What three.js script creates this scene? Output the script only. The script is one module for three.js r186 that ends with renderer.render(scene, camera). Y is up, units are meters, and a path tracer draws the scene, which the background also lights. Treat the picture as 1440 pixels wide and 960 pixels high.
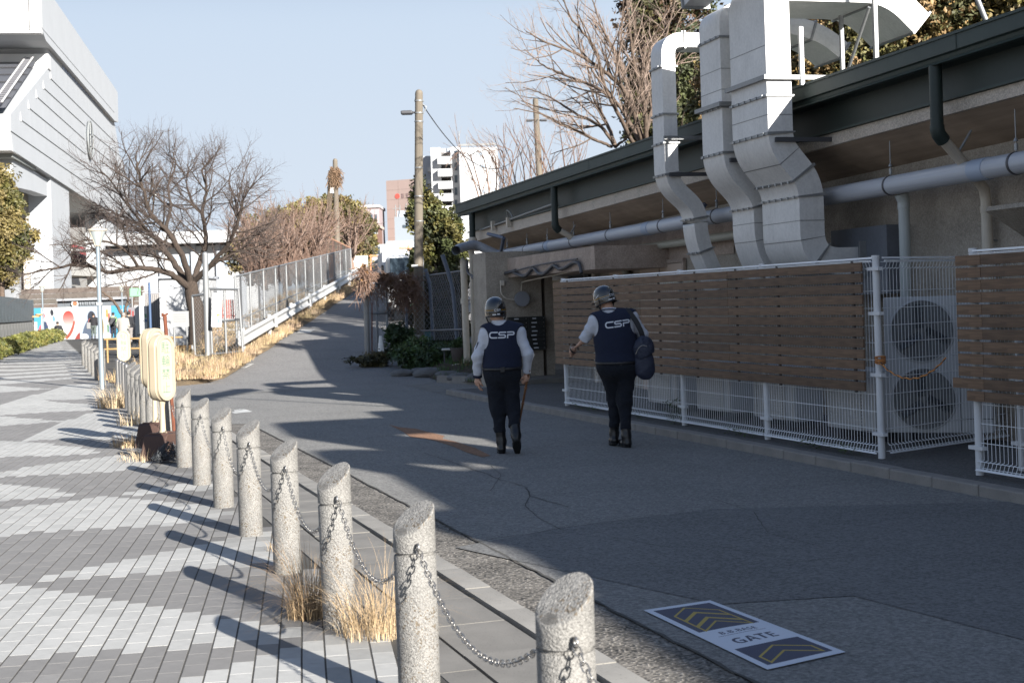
import * as THREE from 'three';
import { mergeGeometries, mergeVertices, toCreasedNormals } from 'three/addons/utils/BufferGeometryUtils.js';
import { RoundedBoxGeometry } from 'three/addons/geometries/RoundedBoxGeometry.js';

// ---------- camera, sky, sun, exposure ----------
const EYE = 1.6, FOCAL = 2000, ROLL = 0.032, CX = 720, CY = 424;   // focal length and horizon in pixels of a 1440 x 960 picture
const scene = new THREE.Scene();
const camera = new THREE.PerspectiveCamera(2 * Math.atan(480 / FOCAL) * 180 / Math.PI, 1.5, 0.1, 1500);
camera.position.set(0, EYE, 0);
camera.rotation.set(0, 0, -ROLL);
camera.setViewOffset(1440, 960, 0, 480 - CY, 1440, 960);
camera.focus = 12; camera.userData.fStop = 6.3; camera.filmGauge = 36;
const SUN_AZ = -34 * Math.PI / 180, SUN_TAN = 0.378;          // heading of the light over the ground, tangent of the sun's height
const toSun = new THREE.Vector3(-Math.sin(SUN_AZ), SUN_TAN, Math.cos(SUN_AZ)).normalize();
{
  const W = 512, H = 256, d = new Float32Array(W * H * 4), v = new THREE.Vector3();
  const hz = [0.262, 0.289, 0.322], mid = [0.212, 0.258, 0.32], ze = [0.04, 0.072, 0.15];
  for (let j = 0; j < H; j++) for (let i = 0; i < W; i++) {
    const lat = ((j + 0.5) / H - 0.5) * Math.PI, lon = ((i + 0.5) / W - 0.5) * 2 * Math.PI;
    v.set(Math.cos(lat) * Math.cos(lon), Math.sin(lat), Math.cos(lat) * Math.sin(lon));
    const e = Math.max(0, v.y), a = Math.min(1, e / 0.26), b = Math.min(1, Math.max(0, (e - 0.2) / 0.8));
    const g = Math.max(0, v.dot(toSun)), glow = 0.3 * Math.pow(g, 40) + 0.05 * Math.pow(g, 6);
    const o = (j * W + i) * 4, lo = v.y < 0 ? 0.45 : 1;
    for (let k = 0; k < 3; k++) {
      let c = hz[k] + (mid[k] - hz[k]) * a;
      c += (ze[k] - c) * Math.pow(b, 0.62);
      d[o + k] = lo * (c + glow * [1, 0.93, 0.82][k]);
    }
    d[o + 3] = 1;
  }
  const t = new THREE.DataTexture(d, W, H, THREE.RGBAFormat, THREE.FloatType);
  t.mapping = THREE.EquirectangularReflectionMapping; t.magFilter = t.minFilter = THREE.LinearFilter; t.needsUpdate = true;
  scene.background = t; scene.environment = t;
}
const sun = new THREE.DirectionalLight(new THREE.Color(1, 0.962, 0.905), 5);
sun.name = 'sun';
sun.target.position.set(0, 0, -25); sun.position.copy(toSun).multiplyScalar(120).add(sun.target.position);
sun.castShadow = true; sun.shadow.mapSize.set(4096, 4096);
Object.assign(sun.shadow.camera, { left: -60, right: 60, top: 60, bottom: -60, near: 1, far: 400 });
scene.add(sun, sun.target);
const renderer = new THREE.WebGLRenderer({ antialias: true });
renderer.toneMapping = THREE.LinearToneMapping;
renderer.toneMappingExposure = 2.8;
renderer.shadowMap.enabled = true;

// ---------- helpers ----------
let seed = 7;
const rnd = () => { seed = (seed * 1664525 + 1013904223) >>> 0; return seed / 4294967296; };
const rr = (a, b) => a + (b - a) * rnd();
const V = (x, y, z) => new THREE.Vector3(x, y, z);
const RAD = Math.PI / 180;
// the direction of the photograph's pixel (u, v); points of the place were surveyed with these
const cr = Math.cos(ROLL), sr = Math.sin(ROLL);
const un = (u, v) => { const x = u - CX, y = v - CY; return [(x * cr - y * sr) / FOCAL, (x * sr + y * cr) / FOCAL]; };
const at = (u, v, D) => { const [x, y] = un(u, v); return V(x * D, EYE - y * D, -D); };
const gd = (u, v, y = 0) => { const t = un(u, v), D = (EYE - y) / t[1]; return V(t[0] * D, y, -D); };
// frames: s metres along a heading away from the camera, q metres to its right
const frame = (deg) => { const C = Math.cos(deg * RAD), S = Math.sin(deg * RAD); return (s, q, y = 0) => V(q * C - s * S, y, -(q * S + s * C)); };
const RO = 18.4, BO = 15.3, PO = 8.4;
const road = frame(RO), bld = frame(BO), pav = frame(PO);
const onB = (u, v, p) => { const [x, y] = un(u, v), C = Math.cos(BO * RAD), S = Math.sin(BO * RAD), D = p / (x * C + S); return [D * (C - x * S), EYE - y * D]; };

const used = {};
const numbered = (n) => { used[n] = (used[n] || 0) + 1; return used[n] === 1 ? n : n + '_' + String(used[n] - 1).padStart(3, '0'); };
function tag(o, label, category, group, kind) {
  if (label) o.userData.label = label; if (category) o.userData.category = category;
  if (group) o.userData.group = group; if (kind) o.userData.kind = kind; return o;
}
function shade(o) { o.traverse((m) => { if (m.isMesh) { m.castShadow = true; m.receiveShadow = true; } }); return o; }
function thing(name, label, category, pos = V(0, 0, 0), turn = 0, group) {
  const o = new THREE.Group(); o.name = numbered(name); o.position.copy(pos); o.rotation.y = turn * RAD; scene.add(o);
  return tag(o, label, category, group);
}
function part(parent, name, geo, mat) {
  const m = new THREE.Mesh(Array.isArray(geo) ? merge(geo) : geo, mat); m.name = parent === scene ? numbered(name) : name;
  m.castShadow = m.receiveShadow = true; parent.add(m); return m;
}
const struct = (name, geo, mat) => { const m = part(scene, name, geo, mat); m.userData.kind = 'structure'; return m; };
const single = (name, geo, mat, label, category, group) => tag(part(scene, name, geo, mat), label, category, group);
function copyOf(root, pos, turn, label, group) {
  const r = root.clone(); r.name = numbered(root.name.replace(/_\d{3}$/, '')); scene.add(r);
  if (pos) r.position.copy(pos); if (turn !== undefined && turn !== null) r.rotation.y = turn * RAD;
  r.userData = { ...root.userData }; if (label) r.userData.label = label; if (group) r.userData.group = group; return r;
}
function clean(g) {
  let n = g.index ? g.toNonIndexed() : g;
  for (const k of Object.keys(n.attributes)) if (!['position', 'normal', 'uv', 'color'].includes(k)) n.deleteAttribute(k);
  if (!n.attributes.normal) n.computeVertexNormals();
  if (!n.attributes.uv) n.setAttribute('uv', new THREE.BufferAttribute(new Float32Array(n.attributes.position.count * 2), 2));
  n.morphAttributes = {}; return n;
}
const merge = (list) => {
  const l = list.flat(9).filter(Boolean).map(clean);
  if (l.some((g) => g.attributes.color) && !l.every((g) => g.attributes.color)) l.forEach((g) => { if (!g.attributes.color) g.setAttribute('color', new THREE.BufferAttribute(new Float32Array(g.attributes.position.count * 3).fill(1), 3)); });
  return l.length === 1 ? l[0] : mergeGeometries(l);
};
// uv in metres from the dominant axis of each face
function boxUV(g0, ox = 0, oy = 0) {
  const g = clean(g0), p = g.attributes.position, uv = new Float32Array(p.count * 2), a = V(), b = V(), c = V(), n = V();
  for (let i = 0; i < p.count; i += 3) {
    a.fromBufferAttribute(p, i); b.fromBufferAttribute(p, i + 1); c.fromBufferAttribute(p, i + 2);
    n.copy(b).sub(a).cross(c.clone().sub(a)); const x = Math.abs(n.x), y = Math.abs(n.y), z = Math.abs(n.z);
    [a, b, c].forEach((q, k) => { const t = y >= x && y >= z ? [q.x, -q.z] : x >= z ? [q.z, q.y] : [q.x, q.y]; uv[(i + k) * 2] = t[0] + ox; uv[(i + k) * 2 + 1] = t[1] + oy; });
  }
  g.setAttribute('uv', new THREE.BufferAttribute(uv, 2)); return g;
}
const bx = (w, h, d, x = 0, y = 0, z = 0, ry = 0) => { const g = new THREE.BoxGeometry(w, h, d); if (ry) g.rotateY(ry); g.translate(x, y, z); return boxUV(g, x * 1.7, z * 0.9); };
const rb = (w, h, d, r, x = 0, y = 0, z = 0, seg = 2) => { const g = new RoundedBoxGeometry(w, h, d, seg, r); g.translate(x, y, z); return boxUV(g); };
const cyl = (r1, r2, h, x = 0, y = 0, z = 0, n = 20, open = false) => { const g = new THREE.CylinderGeometry(r1, r2, h, n, 1, open); g.translate(x, y + h / 2, z); return g; };
function rod(a, b, r, n = 8, r2 = r) {
  const d = b.clone().sub(a), L = d.length(), g = new THREE.CylinderGeometry(r2, r, L, n, 1);
  g.translate(0, L / 2, 0); g.applyQuaternion(new THREE.Quaternion().setFromUnitVectors(V(0, 1, 0), d.divideScalar(L))); g.translate(a.x, a.y, a.z); return g;
}
const tube = (pts, r, n = 8, seg, closed = false) => new THREE.TubeGeometry(pts.length === 2 ? new THREE.LineCurve3(...pts) : new THREE.CatmullRomCurve3(pts, closed, 'centripetal'), seg || pts.length * 5, r, n, closed);
// pipe of straight runs with rounded elbows
function pipe(pts, r, bend = r * 1.6, n = 16) {
  const path = new THREE.CurvePath(); let prev = pts[0].clone();
  for (let i = 1; i < pts.length; i++) {
    const p = pts[i], last = i === pts.length - 1, d = p.clone().sub(pts[i - 1]).normalize();
    const e = last ? p.clone() : p.clone().addScaledVector(d, -bend);
    path.add(new THREE.LineCurve3(prev, e));
    if (!last) { const q = p.clone().addScaledVector(pts[i + 1].clone().sub(p).normalize(), bend); path.add(new THREE.QuadraticBezierCurve3(e, p.clone(), q)); prev = q; }
  }
  return new THREE.TubeGeometry(path, (pts.length - 1) * 14, r, n, false);
}
const lathe = (pts, n = 24) => new THREE.LatheGeometry(pts.map((p) => new THREE.Vector2(p[0], p[1])), n);
function poly(pts, y = 0) {      // a flat sheet over ground points (Vector3), facing up, uv in metres
  const sh = new THREE.Shape(pts.map((p) => new THREE.Vector2(p.x, -p.z))), g = new THREE.ShapeGeometry(sh);
  g.rotateX(-Math.PI / 2); g.translate(0, y, 0); return boxUV(g);
}
function quadStrip(rows, mat) {  // rows of equal-length point lists -> surface with uv in metres from x, z
  const pos = [], idx = [], n = rows[0].length;
  rows.forEach((r) => r.forEach((p) => pos.push(p.x, p.y, p.z)));
  for (let i = 0; i < rows.length - 1; i++) for (let j = 0; j < n - 1; j++) { const a = i * n + j, b = a + 1, c = a + n, d = c + 1; idx.push(a, b, d, a, d, c); }
  const g = new THREE.BufferGeometry(); g.setAttribute('position', new THREE.Float32BufferAttribute(pos, 3)); g.setIndex(idx); g.computeVertexNormals();
  const uv = []; for (let i = 0; i < pos.length; i += 3) uv.push(pos[i], -pos[i + 2]); g.setAttribute('uv', new THREE.Float32BufferAttribute(uv, 2)); return clean(g);
}
const xf = (g, pos, turn = 0) => { g.rotateY(turn * RAD); g.translate(pos.x, pos.y, pos.z); return g; };

// ---------- procedural textures ----------
const hash = (x, y, s) => { let h = (x * 374761393 + y * 668265263 + s * 2147483647) | 0; h = (h ^ (h >>> 13)) * 1274126177 | 0; return ((h ^ (h >>> 16)) >>> 0) / 4294967296; };
function vnoise(x, y, per, s) {
  const xi = Math.floor(x), yi = Math.floor(y), fx = x - xi, fy = y - yi, m = (a) => ((a % per) + per) % per, u = fx * fx * (3 - 2 * fx), w = fy * fy * (3 - 2 * fy);
  const a = hash(m(xi), m(yi), s), b = hash(m(xi + 1), m(yi), s), c = hash(m(xi), m(yi + 1), s), d = hash(m(xi + 1), m(yi + 1), s);
  return a + (b - a) * u + (c - a) * w + (a - b - c + d) * u * w;
}
const fbm = (x, y, per, s, oct = 4) => { let t = 0, a = 0.5, f = 1; for (let i = 0; i < oct; i++) { t += a * vnoise(x * f, y * f, per * f, s + i); a *= 0.5; f *= 2; } return t / (1 - Math.pow(0.5, oct)); };
function tex(size, metres, fn, srgb = false) {      // fn(x, y in 0..1, i, j) -> [r, g, b] or one number, 0..1
  const d = new Uint8Array(size * size * 4);
  for (let j = 0; j < size; j++) for (let i = 0; i < size; i++) {
    const c = fn(i / size, j / size, i, j), o = (j * size + i) * 4;
    for (let k = 0; k < 3; k++) d[o + k] = Math.max(0, Math.min(255, 255 * (typeof c === 'number' ? c : c[k])));
    d[o + 3] = 255;
  }
  const t = new THREE.DataTexture(d, size, size); t.wrapS = t.wrapT = THREE.RepeatWrapping; t.magFilter = THREE.LinearFilter; t.minFilter = THREE.LinearMipmapLinearFilter; t.generateMipmaps = true;
  t.repeat.set(1 / metres, 1 / metres); if (srgb) t.colorSpace = THREE.SRGBColorSpace; t.needsUpdate = true; return t;
}
function canvasTex(w, h, draw) {
  const c = document.createElement('canvas'); c.width = w; c.height = h; draw(c.getContext('2d'), w, h);
  const t = new THREE.CanvasTexture(c); t.colorSpace = THREE.SRGBColorSpace; t.anisotropy = 8; return t;
}
const M = (r, g, b, rough = 0.8, o = {}) => { const m = new THREE.MeshStandardMaterial({ roughness: rough, metalness: 0, ...o }); m.color.setRGB(r, g, b); return m; };
const dbl = (m) => { m.side = THREE.DoubleSide; return m; };
// grains: multipliers around 1 kept under 1 by the base colour
const asphaltT = tex(1024, 1.9, (x, y, i, j) => { const k = hash(i >> 1, j >> 1, 3), f = hash(i, j, 5), w = fbm(x * 3, y * 3, 3, 9, 6), z = fbm(x * 120, y * 120, 120, 77, 2); let v = 0.5 + 0.5 * (z - 0.5) + 0.2 * (f - 0.5) + 0.16 * (w - 0.5); if (k > 0.972) v += 0.36 * f; if (k < 0.05) v -= 0.2; return [v, v * 0.985, v * 0.96]; });
const asphaltB = tex(512, 0.45, (x, y, i, j) => 0.6 * fbm(x * 48, y * 48, 48, 21, 2) + 0.4 * hash(i, j, 4));
const gravelT = tex(1024, 1.3, (x, y, i, j) => { const z = vnoise(x * 110, y * 110, 110, 33), f = hash(i, j, 6), w = fbm(x * 6, y * 6, 6, 19, 4); let v = 0.42 + 0.75 * (z - 0.5) + 0.2 * (f - 0.5) + 0.4 * (w - 0.5); if (z > 0.83) v += 0.18; return [v, v * 0.97, v * 0.92]; });
const graniteT = tex(512, 0.16, (x, y, i, j) => { const z = vnoise(x * 70, y * 70, 70, 43), a = vnoise(x * 46 + 9, y * 46, 46, 53), f = hash(i, j, 8); let v = 0.7 + 0.5 * (z - 0.5) + 0.16 * (f - 0.5); if (a < 0.24) v *= 0.5; return [v, v * (a > 0.84 ? 0.92 : 0.985), v * (a > 0.84 ? 0.84 : 0.965)]; });
const graniteStainT = tex(1024, 0.84, (x, y, i, j) => { const z = vnoise(x * 300, y * 300, 300, 43), a = vnoise(x * 220 + 9, y * 220, 220, 53), f = hash(i, j, 8), g = vnoise(x * 150, y * 150, 150, 57), w = fbm(x * 9, y * 7, 9, 59, 4); let v = 0.68 + 0.55 * (z - 0.5) + 0.14 * (f - 0.5) + 0.22 * (w - 0.5); if (a < 0.2) v *= 0.55; const st = g + 0.5 * w > 1.08 + (y > 0.55 ? 0.25 : 0) - (y < 0.12 ? 0.16 : 0); return st ? [v * 0.62, v * 0.52, v * 0.4] : [v, v * 0.985, v * 0.96]; });
const graniteB = tex(512, 0.16, (x, y) => 0.7 * vnoise(x * 40, y * 40, 40, 63) + 0.3 * vnoise(x * 90, y * 90, 90, 64));
const concreteT = tex(512, 1.7, (x, y, i, j) => { const w = fbm(x * 6, y * 6, 6, 73, 6), f = hash(i, j, 9); const v = 0.62 + 0.5 * (w - 0.5) + 0.08 * (f - 0.5) - (hash(i >> 1, j >> 1, 10) > 0.985 ? 0.15 : 0); return [v, v * 0.98, v * 0.94]; });
const paverT = tex(256, 0.21, (x, y, i, j) => { const w = fbm(x * 4, y * 4, 4, 83, 4), f = hash(i, j, 11), k = hash(i >> 1, j >> 1, 12); return 0.84 + 0.16 * (w - 0.5) + 0.1 * (f - 0.5) - (k > 0.985 ? 0.22 : 0); });
const stuccoT = tex(512, 1.1, (x, y, i, j) => { const w = fbm(x * 4, y * 4, 4, 93, 5), z = vnoise(x * 90, y * 90, 90, 94), f = hash(i, j, 13); const v = 0.66 + 0.36 * (w - 0.5) + 0.3 * (z - 0.5) + 0.08 * (f - 0.5); return [v, v * 0.975, v * 0.94]; });
const stuccoB = tex(256, 0.3, (x, y) => fbm(x * 30, y * 30, 30, 95, 2));
const formT = tex(512, 1.8, (x, y, i, j) => { const w = fbm(x * 30, y * 3, 30, 96, 3), q = fbm(x * 5, y * 5, 5, 97, 4), f = hash(i, j, 14); const v = 0.64 + 0.3 * (w - 0.5) + 0.3 * (q - 0.5) + 0.08 * (f - 0.5) - ((x * 18) % 1 < 0.035 ? 0.07 : 0); return [v, v * 0.97, v * 0.93]; });
const woodT = tex(512, 0.6, (x, y, i, j) => { const q = fbm(x * 3, y * 8, 8, 101, 4), w = fbm(x * 4 + q * 1.5, y * 64, 64, 102, 3), f = hash(i, j, 15); const v = 0.6 + 0.55 * (w - 0.5) + 0.25 * (q - 0.5) + 0.06 * (f - 0.5); return [v, v * 0.95, v * 0.9]; });
const metalT = tex(512, 1.2, (x, y, i, j) => { const w = fbm(x * 5, y * 5, 5, 111, 5), z = vnoise(x * 60, y * 60, 60, 112), f = hash(i, j, 16), st = fbm(x * 42, y * 3, 42, 113, 3); const v = 0.78 + 0.2 * (w - 0.5) + 0.1 * (z - 0.5) + 0.05 * (f - 0.5) - 0.22 * Math.max(0, st - 0.58); return [v, v * 0.985, v * 0.955]; });
const barkT = tex(256, 0.5, (x, y, i, j) => { const w = fbm(x * 16, y * 6, 16, 121, 4), f = hash(i, j, 17); const v = 0.5 + 0.7 * (w - 0.5) + 0.12 * (f - 0.5); return [v, v * 0.92, v * 0.84]; });
const rustT = tex(256, 0.4, (x, y, i, j) => { const w = fbm(x * 8, y * 8, 8, 131, 4), f = hash(i, j, 18); const v = 0.55 + 0.7 * (w - 0.5) + 0.15 * (f - 0.5); return [v, v * 0.9, v * 0.84]; });
const clothB = tex(256, 0.35, (x, y) => fbm(x * 5, y * 5, 5, 141, 4));
const panelT = tex(256, 8, (x, y, i, j) => { const w = fbm(x * 6, y * 6, 6, 151, 4); return 0.9 + 0.08 * (w - 0.5); });

const mat = {
  asphalt: M(0.36, 0.354, 0.338, 0.92, { map: asphaltT, bumpMap: asphaltB, bumpScale: 0.004 }),
  ramp: M(0.36, 0.35, 0.34, 0.94, { map: asphaltT, bumpMap: asphaltB, bumpScale: 0.003 }),
  oldAsphalt: M(0.29, 0.27, 0.245, 0.95, { map: gravelT, bumpMap: gravelT, bumpScale: 0.006 }),
  joint: M(0.085, 0.08, 0.072, 0.95, { map: concreteT }),
  moss: M(0.07, 0.075, 0.04, 0.95, { map: concreteT }),
  concrete: M(0.25, 0.24, 0.225, 0.9, { map: concreteT, bumpMap: concreteT, bumpScale: 0.003 }),
  concreteLight: M(0.4, 0.385, 0.36, 0.9, { map: concreteT, bumpMap: concreteT, bumpScale: 0.002 }),
  kerb: M(0.36, 0.34, 0.32, 0.9, { map: concreteT, bumpMap: concreteT, bumpScale: 0.004 }),
  footpath: M(0.2, 0.195, 0.19, 0.95, { map: asphaltT, bumpMap: asphaltB, bumpScale: 0.005 }),
  paver: M(1, 1, 1, 0.85, { map: paverT, bumpMap: paverT, bumpScale: 0.0015 }),
  granite: M(0.3, 0.292, 0.277, 0.8, { map: graniteStainT, bumpMap: graniteB, bumpScale: 0.004 }),
  chain: M(0.42, 0.41, 0.4, 0.38, { metalness: 0.85, map: metalT }),
  stucco: M(0.50, 0.45, 0.385, 0.95, { map: stuccoT, bumpMap: stuccoB, bumpScale: 0.006 }),
  stuccoPink: M(0.56, 0.455, 0.385, 0.95, { map: stuccoT, bumpMap: stuccoB, bumpScale: 0.003 }),
  soffit: M(0.52, 0.41, 0.315, 0.95, { map: formT, bumpMap: formT, bumpScale: 0.003 }),
  beam: M(0.74, 0.67, 0.59, 0.95, { map: stuccoT, bumpMap: stuccoB, bumpScale: 0.004 }),
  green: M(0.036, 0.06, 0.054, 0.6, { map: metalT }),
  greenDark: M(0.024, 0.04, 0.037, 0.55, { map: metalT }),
  pvcGrey: M(0.56, 0.6, 0.68, 0.42, { map: metalT }),
  pvcBlue: M(0.34, 0.4, 0.5, 0.5),
  pvcIvory: M(0.66, 0.6, 0.51, 0.45, { map: metalT }),
  duct: M(0.82, 0.82, 0.82, 0.5, { metalness: 0.0, map: metalT }),
  flange: M(0.34, 0.35, 0.36, 0.5, { metalness: 0.5, map: metalT }),
  steel: M(0.4, 0.42, 0.44, 0.45, { metalness: 0.6, map: metalT }),
  galv: M(0.3, 0.31, 0.32, 0.5, { metalness: 0.4, map: metalT }),
  white: M(0.6, 0.61, 0.62, 0.4),
  whiteWorn: M(0.55, 0.54, 0.52, 0.6, { map: panelT }),
  slat: M(0.26, 0.165, 0.1, 0.72, { map: woodT, bumpMap: woodT, bumpScale: 0.0008 }),
  slat2: M(0.215, 0.138, 0.085, 0.72, { map: woodT, bumpMap: woodT, bumpScale: 0.0008 }),
  black: M(0.018, 0.018, 0.02, 0.5), darkGrey: M(0.06, 0.06, 0.065, 0.6),
  glass: M(0.05, 0.07, 0.09, 0.08), bark: M(0.2, 0.155, 0.125, 0.95, { map: barkT, bumpMap: barkT, bumpScale: 0.01 }),
  twig: M(0.085, 0.064, 0.055, 0.95), twigRed: M(0.2, 0.125, 0.09, 0.95), twigPale: M(0.3, 0.225, 0.18, 0.95),
  rust: M(0.24, 0.085, 0.045, 0.9, { map: rustT, bumpMap: rustT, bumpScale: 0.003 }),
  cream: M(0.82, 0.66, 0.42, 0.45), white2: M(0.5, 0.49, 0.47, 0.5),
};
// ---------- the ground ----------
struct('ground', (() => { const g = new THREE.PlaneGeometry(1600, 1600, 8, 8); g.rotateX(-Math.PI / 2); g.translate(0, -0.16, -300); return boxUV(g); })(), M(0.3, 0.25, 0.19, 1, { map: concreteT }));
const RAMP = (D) => D < 28 ? 0 : D < 33 ? 0.008 * (D - 28) * (D - 28) : D < 62 ? 0.2 + 0.08 * (D - 33) : 0.2 + 0.08 * 29 + 0.02 * (D - 62);
const onRamp = (u, v) => { let D = 30; for (let k = 0; k < 60; k++) { const t = un(u, v); const y = EYE - t[1] * D; D += (y - RAMP(D)) / (0.08 + t[1]) * 0.5; } const p = at(u, v, D); p.y = RAMP(D); return p; };
const roadSheet = struct('road', poly([road(-12, 2.75), road(-12, 6.78), road(24.4, 6.78), road(24.4, 14), V(8, 0, -28), V(-7.6, 0, -28), road(28.5, 2.35), road(20.4, 2.35), road(20.2, 2.75)], 0), mat.asphalt);
{
  const rows = [];
  for (let D = 28; D <= 140; D += D < 66 ? 1 : 6) rows.push([-7.6, -6.6, -5, -3.4, 0, 4, 8].map((x) => V(x, RAMP(D) + (D <= 28 ? 0 : 0), -D)));
  struct('ramp', quadStrip(rows), mat.ramp);
}
struct('road_edge_strip', poly([road(-12, 2.35), road(-12, 2.75), road(20.2, 2.75), road(20.4, 2.35)], -0.004), mat.oldAsphalt);
// narrow open joints and cracks, as thin dark ribbons laid over the road
function ribbon(pts, w, jit = 0.3, y = 0.004) {
  const L = [], R = []; const P = [];
  for (let i = 0; i < pts.length - 1; i++) { const n = Math.max(2, Math.ceil(pts[i].distanceTo(pts[i + 1]) / 0.12)); for (let k = 0; k < n; k++) P.push(pts[i].clone().lerp(pts[i + 1], k / n)); }
  P.push(pts[pts.length - 1]);
  P.forEach((p, i) => { const d = P[Math.min(P.length - 1, i + 1)].clone().sub(P[Math.max(0, i - 1)]).normalize(), n = V(d.z, 0, -d.x), j = rr(-1, 1) * w * jit, h = w * rr(0.25, 0.65); L.push(p.clone().addScaledVector(n, j + h).setY(p.y + y)); R.push(p.clone().addScaledVector(n, j - h).setY(p.y + y)); });
  return quadStrip([L, R]);
}
const G = (a) => a.map(([u, v]) => gd(u, v));
const crackMat = M(0.06, 0.056, 0.05, 1);
dbl(crackMat);
part(roadSheet, 'crack', ribbon([road(-6, 2.75), road(3, 2.75), road(9, 2.74), road(14, 2.76), road(20, 2.75)], 0.02, 0.35), crackMat);
for (const [c, w] of [
  [[[669, 762], [700, 757], [740, 752], [800, 741], [850, 735], [930, 725]], 0.009],
  [[[596, 637], [633, 649], [683, 666], [704, 675], [738, 684], [747, 698], [800, 713]], 0.009],
  [[[740, 684], [745, 700], [738, 712], [760, 730], [790, 745]], 0.007],
  [[[690, 690], [705, 668], [690, 655]], 0.006],
  [[[860, 755], [940, 770], [1010, 768], [1120, 790], [1240, 780]], 0.007],
  [[[1000, 700], [1060, 720], [1080, 750], [1160, 770]], 0.006]]) part(roadSheet, 'crack', ribbon(G(c), w, 0.9), crackMat);
part(roadSheet, 'rust_stain', poly(G([[546, 597], [562, 601], [585, 603], [600, 607], [625, 613], [622, 617], [640, 621], [668, 630], [690, 641], [678, 643], [655, 636], [640, 629], [612, 620], [598, 617], [578, 615], [566, 607]]), 0.004), M(0.42, 0.22, 0.12, 0.95, { map: asphaltT })).userData.label = 'orange brown rust stain';
part(roadSheet, 'asphalt_patch', poly(G([[640, 770], [800, 741], [1000, 716], [1440, 705], [1440, 900], [1200, 838], [1010, 850]]), 0.003), M(0.265, 0.265, 0.262, 0.92, { map: asphaltT, bumpMap: asphaltB, bumpScale: 0.003 }));
part(roadSheet, 'concrete_joint', ribbon(G([[232, 559], [300, 556], [400, 549], [480, 542], [545, 538]]), 0.34, 0.05), dbl(M(0.3, 0.29, 0.27, 0.9, { map: concreteT })));
part(roadSheet, 'concrete_gutter', poly(G([[545, 537], [575, 535.5], [610, 541], [664, 555], [655, 562], [600, 549], [565, 541.5]]), 0.004), mat.concrete);
const paint = M(0.72, 0.73, 0.72, 0.8, { map: concreteT });
const frameMark = (pts, f) => { const c = pts.reduce((a, p) => a.add(p), V()).multiplyScalar(1 / pts.length), o = []; pts.forEach((p, i) => { const q = pts[(i + 1) % pts.length], pi = p.clone().lerp(c, f), qi = q.clone().lerp(c, f); o.push(quadStrip([[p, q], [pi, qi]].map((r) => r.map((a) => a.clone().setY(a.y + 0.006))))); }); return o; };
part(roadSheet, 'road_marking', frameMark([[318, 519], [346, 517], [357, 511.5], [333, 512.5]].map(([u, v]) => onRamp(u, v)), 0.28), dbl(paint));
part(roadSheet, 'road_marking', [quadStrip([[[417, 469], [435, 469]], [[424, 464], [443, 464]]].map((r) => r.map(([u, v]) => onRamp(u, v).add(V(0, 0.02, 0)))))], dbl(paint));
part(roadSheet, 'road_marking', [poly(G([[325, 580], [341, 575], [346, 576], [355, 579], [340, 580.5], [330, 582]]), 0.004), poly(G([[328, 577], [338, 575], [343, 576], [330, 578.5]]), 0.004)], paint);
// ---------- concrete gutter slabs and kerb strip at the left edge of the road ----------
const gutter = tag(new THREE.Group(), null, null, null, 'structure'); gutter.name = 'gutter'; scene.add(gutter);
gutter.rotation.y = RO * RAD;
part(gutter, 'gutter_bed', bx(0.86, 0.1, 46, 1.935, -0.064, -11), mat.joint);
for (let i = 0, s = 2.2; s < 31; s += 0.61, i++) {
  part(gutter, 'concrete_slab', bx(0.39, 0.05, 0.6, 1.965, -0.012 + rr(-0.003, 0.003), -s), mat.concrete);
  part(gutter, 'kerb_block', bx(0.145, 0.09, 0.602, 2.27, -0.03 + rr(-0.002, 0.003), -s - 0.2), mat.concreteLight);
  part(gutter, 'edging_block', bx(0.17, 0.05, 0.6, 1.665, -0.008 + rr(-0.003, 0.003), -s - 0.35), mat.concrete);
}
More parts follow.
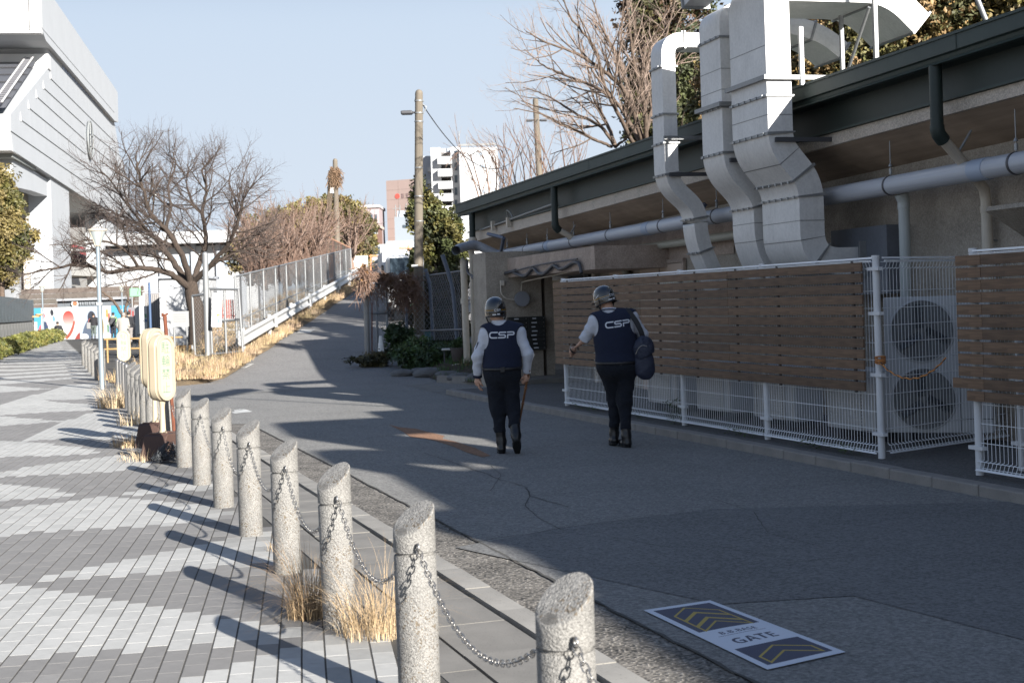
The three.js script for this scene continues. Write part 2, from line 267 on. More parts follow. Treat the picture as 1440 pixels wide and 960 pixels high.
// ---------- promenade of small grey and white blocks ----------
const promenade = struct('promenade', poly([road(-8, 1.58), road(31.5, 1.58), V(-9, 0, -40), V(-24, 0, -96), V(-46, 0, -96), V(-34, 0, -45), V(-14, 0, -4), V(-2, 0, 6)], 0.0122), mat.joint);
{
  const near = [
    [[0, 822], [146, 846], [242, 863], [324, 875], [412, 890], [415, 903], [350, 909], [221, 915], [154, 919], [62, 926], [-60, 936], [-120, 930], [-60, 815]],
    [[262, 962], [277, 953], [325, 942], [365, 932], [400, 920], [430, 911], [463, 901], [500, 893], [560, 884], [600, 886], [640, 980], [260, 990]],
    [[45, 820], [75, 810], [131, 799], [185, 788], [235, 776.5], [286, 766], [340, 757], [400, 748], [410, 785], [385, 795], [345, 800], [296, 799], [246, 807], [146, 815]],
    [[-80, 735], [0, 719], [62, 711], [104, 705], [144, 699], [221, 708], [300, 716], [340, 722], [300, 733], [256, 740], [175, 744], [93, 749], [-80, 760]],
    [[0, 684], [46, 688], [83, 692], [115, 696], [110, 700], [75, 702], [0, 705], [-80, 706], [-80, 680]],
    [[165, 698], [202, 689], [254, 680.6], [310, 684], [320, 690], [250, 692.5], [198, 697]],
    [[-60, 673], [0, 665], [70, 654], [118, 648], [166, 642], [225, 641], [215, 655], [180, 663], [125, 667], [0, 672]],
    [[-60, 612], [0, 622], [60, 624], [105, 630], [150, 637.5], [105, 641], [0, 644], [-60, 643]],
    [[29, 622], [92, 593], [121, 583], [160, 578], [195, 590], [205, 608], [180, 618], [125, 619], [77, 619]],
    [[-60, 582], [0, 586], [88, 593.5], [0, 600], [-60, 602]],
    [[-50, 590], [0, 571], [92, 542], [135, 540], [148, 560], [100, 563], [56, 563.5], [100, 568], [156, 572], [130, 578], [60, 581], [0, 585]],
    [[-40, 541], [0, 543], [69, 547.5], [0, 553], [-40, 553]], [[-40, 534], [0, 536], [102, 533], [0, 541.5], [-40, 541]],
    [[0, 526], [133, 528], [140, 533], [60, 531], [0, 531.5]]];
  const polys = near.map((l) => l.map(([u, v]) => { const p = gd(u, v); return [p.x, p.z]; }));
  const inside = (x, z, P) => { let c = false; for (let i = 0, j = P.length - 1; i < P.length; j = i++) if ((P[i][1] > z) !== (P[j][1] > z) && x < (P[j][0] - P[i][0]) * (z - P[i][1]) / (P[j][1] - P[i][1]) + P[i][0]) c = !c; return c; };
  const w = 0.0965, l = 0.208, gg = new THREE.BufferGeometry(), e = 0.0008;
  { // a block: chamfered top, four sides
    const T = 0.0024, c = [[-1, -1], [1, -1], [1, 1], [-1, 1]], pos = [];
    const top = c.map(([a, b]) => [a * (w / 2 - e), T, b * (l / 2 - e)]), m = c.map(([a, b]) => [a * w / 2, T - e, b * l / 2]), lo = c.map(([a, b]) => [a * w / 2, -0.03, b * l / 2]);
    const q = (a, b, cc, d) => pos.push(...a, ...b, ...cc, ...a, ...cc, ...d);
    q(top[3], top[2], top[1], top[0]);
    for (let i = 0; i < 4; i++) { const j = (i + 1) % 4; q(m[j], m[i], top[i], top[j]); q(lo[j], lo[i], m[i], m[j]); }
    gg.setAttribute('position', new THREE.Float32BufferAttribute(pos, 3)); gg.computeVertexNormals();
  }
  const geos = [0, 1, 2, 3].map((k) => boxUV(gg.clone(), k * 0.053, k * 0.081));
  const list = [], a0 = PO * RAD, C = Math.cos(a0), S = Math.sin(a0), rq = Math.cos(RO * RAD), rs = Math.sin(RO * RAD);
  for (let col = -330; col < 30; col++) {
    const b = col * 0.105, off = ((col * 7919) % 2 + 2) % 2 * 0.11 + hash(col, 1, 3) * 0.012;
    for (let r = 12; r < 470; r++) {
      const a = r * 0.2105 + off, x = b * C - a * S, D = b * S + a * C;
      const q = x * rq + D * rs; if (q > 1.53 || D < 3.5 || D > 93) continue;
      if (x < -0.36 * D - 2.5) continue;
      let white;
      if (D < 36) white = polys.some((P) => inside(x, -D, P));
      else { const tri = Math.abs(((b / 4.2) % 2 + 2) % 2 - 1); const f = ((a + tri * 2.6) / 2.9) % 1; white = f < 0.5 || (a > 60 && inside(x, -D, [[-20, -60], [-15.5, -60], [-22, -80]])); }
      const k = hash(col, r, 31), k2 = fbm(col * 0.07 + 50, r * 0.11, 512, 4, 3), dirt = q > 1.05 && hash(col, r, 8) < 0.6 ? 0.74 : 1;
      const v = (white ? 0.45 : 0.235) * (0.9 + 0.16 * k + 0.16 * (k2 - 0.5)) * dirt;
      list.push({ x, D, a, b, c: white ? [v, v * 0.982, v * 0.925] : [v, v * 0.955, v * 0.9], k, t: white && dirt === 1 });
    }
  }
  list.sort((p, q) => p.D + Math.abs(p.x) * 0.2 - q.D - Math.abs(q.x) * 0.2);
  const seen = (p) => { const X = p.x / p.D * FOCAL, Y = EYE / p.D * FOCAL; const u = CX + X * cr + Y * sr, vv = CY - X * sr + Y * cr; return u > -15 && u < 640 && vv < 972; };
  const tone = {}, singles = [], rest = [];
  for (const p of list) (singles.length < 300 && seen(p) ? singles : rest).push(p);
  for (const p of singles) {
    const n = Math.round(p.c[0] * 30), key = (p.c[0] > 0.36 ? 'w' : 'g') + n;
    const m = tone[key] ||= (() => { const q = mat.paver.clone(); q.color.setRGB(...p.c); return q; })();
    const o = part(promenade, 'paving_block', geos[Math.floor(p.k * 4)], m); o.position.set(p.x, 0.012 + (p.k - 0.5) * 0.0008, -p.D); o.rotation.y = PO * RAD;
  }
  const im = new THREE.InstancedMesh(geos[1], mat.paver, rest.length), o = new THREE.Object3D(), c = new THREE.Color();
  rest.forEach((p, i) => { o.position.set(p.x, 0.012 + (p.k - 0.5) * 0.0008, -p.D); o.rotation.y = PO * RAD; o.updateMatrix(); im.setMatrixAt(i, o.matrix); im.setColorAt(i, c.setRGB(...p.c)); });
  im.name = 'far_paving_blocks'; im.userData.kind = 'stuff'; promenade.add(im);
}
// ---------- raised footpath and kerb stones on the right ----------
const FY = 0.09;
const footpath = struct('footpath', (() => { const sh = new THREE.Shape(); [[6.9, 24.3], [6.9, -10], [14, -10], [14, 30], [8.6, 30], [8.4, 24.3]].forEach(([q, s], i) => { const p = road(s, q); i ? sh.lineTo(p.x, -p.z) : sh.moveTo(p.x, -p.z); }); const g = new THREE.ExtrudeGeometry(sh, { depth: 0.14, bevelEnabled: false }); g.rotateX(-Math.PI / 2); g.translate(0, FY - 0.146, 0); return boxUV(g); })(), mat.footpath);
{
  const kg = rb(0.15, 0.2, 0.597, 0.016);
  for (let s = 0.5; s < 24.2; s += 0.6) { const k = part(footpath, 'kerb_stone', kg, mat.kerb); k.position.copy(road(s, 6.84, FY - 0.1 + rr(-0.004, 0.004))); k.rotation.y = RO * RAD + rr(-0.006, 0.006); }
  const k = part(footpath, 'kerb_stone', rb(0.8, 0.2, 0.15, 0.016), mat.kerb); k.position.copy(road(24.27, 7.3, FY - 0.1)); k.rotation.y = RO * RAD;
}
// ---------- sticker with arrows on the road ----------
{
  const t = canvasTex(512, 1180, (x, W, H) => {
    x.fillStyle = '#c4c8cf'; x.fillRect(0, 0, W, H); x.strokeStyle = '#a38d3e'; x.lineWidth = 14; x.lineJoin = 'miter';
    x.fillStyle = '#3a3d50'; x.fillRect(42, 45, W - 84, 480); x.fillRect(42, 850, W - 84, 280);
    const chev = (y, w, h, th) => { const c = W / 2; x.beginPath(); x.moveTo(c, y); x.lineTo(c + w, y + h); x.lineTo(c + w, y + h + th); x.lineTo(c, y + th); x.lineTo(c - w, y + h + th); x.lineTo(c - w, y + h); x.closePath(); x.stroke(); };
    chev(75, 165, 130, 105); chev(195, 165, 130, 105); chev(315, 165, 130, 75); chev(900, 170, 110, 95);
    x.fillStyle = '#3d3f50'; x.textAlign = 'center'; x.font = 'bold 62px sans-serif'; x.fillText('B.B.BASE', W / 2, 620); x.font = 'bold 120px sans-serif'; x.fillText('GATE', W / 2, 790);
    x.fillRect(90, 640, W - 180, 5);
    for (let i = 0; i < 260; i++) { x.fillStyle = `rgba(${120 + rnd() * 60 | 0},${120 + rnd() * 60 | 0},${125 + rnd() * 60 | 0},0.5)`; x.fillRect(rnd() * W, rnd() * H, 1 + rnd() * 5, 1 + rnd() * 3); }
  });
  const [A, B, C, D] = G([[905, 859.5], [999, 845.5], [1190, 918.5], [1079.5, 943.5]]);
  const g = new THREE.BufferGeometry(); const y = 0.007;
  const P = [A, B, C, D].map((p) => [p.x, y, p.z]).flat();
  g.setAttribute('position', new THREE.Float32BufferAttribute(P, 3)); g.setAttribute('uv', new THREE.Float32BufferAttribute([0, 1, 1, 1, 1, 0, 0, 0], 2)); g.setIndex([0, 2, 1, 0, 3, 2]); g.computeVertexNormals();
  if (g.attributes.normal.getY(0) < 0) { g.setIndex([0, 1, 2, 0, 2, 3]); g.computeVertexNormals(); }
  single('floor_sign', g, new THREE.MeshStandardMaterial({ map: t, roughness: 0.7 }), 'white and navy gate sign with yellow chevrons stuck on the road', 'floor sign');
}
// ---------- granite posts and their chains ----------
const bollardGeo = (() => {
  const r = 0.083, n = 36, pos = [], rows = [];
  const prof = [[0, r * 0.99], [0.3, r], [0.606, r], [0.612, r * 0.97], [0.6125, r * 0.88], [0.625, r * 0.88], [0.6255, r], [0.66, r]];
  const ring = (y, rad, tilt) => { const a = []; for (let i = 0; i < n; i++) { const t = i / n * 2 * Math.PI, x = Math.cos(t) * rad, z = Math.sin(t) * rad; a.push(V(x, y + (tilt ? tilt * (x * 0.83 - z * 0.56) : 0), z)); } a.push(a[0].clone()); return a; };
  prof.forEach(([y, q]) => rows.push(ring(y, q)));
  rows.push(ring(0.748, r, 0.74)); rows.push(ring(0.755, r * 0.94, 0.76)); rows.push(ring(0.757, r * 0.6, 0.76)); rows.push(ring(0.757, r * 0.02, 0.76));
  const idx = []; rows.forEach((w) => w.forEach((p) => pos.push(p.x, p.y, p.z)));
  for (let i = 0; i < rows.length - 1; i++) for (let j = 0; j < n; j++) { const a = i * (n + 1) + j, b = a + 1, c = a + n + 1, d = c + 1; idx.push(a, c, d, a, d, b); }
  let g = new THREE.BufferGeometry(); g.setAttribute('position', new THREE.Float32BufferAttribute(pos, 3)); g.setIndex(idx); g = g.toNonIndexed(); g.computeVertexNormals(); g = toCreasedNormals(g, 0.55);
  const p = g.attributes.position, uv = new Float32Array(p.count * 2);
  for (let i = 0; i < p.count; i += 3) { const nn = V().fromBufferAttribute(g.attributes.normal, i); for (let k = 0; k < 3; k++) { const X = p.getX(i + k), Y = p.getY(i + k), Z = p.getZ(i + k); if (nn.y > 0.5 && Y > 0.7) { uv[(i + k) * 2] = X; uv[(i + k) * 2 + 1] = Z; } else { let t = Math.atan2(Z, X); if (k > 0 && Math.abs(t * r - uv[i * 2]) > r * Math.PI) t += t * r < uv[i * 2] ? 2 * Math.PI : -2 * Math.PI; uv[(i + k) * 2] = t * r; uv[(i + k) * 2 + 1] = Y; } } }
  g.setAttribute('uv', new THREE.BufferAttribute(uv, 2)); return g;
})();
const eyeGeo = (() => { const a = new THREE.TorusGeometry(0.014, 0.0045, 8, 16); a.rotateY(Math.PI / 2); a.translate(0, 0.652, 0.1); return merge([a, rod(V(0, 0.652, 0.075), V(0, 0.652, 0.09), 0.006)]); })();
const eyeBack = eyeGeo.clone().rotateY(Math.PI);
const bollardS = [3.74, 5.42, 6.99, 8.57, 10.12, 11.68, 13.31, 14.93, 16.5, 18.0, 19.4, 20.5, 21.55, 22.6, 23.55];
const words = ['closest to the camera, cut off by the picture edge', 'second from the camera, opposite the bare gutter slabs', 'with dry grass growing on both its sides', 'fourth from the camera, just behind the dry grass', 'fifth from the camera, on the white block patch', 'sixth from the camera in the chained row', 'seventh from the camera, second before the leaning rusty pole', 'beside the leaning rusty pole and chain heap', 'partly hidden by the cream sign boards', 'behind the cream sign boards, farther one', 'in the far part just past the sign boards', 'in the far part, second past the sign boards', 'in the far part, third past the sign boards', 'in the far part near the small dry tuft', 'at the far end next to the steel posts'];
let bproto;
const ends = [];
bollardS.forEach((s, i) => {
  const p = road(s, 1.37, 0.012), label = 'granite post ' + words[i];
  if (!bproto) { bproto = thing('stone_bollard', label, 'bollard', p, RO - 4, 'granite posts along the promenade'); part(bproto, 'shaft', bollardGeo, mat.granite); part(bproto, 'chain_eye', eyeGeo, mat.chain); part(bproto, 'chain_eye', eyeBack, mat.chain); } else { const o = copyOf(bproto, p, RO - 4 + rr(-5, 5), label); o.rotation.x = rr(-0.012, 0.012); o.rotation.z = rr(-0.012, 0.012); o.scale.y = rr(0.975, 1.02); }
  const b = scene.children[scene.children.length - 1], a = b.rotation.y; ends.push([V(Math.sin(a) * 0.1, 0.64, Math.cos(a) * 0.1).add(p), V(-Math.sin(a) * 0.1, 0.64, -Math.cos(a) * 0.1).add(p)]);
});
const linkGeo = (() => { const pts = []; const L = 0.017, r = 0.0105; for (let i = 0; i < 20; i++) { const t = i / 20 * 2 * Math.PI; pts.push(V(Math.sign(Math.cos(t)) * L * 0.55 + Math.cos(t) * r, 0, Math.sin(t) * r)); } return new THREE.TubeGeometry(new THREE.CatmullRomCurve3(pts, true), 24, 0.0023, 5, true); })();
function hang(a, b, sag) { const P = []; for (let i = 0; i <= 40; i++) { const t = i / 40; P.push(a.clone().lerp(b, t).add(V(0, -4 * sag * t * (1 - t), 0))); } return new THREE.CatmullRomCurve3(P); }
function linksAlong(curve, pitch = 0.031) {
  const n = Math.max(3, Math.round(curve.getLength() / pitch)), out = [];
  for (let i = 0; i < n; i++) { const p = curve.getPointAt((i + 0.5) / n), d = curve.getTangentAt((i + 0.5) / n); const x = d.clone(), z = V().crossVectors(d, Math.abs(d.y) > 0.9 ? V(1, 0, 0) : V(0, 1, 0)).normalize(), y = V().crossVectors(z, x); if (i % 2) { const t = z.clone(); z.copy(y); y.copy(t).negate(); } const m = new THREE.Matrix4().makeBasis(x, y, z).setPosition(p); out.push(m); }
  return out;
}
const chainWords = ['in the lower right corner at the picture edge', 'between the two posts closest to the camera', 'hanging over the dry grass clump', 'behind the dry grass clump', 'between the fourth and fifth posts', 'between the fifth and sixth posts', 'between the sixth and seventh posts', 'between the seventh post and the rusty pole', 'behind the cream sign boards', 'behind the cream sign boards, far one', 'just past the sign boards', 'second past the sign boards', 'third past the sign boards', 'at the far end of the row', 'at the steel posts'];
for (let i = 0; i < bollardS.length; i++) {
  const a = ends[i][0], b = i ? ends[i - 1][1] : road(2.17, 1.37, 0.65);
  const mats = linksAlong(hang(a, b, 0.24 + rr(-0.03, 0.03)), i < 5 ? 0.031 : 0.04);
  const t = thing('chain', 'steel link chain ' + chainWords[i], 'chain', V(), 0, 'chains between granite posts');
  if (i < 4) mats.forEach((m) => { const l = part(t, 'link', linkGeo, mat.chain); l.applyMatrix4(m); }); else part(t, 'links', merge(mats.map((m) => linkGeo.clone().applyMatrix4(m))), mat.chain);
}
// stainless posts and posts farther on
const steelPost = [24.6, 25.5, 26.4, 27.4];
let sp;
steelPost.forEach((s, i) => { const p = road(s, 1.35), l = ['stainless steel post, nearest to the grey lamp post base', 'stainless steel post, second in the short row past the granite posts', 'stainless steel post, third in the short row past the granite posts', 'stainless steel post, farthest of the short row'][i]; if (!sp) { sp = thing('steel_bollard', l, 'bollard', p, 0, 'stainless steel posts'); part(sp, 'post', cyl(0.045, 0.045, 0.75), mat.chain); part(sp, 'cap', lathe([[0, 0.775], [0.03, 0.77], [0.046, 0.755], [0.046, 0.745]]), mat.chain); } else copyOf(sp, p, 0, l); });
const farB = [[33.5, 1.3], [36, 1.3], [38.5, 1.3], [41.2, 1.3], [44, 1.3], [47, 1.3]];
farB.forEach(([s, q], i) => copyOf(bproto, road(s, q, 0.012), RO, ['granite post just left of the grey lamp post', 'granite post second beyond the grey lamp post', 'granite post third beyond the grey lamp post', 'granite post fourth beyond the grey lamp post', 'granite post fifth beyond the grey lamp post', 'granite post farthest along the promenade'][i]));
// ---------- dry grass ----------
function blades(n, spread, h, r0, out = 0.5, droop = 0.6) {   // tapered arched strips
  const pos = [], nor = [];
  for (let i = 0; i < n; i++) {
    const a = rnd() * 6.283, q = Math.sqrt(rnd()) * spread, L = h * rr(0.35, 1.1), dir = a + rr(-1, 1), lean = out * rr(0.1, 1), w = r0 * rr(0.6, 1.3), side = V(-Math.sin(dir + rr(-0.8, 0.8)), 0, Math.cos(dir + rr(-0.8, 0.8)));
    const P = []; for (let k = 0; k <= 5; k++) { const t = k / 5; P.push(V(Math.cos(a) * q + Math.cos(dir) * L * lean * t * t * 1.2, L * (t - droop * lean * t * t * t), Math.sin(a) * q + Math.sin(dir) * L * lean * t * t * 1.2)); }
    for (let k = 0; k < 5; k++) { const w0 = w * (1 - k / 5.2), w1 = w * (1 - (k + 1) / 5.2), A = P[k].clone().addScaledVector(side, w0), B = P[k].clone().addScaledVector(side, -w0), C = P[k + 1].clone().addScaledVector(side, w1), D = P[k + 1].clone().addScaledVector(side, -w1); pos.push(...A.toArray(), ...B.toArray(), ...C.toArray(), ...B.toArray(), ...D.toArray(), ...C.toArray()); }
  }
  const g = new THREE.BufferGeometry(); g.setAttribute('position', new THREE.Float32BufferAttribute(pos, 3)); g.computeVertexNormals(); return clean(g);
}
const straw = dbl(M(0.42, 0.3, 0.17, 0.9)), straw2 = dbl(M(0.27, 0.185, 0.105, 0.9)), strawPale = dbl(M(0.5, 0.39, 0.25, 0.9)), weed = dbl(M(0.07, 0.1, 0.03, 0.8)), weedDark = dbl(M(0.035, 0.06, 0.022, 0.8));
function tuft(name, label, p, n, spread, h, r0, mats, out, group) { const t = thing(name, label, 'dry grass', p, 0, group); mats.forEach((m, i) => part(t, i ? 'short_blades' : 'blades', xf(blades(Math.round(n / (i + 1)), spread * (i ? 1.2 : 1), h * (i ? 0.5 : 1), r0, out, i ? 0.9 : 0.6), V()), m)); return t; }
tuft('grass_tuft', 'tall clump of dry straw grass left of the third granite post', road(7.28, 1.27, 0.01), 430, 0.1, 0.5, 0.0016, [straw2, straw], 1.15);
tuft('grass_tuft', 'tall loose clump of dry straw grass right of the third granite post', road(6.75, 1.5, 0.01), 340, 0.16, 0.5, 0.0015, [straw, strawPale], 1.2);
tuft('grass_tuft', 'short dry wisps at the foot of the fifth granite post', road(9.4, 1.45, 0.01), 60, 0.1, 0.12, 0.002, [straw], 1.1);
tuft('grass_tuft', 'dry grass tuft at the steel posts by the lamp post', road(25.2, 1.2, 0.01), 260, 0.32, 0.5, 0.006, [strawPale, straw], 0.6);
tuft('grass_tuft', 'dry grass tuft in the far row of granite posts', road(21.0, 1.25, 0.01), 160, 0.25, 0.32, 0.004, [strawPale], 0.7);
tuft('grass_tuft', 'dry grass at the feet of the cream sign boards', road(17.6, 1.0, 0.01), 160, 0.25, 0.26, 0.004, [straw, strawPale], 0.9);
tuft('grass_tuft', 'flattened dry straw under the heap of old chain', road(15.9, 1.05, 0.01), 190, 0.3, 0.22, 0.003, [strawPale], 1.2);
// ---------- the low building on the right ----------
const BS0 = 20, BP0 = 8.3;
const L = (s, p, y) => V(p - BP0, y, -(s - BS0));            // local to the building: p metres right of the camera's line, s metres ahead
const bG = (n, l, c, g) => thing(n, l, c, bld(BS0, BP0, 0), BO, g);
const SN = -14, SF = 31.7;
const sPt = (u, v, s) => { const [x, y] = un(u, v), D = s / (Math.cos(BO * RAD) - x * Math.sin(BO * RAD)); return V(x * D, EYE - y * D, -D); };
const sL = (u, v, s) => { const w = sPt(u, v, s), C = Math.cos(BO * RAD), S = Math.sin(BO * RAD); return L(-w.x * S - w.z * C, w.x * C - w.z * S, w.y); };
function loft(pts, s0 = SN, s1 = SF, n = 1) {                // profile points [p, y at s = 10.5, fall per metre] swept along the building
  const rows = []; for (let i = 0; i <= n; i++) { const s = s0 + (s1 - s0) * i / n; rows.push(pts.map(([p, y, k]) => L(s, p, y - (k || 0) * (s - 10.5)))); }
  const pos = []; for (let i = 0; i < n; i++) for (let j = 0; j < pts.length - 1; j++) { const a = rows[i][j], b = rows[i + 1][j], c = rows[i + 1][j + 1], d = rows[i][j + 1]; pos.push(...a.toArray(), ...b.toArray(), ...c.toArray(), ...a.toArray(), ...c.toArray(), ...d.toArray()); }
  const g = new THREE.BufferGeometry(); g.setAttribute('position', new THREE.Float32BufferAttribute(pos, 3)); g.computeVertexNormals(); return boxUV(g);
}
const building = bG('low_building', 'low beige stucco building with green metal eaves along the road', 'building');
part(building, 'wall', [loft([[8.3, 3.2, 0.02], [8.3, 0, 0]], SN, 26.2), loft([[8.34, 3.2, 0.02], [8.34, 2.0, 0]], 26.2, SF), bx(0.3, 2.6, 0.3, 0.12, 1.3, -(SF - 0.2 - BS0))], dbl(mat.stucco));
part(building, 'upper_wall', [loft([[8.285, 2.93, 0.0155], [8.285, 2.16, -0.002]], 18.4, 26.4)], dbl(mat.stuccoPink));
part(building, 'soffit', [loft([[7.72, 3.285, 0.0145], [8.31, 3.01, 0.0155]])], dbl(mat.soffit));
part(building, 'concrete_beam', [loft([[7.72, 3.4, 0.0095], [7.7, 3.4, 0.0095], [7.7, 3.285, 0.0145], [7.73, 3.28, 0.0145]]), bx(0.6, 0.42, 0.06, -0.28, 2.99, -(SF - 0.06 - BS0))], dbl(mat.beam));
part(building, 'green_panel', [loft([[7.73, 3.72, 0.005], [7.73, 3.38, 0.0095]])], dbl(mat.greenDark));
part(building, 'ledge', [loft([[7.73, 3.435, 0.0095], [7.655, 3.43, 0.0095], [7.655, 3.405, 0.0095], [7.73, 3.402, 0.0095]])], dbl(mat.green));
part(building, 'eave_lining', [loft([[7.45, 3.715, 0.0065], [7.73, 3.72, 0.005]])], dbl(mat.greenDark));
part(building, 'gutter_moulding', [loft([[7.4, 3.78, 0.006], [7.445, 3.77, 0.006], [7.455, 3.735, 0.0065], [7.44, 3.71, 0.0065], [7.46, 3.708, 0.0065]])], dbl(mat.green));
part(building, 'roof_cap', [loft([[7.42, 3.915, 0.004], [7.385, 3.915, 0.004], [7.385, 3.942, 0.004], [7.5, 3.95, 0.004]])], dbl(mat.green));
part(building, 'roof', [loft([[7.45, 3.946, 0.004], [9.5, 4.0, 0.004], [14.5, 4.05, 0.004]]), bx(6.2, 1.35, 0.1, 3, 3.3, -(SF - BS0) + 0.02)], dbl(mat.green));
part(building, 'far_gable_wall', bx(6, 2.7, 0.2, 3.2, 1.35, -(SF - 0.6 - BS0)), mat.stucco);
for (let i = 0, s = 2; s < SF; i++) {                        // fascia sheets with open laps
  const w = [1.83, 1.2, 1.83, 0.9, 1.83][i % 5], e = Math.min(SF, s + w), t = rr(-0.003, 0.003);
  part(building, 'fascia_panel', loft([[7.42, 3.925, 0.004], [7.4 + t, 3.92, 0.004], [7.4 + t, 3.778, 0.006], [7.42, 3.776, 0.006]], s, e - 0.006), dbl(mat.green)); s = e;
}
part(building, 'fascia_panel', loft([[7.42, 3.925, 0.004], [7.4, 3.92, 0.004], [7.4, 3.778, 0.006], [7.42, 3.776, 0.006]], SN, 1.99), mat.green);
part(building, 'added_eave_fill', loft([[7.47, 3.735, 0.006], [7.72, 3.74, 0.005], [7.72, 3.93, 0.004], [7.47, 3.925, 0.004], [7.47, 3.735, 0.006]]), dbl(mat.greenDark));  // solid added inside the eave to stop sun reaching the guards
part(building, 'added_roof_fill', loft([[7.76, 3.66, 0.008], [14, 3.66, 0.008], [14, 3.86, 0.004], [7.76, 3.86, 0.004], [7.76, 3.66, 0.008]]), dbl(mat.stucco));  // solid added in the roof hollow as a further block against the sun
part(building, 'roof_storey', [bx(5, 1.86, 14.6, 1.6, 4.88, BS0 + 8.7), bx(5.1, 0.06, 14.7, 1.6, 5.84, BS0 + 8.7), bx(4.9, 0.3, 8.2, 1.62, 6.0, BS0 + 12.1)], mat.stucco);
// entrance wing, canopy slab and door at the far end
part(building, 'entrance_wall', [bx(1.08, 2.55, 1.0, 6.62 + 0.54 - BP0, 1.275, -(26.5 - BS0)), bx(0.16, 2.5, 0.5, 7.86 - BP0, 1.25, -(26.3 - BS0))], mat.stucco);
part(building, 'canopy_slab', bx(1.3, 0.36, 5.2, 7.05 + 0.65 - BP0, 2.24, -(23.45 - BS0)), mat.stuccoPink);
part(building, 'entrance_step', bx(1.7, 0.09, 1.1, 7.75 - BP0, 0.13, -(25.5 - BS0)), mat.concrete);
{
  const door = part(building, 'door', bx(0.04, 1.95, 0.85, 8.2 - BP0, 1.07, -(25.2 - BS0)), mat.darkGrey);
  part(door, 'door_frame', [bx(0.08, 2.05, 0.06, 8.18 - BP0, 1.1, -(25.68 - BS0)), bx(0.08, 2.05, 0.06, 8.18 - BP0, 1.1, -(24.72 - BS0)), bx(0.08, 0.06, 1.02, 8.18 - BP0, 2.08, -(25.2 - BS0))], mat.steel);
  const leaf = M(0.52, 0.41, 0.33, 0.6, { map: panelT });
  for (const [s0, s1] of [[20.25, 21.18], [21.2, 22.1], [22.65, 23.62]]) { const d = part(building, 'door', bx(0.03, 2.02, s1 - s0 - 0.02, 8.262 - BP0, 1.1, -((s0 + s1) / 2 - BS0)), leaf); part(d, 'hinge', bx(0.03, 0.1, 0.03, 8.24 - BP0, 1.9, -(s1 - 0.02 - BS0)), mat.black); }
  part(building, 'door_surround', [bx(0.05, 0.06, 2.0, 8.262 - BP0, 2.15, -(21.18 - BS0)), bx(0.05, 0.06, 1.1, 8.262 - BP0, 2.15, -(23.13 - BS0)), bx(0.05, 2.1, 0.06, 8.262 - BP0, 1.1, -(20.2 - BS0))], mat.stuccoPink);
  part(building, 'vent_hood', (() => { const g = new THREE.BoxGeometry(0.5, 0.05, 0.9); g.rotateZ(-0.55); g.translate(8.1 - BP0, 2.2, -(11.3 - BS0)); return boxUV(g); })(), mat.stucco);
  part(building, 'wall_opening', bx(0.04, 0.9, 0.8, 8.29 - BP0, 1.65, -(11.25 - BS0)), mat.darkGrey);
}
// downpipes
for (const [s, s2] of [[11.93, 12.22], [24.32, 24.3]]) {
  const k = (s - 10.5), y0 = 3.72 - 0.0065 * k, y1 = 3.14 - 0.0125 * k;
  const d = part(building, 'downpipe', pipe([L(s, 7.5, y0), L(s, 7.5, y1)], 0.062), mat.greenDark);
  part(d, 'elbow', pipe([L(s, 7.5, y1 + 0.02), L(s, 7.5, y1 - 0.05), L(s + 0.03, 7.58, y1 - 0.12)], 0.069, 0.05), mat.greenDark);
  part(building, 'downpipe', pipe([L(s + 0.02, 7.56, y1 - 0.1), L(s2, 8.2, 2.56 - 0.006 * k), L(s2, 8.2, 0.1)], 0.054, 0.1), mat.pvcIvory);
  part(building, 'pipe_socket', [xf(cyl(0.062, 0.062, 0.07), L(s2, 8.2, 2.33 - 0.006 * k)), xf(cyl(0.06, 0.06, 0.03), L(s2, 8.2, 1.9))], mat.pvcIvory);
  part(building, 'pipe_clip', [rod(L(s2, 8.2, 2.05), L(s2 - 0.02, 8.3, 2.05), 0.008), rod(L(s + 0.1, 7.75, y1 - 0.28), L(s + 0.05, 7.9, y1 - 0.02), 0.012)], mat.galv);
}
part(building, 'downpipe', pipe([L(30.55, 7.5, 3.6), L(30.55, 7.5, 3.05)], 0.07), mat.greenDark);
part(building, 'pipe_joint', new THREE.SphereGeometry(0.1, 16, 12).translate(...L(30.55, 7.5, 2.98).toArray()), mat.pvcIvory);
// bracket lamps and conduit on the green panel at the far end
for (const s of [27.95, 29.2]) part(building, 'junction_box', bx(0.07, 0.2, 0.1, 7.62 - BP0, 3.22, -(s - BS0)), mat.pvcIvory);
part(building, 'conduit', [rod(L(24.9, 7.64, 3.36), L(27.9, 7.64, 3.27), 0.02), rod(L(28, 7.64, 3.26), L(30.4, 7.64, 3.2), 0.02), tube([L(27.95, 7.62, 3.32), L(27.9, 7.58, 3.45), L(27.7, 7.6, 3.4), L(27.6, 7.62, 3.3)], 0.012)], mat.steel);
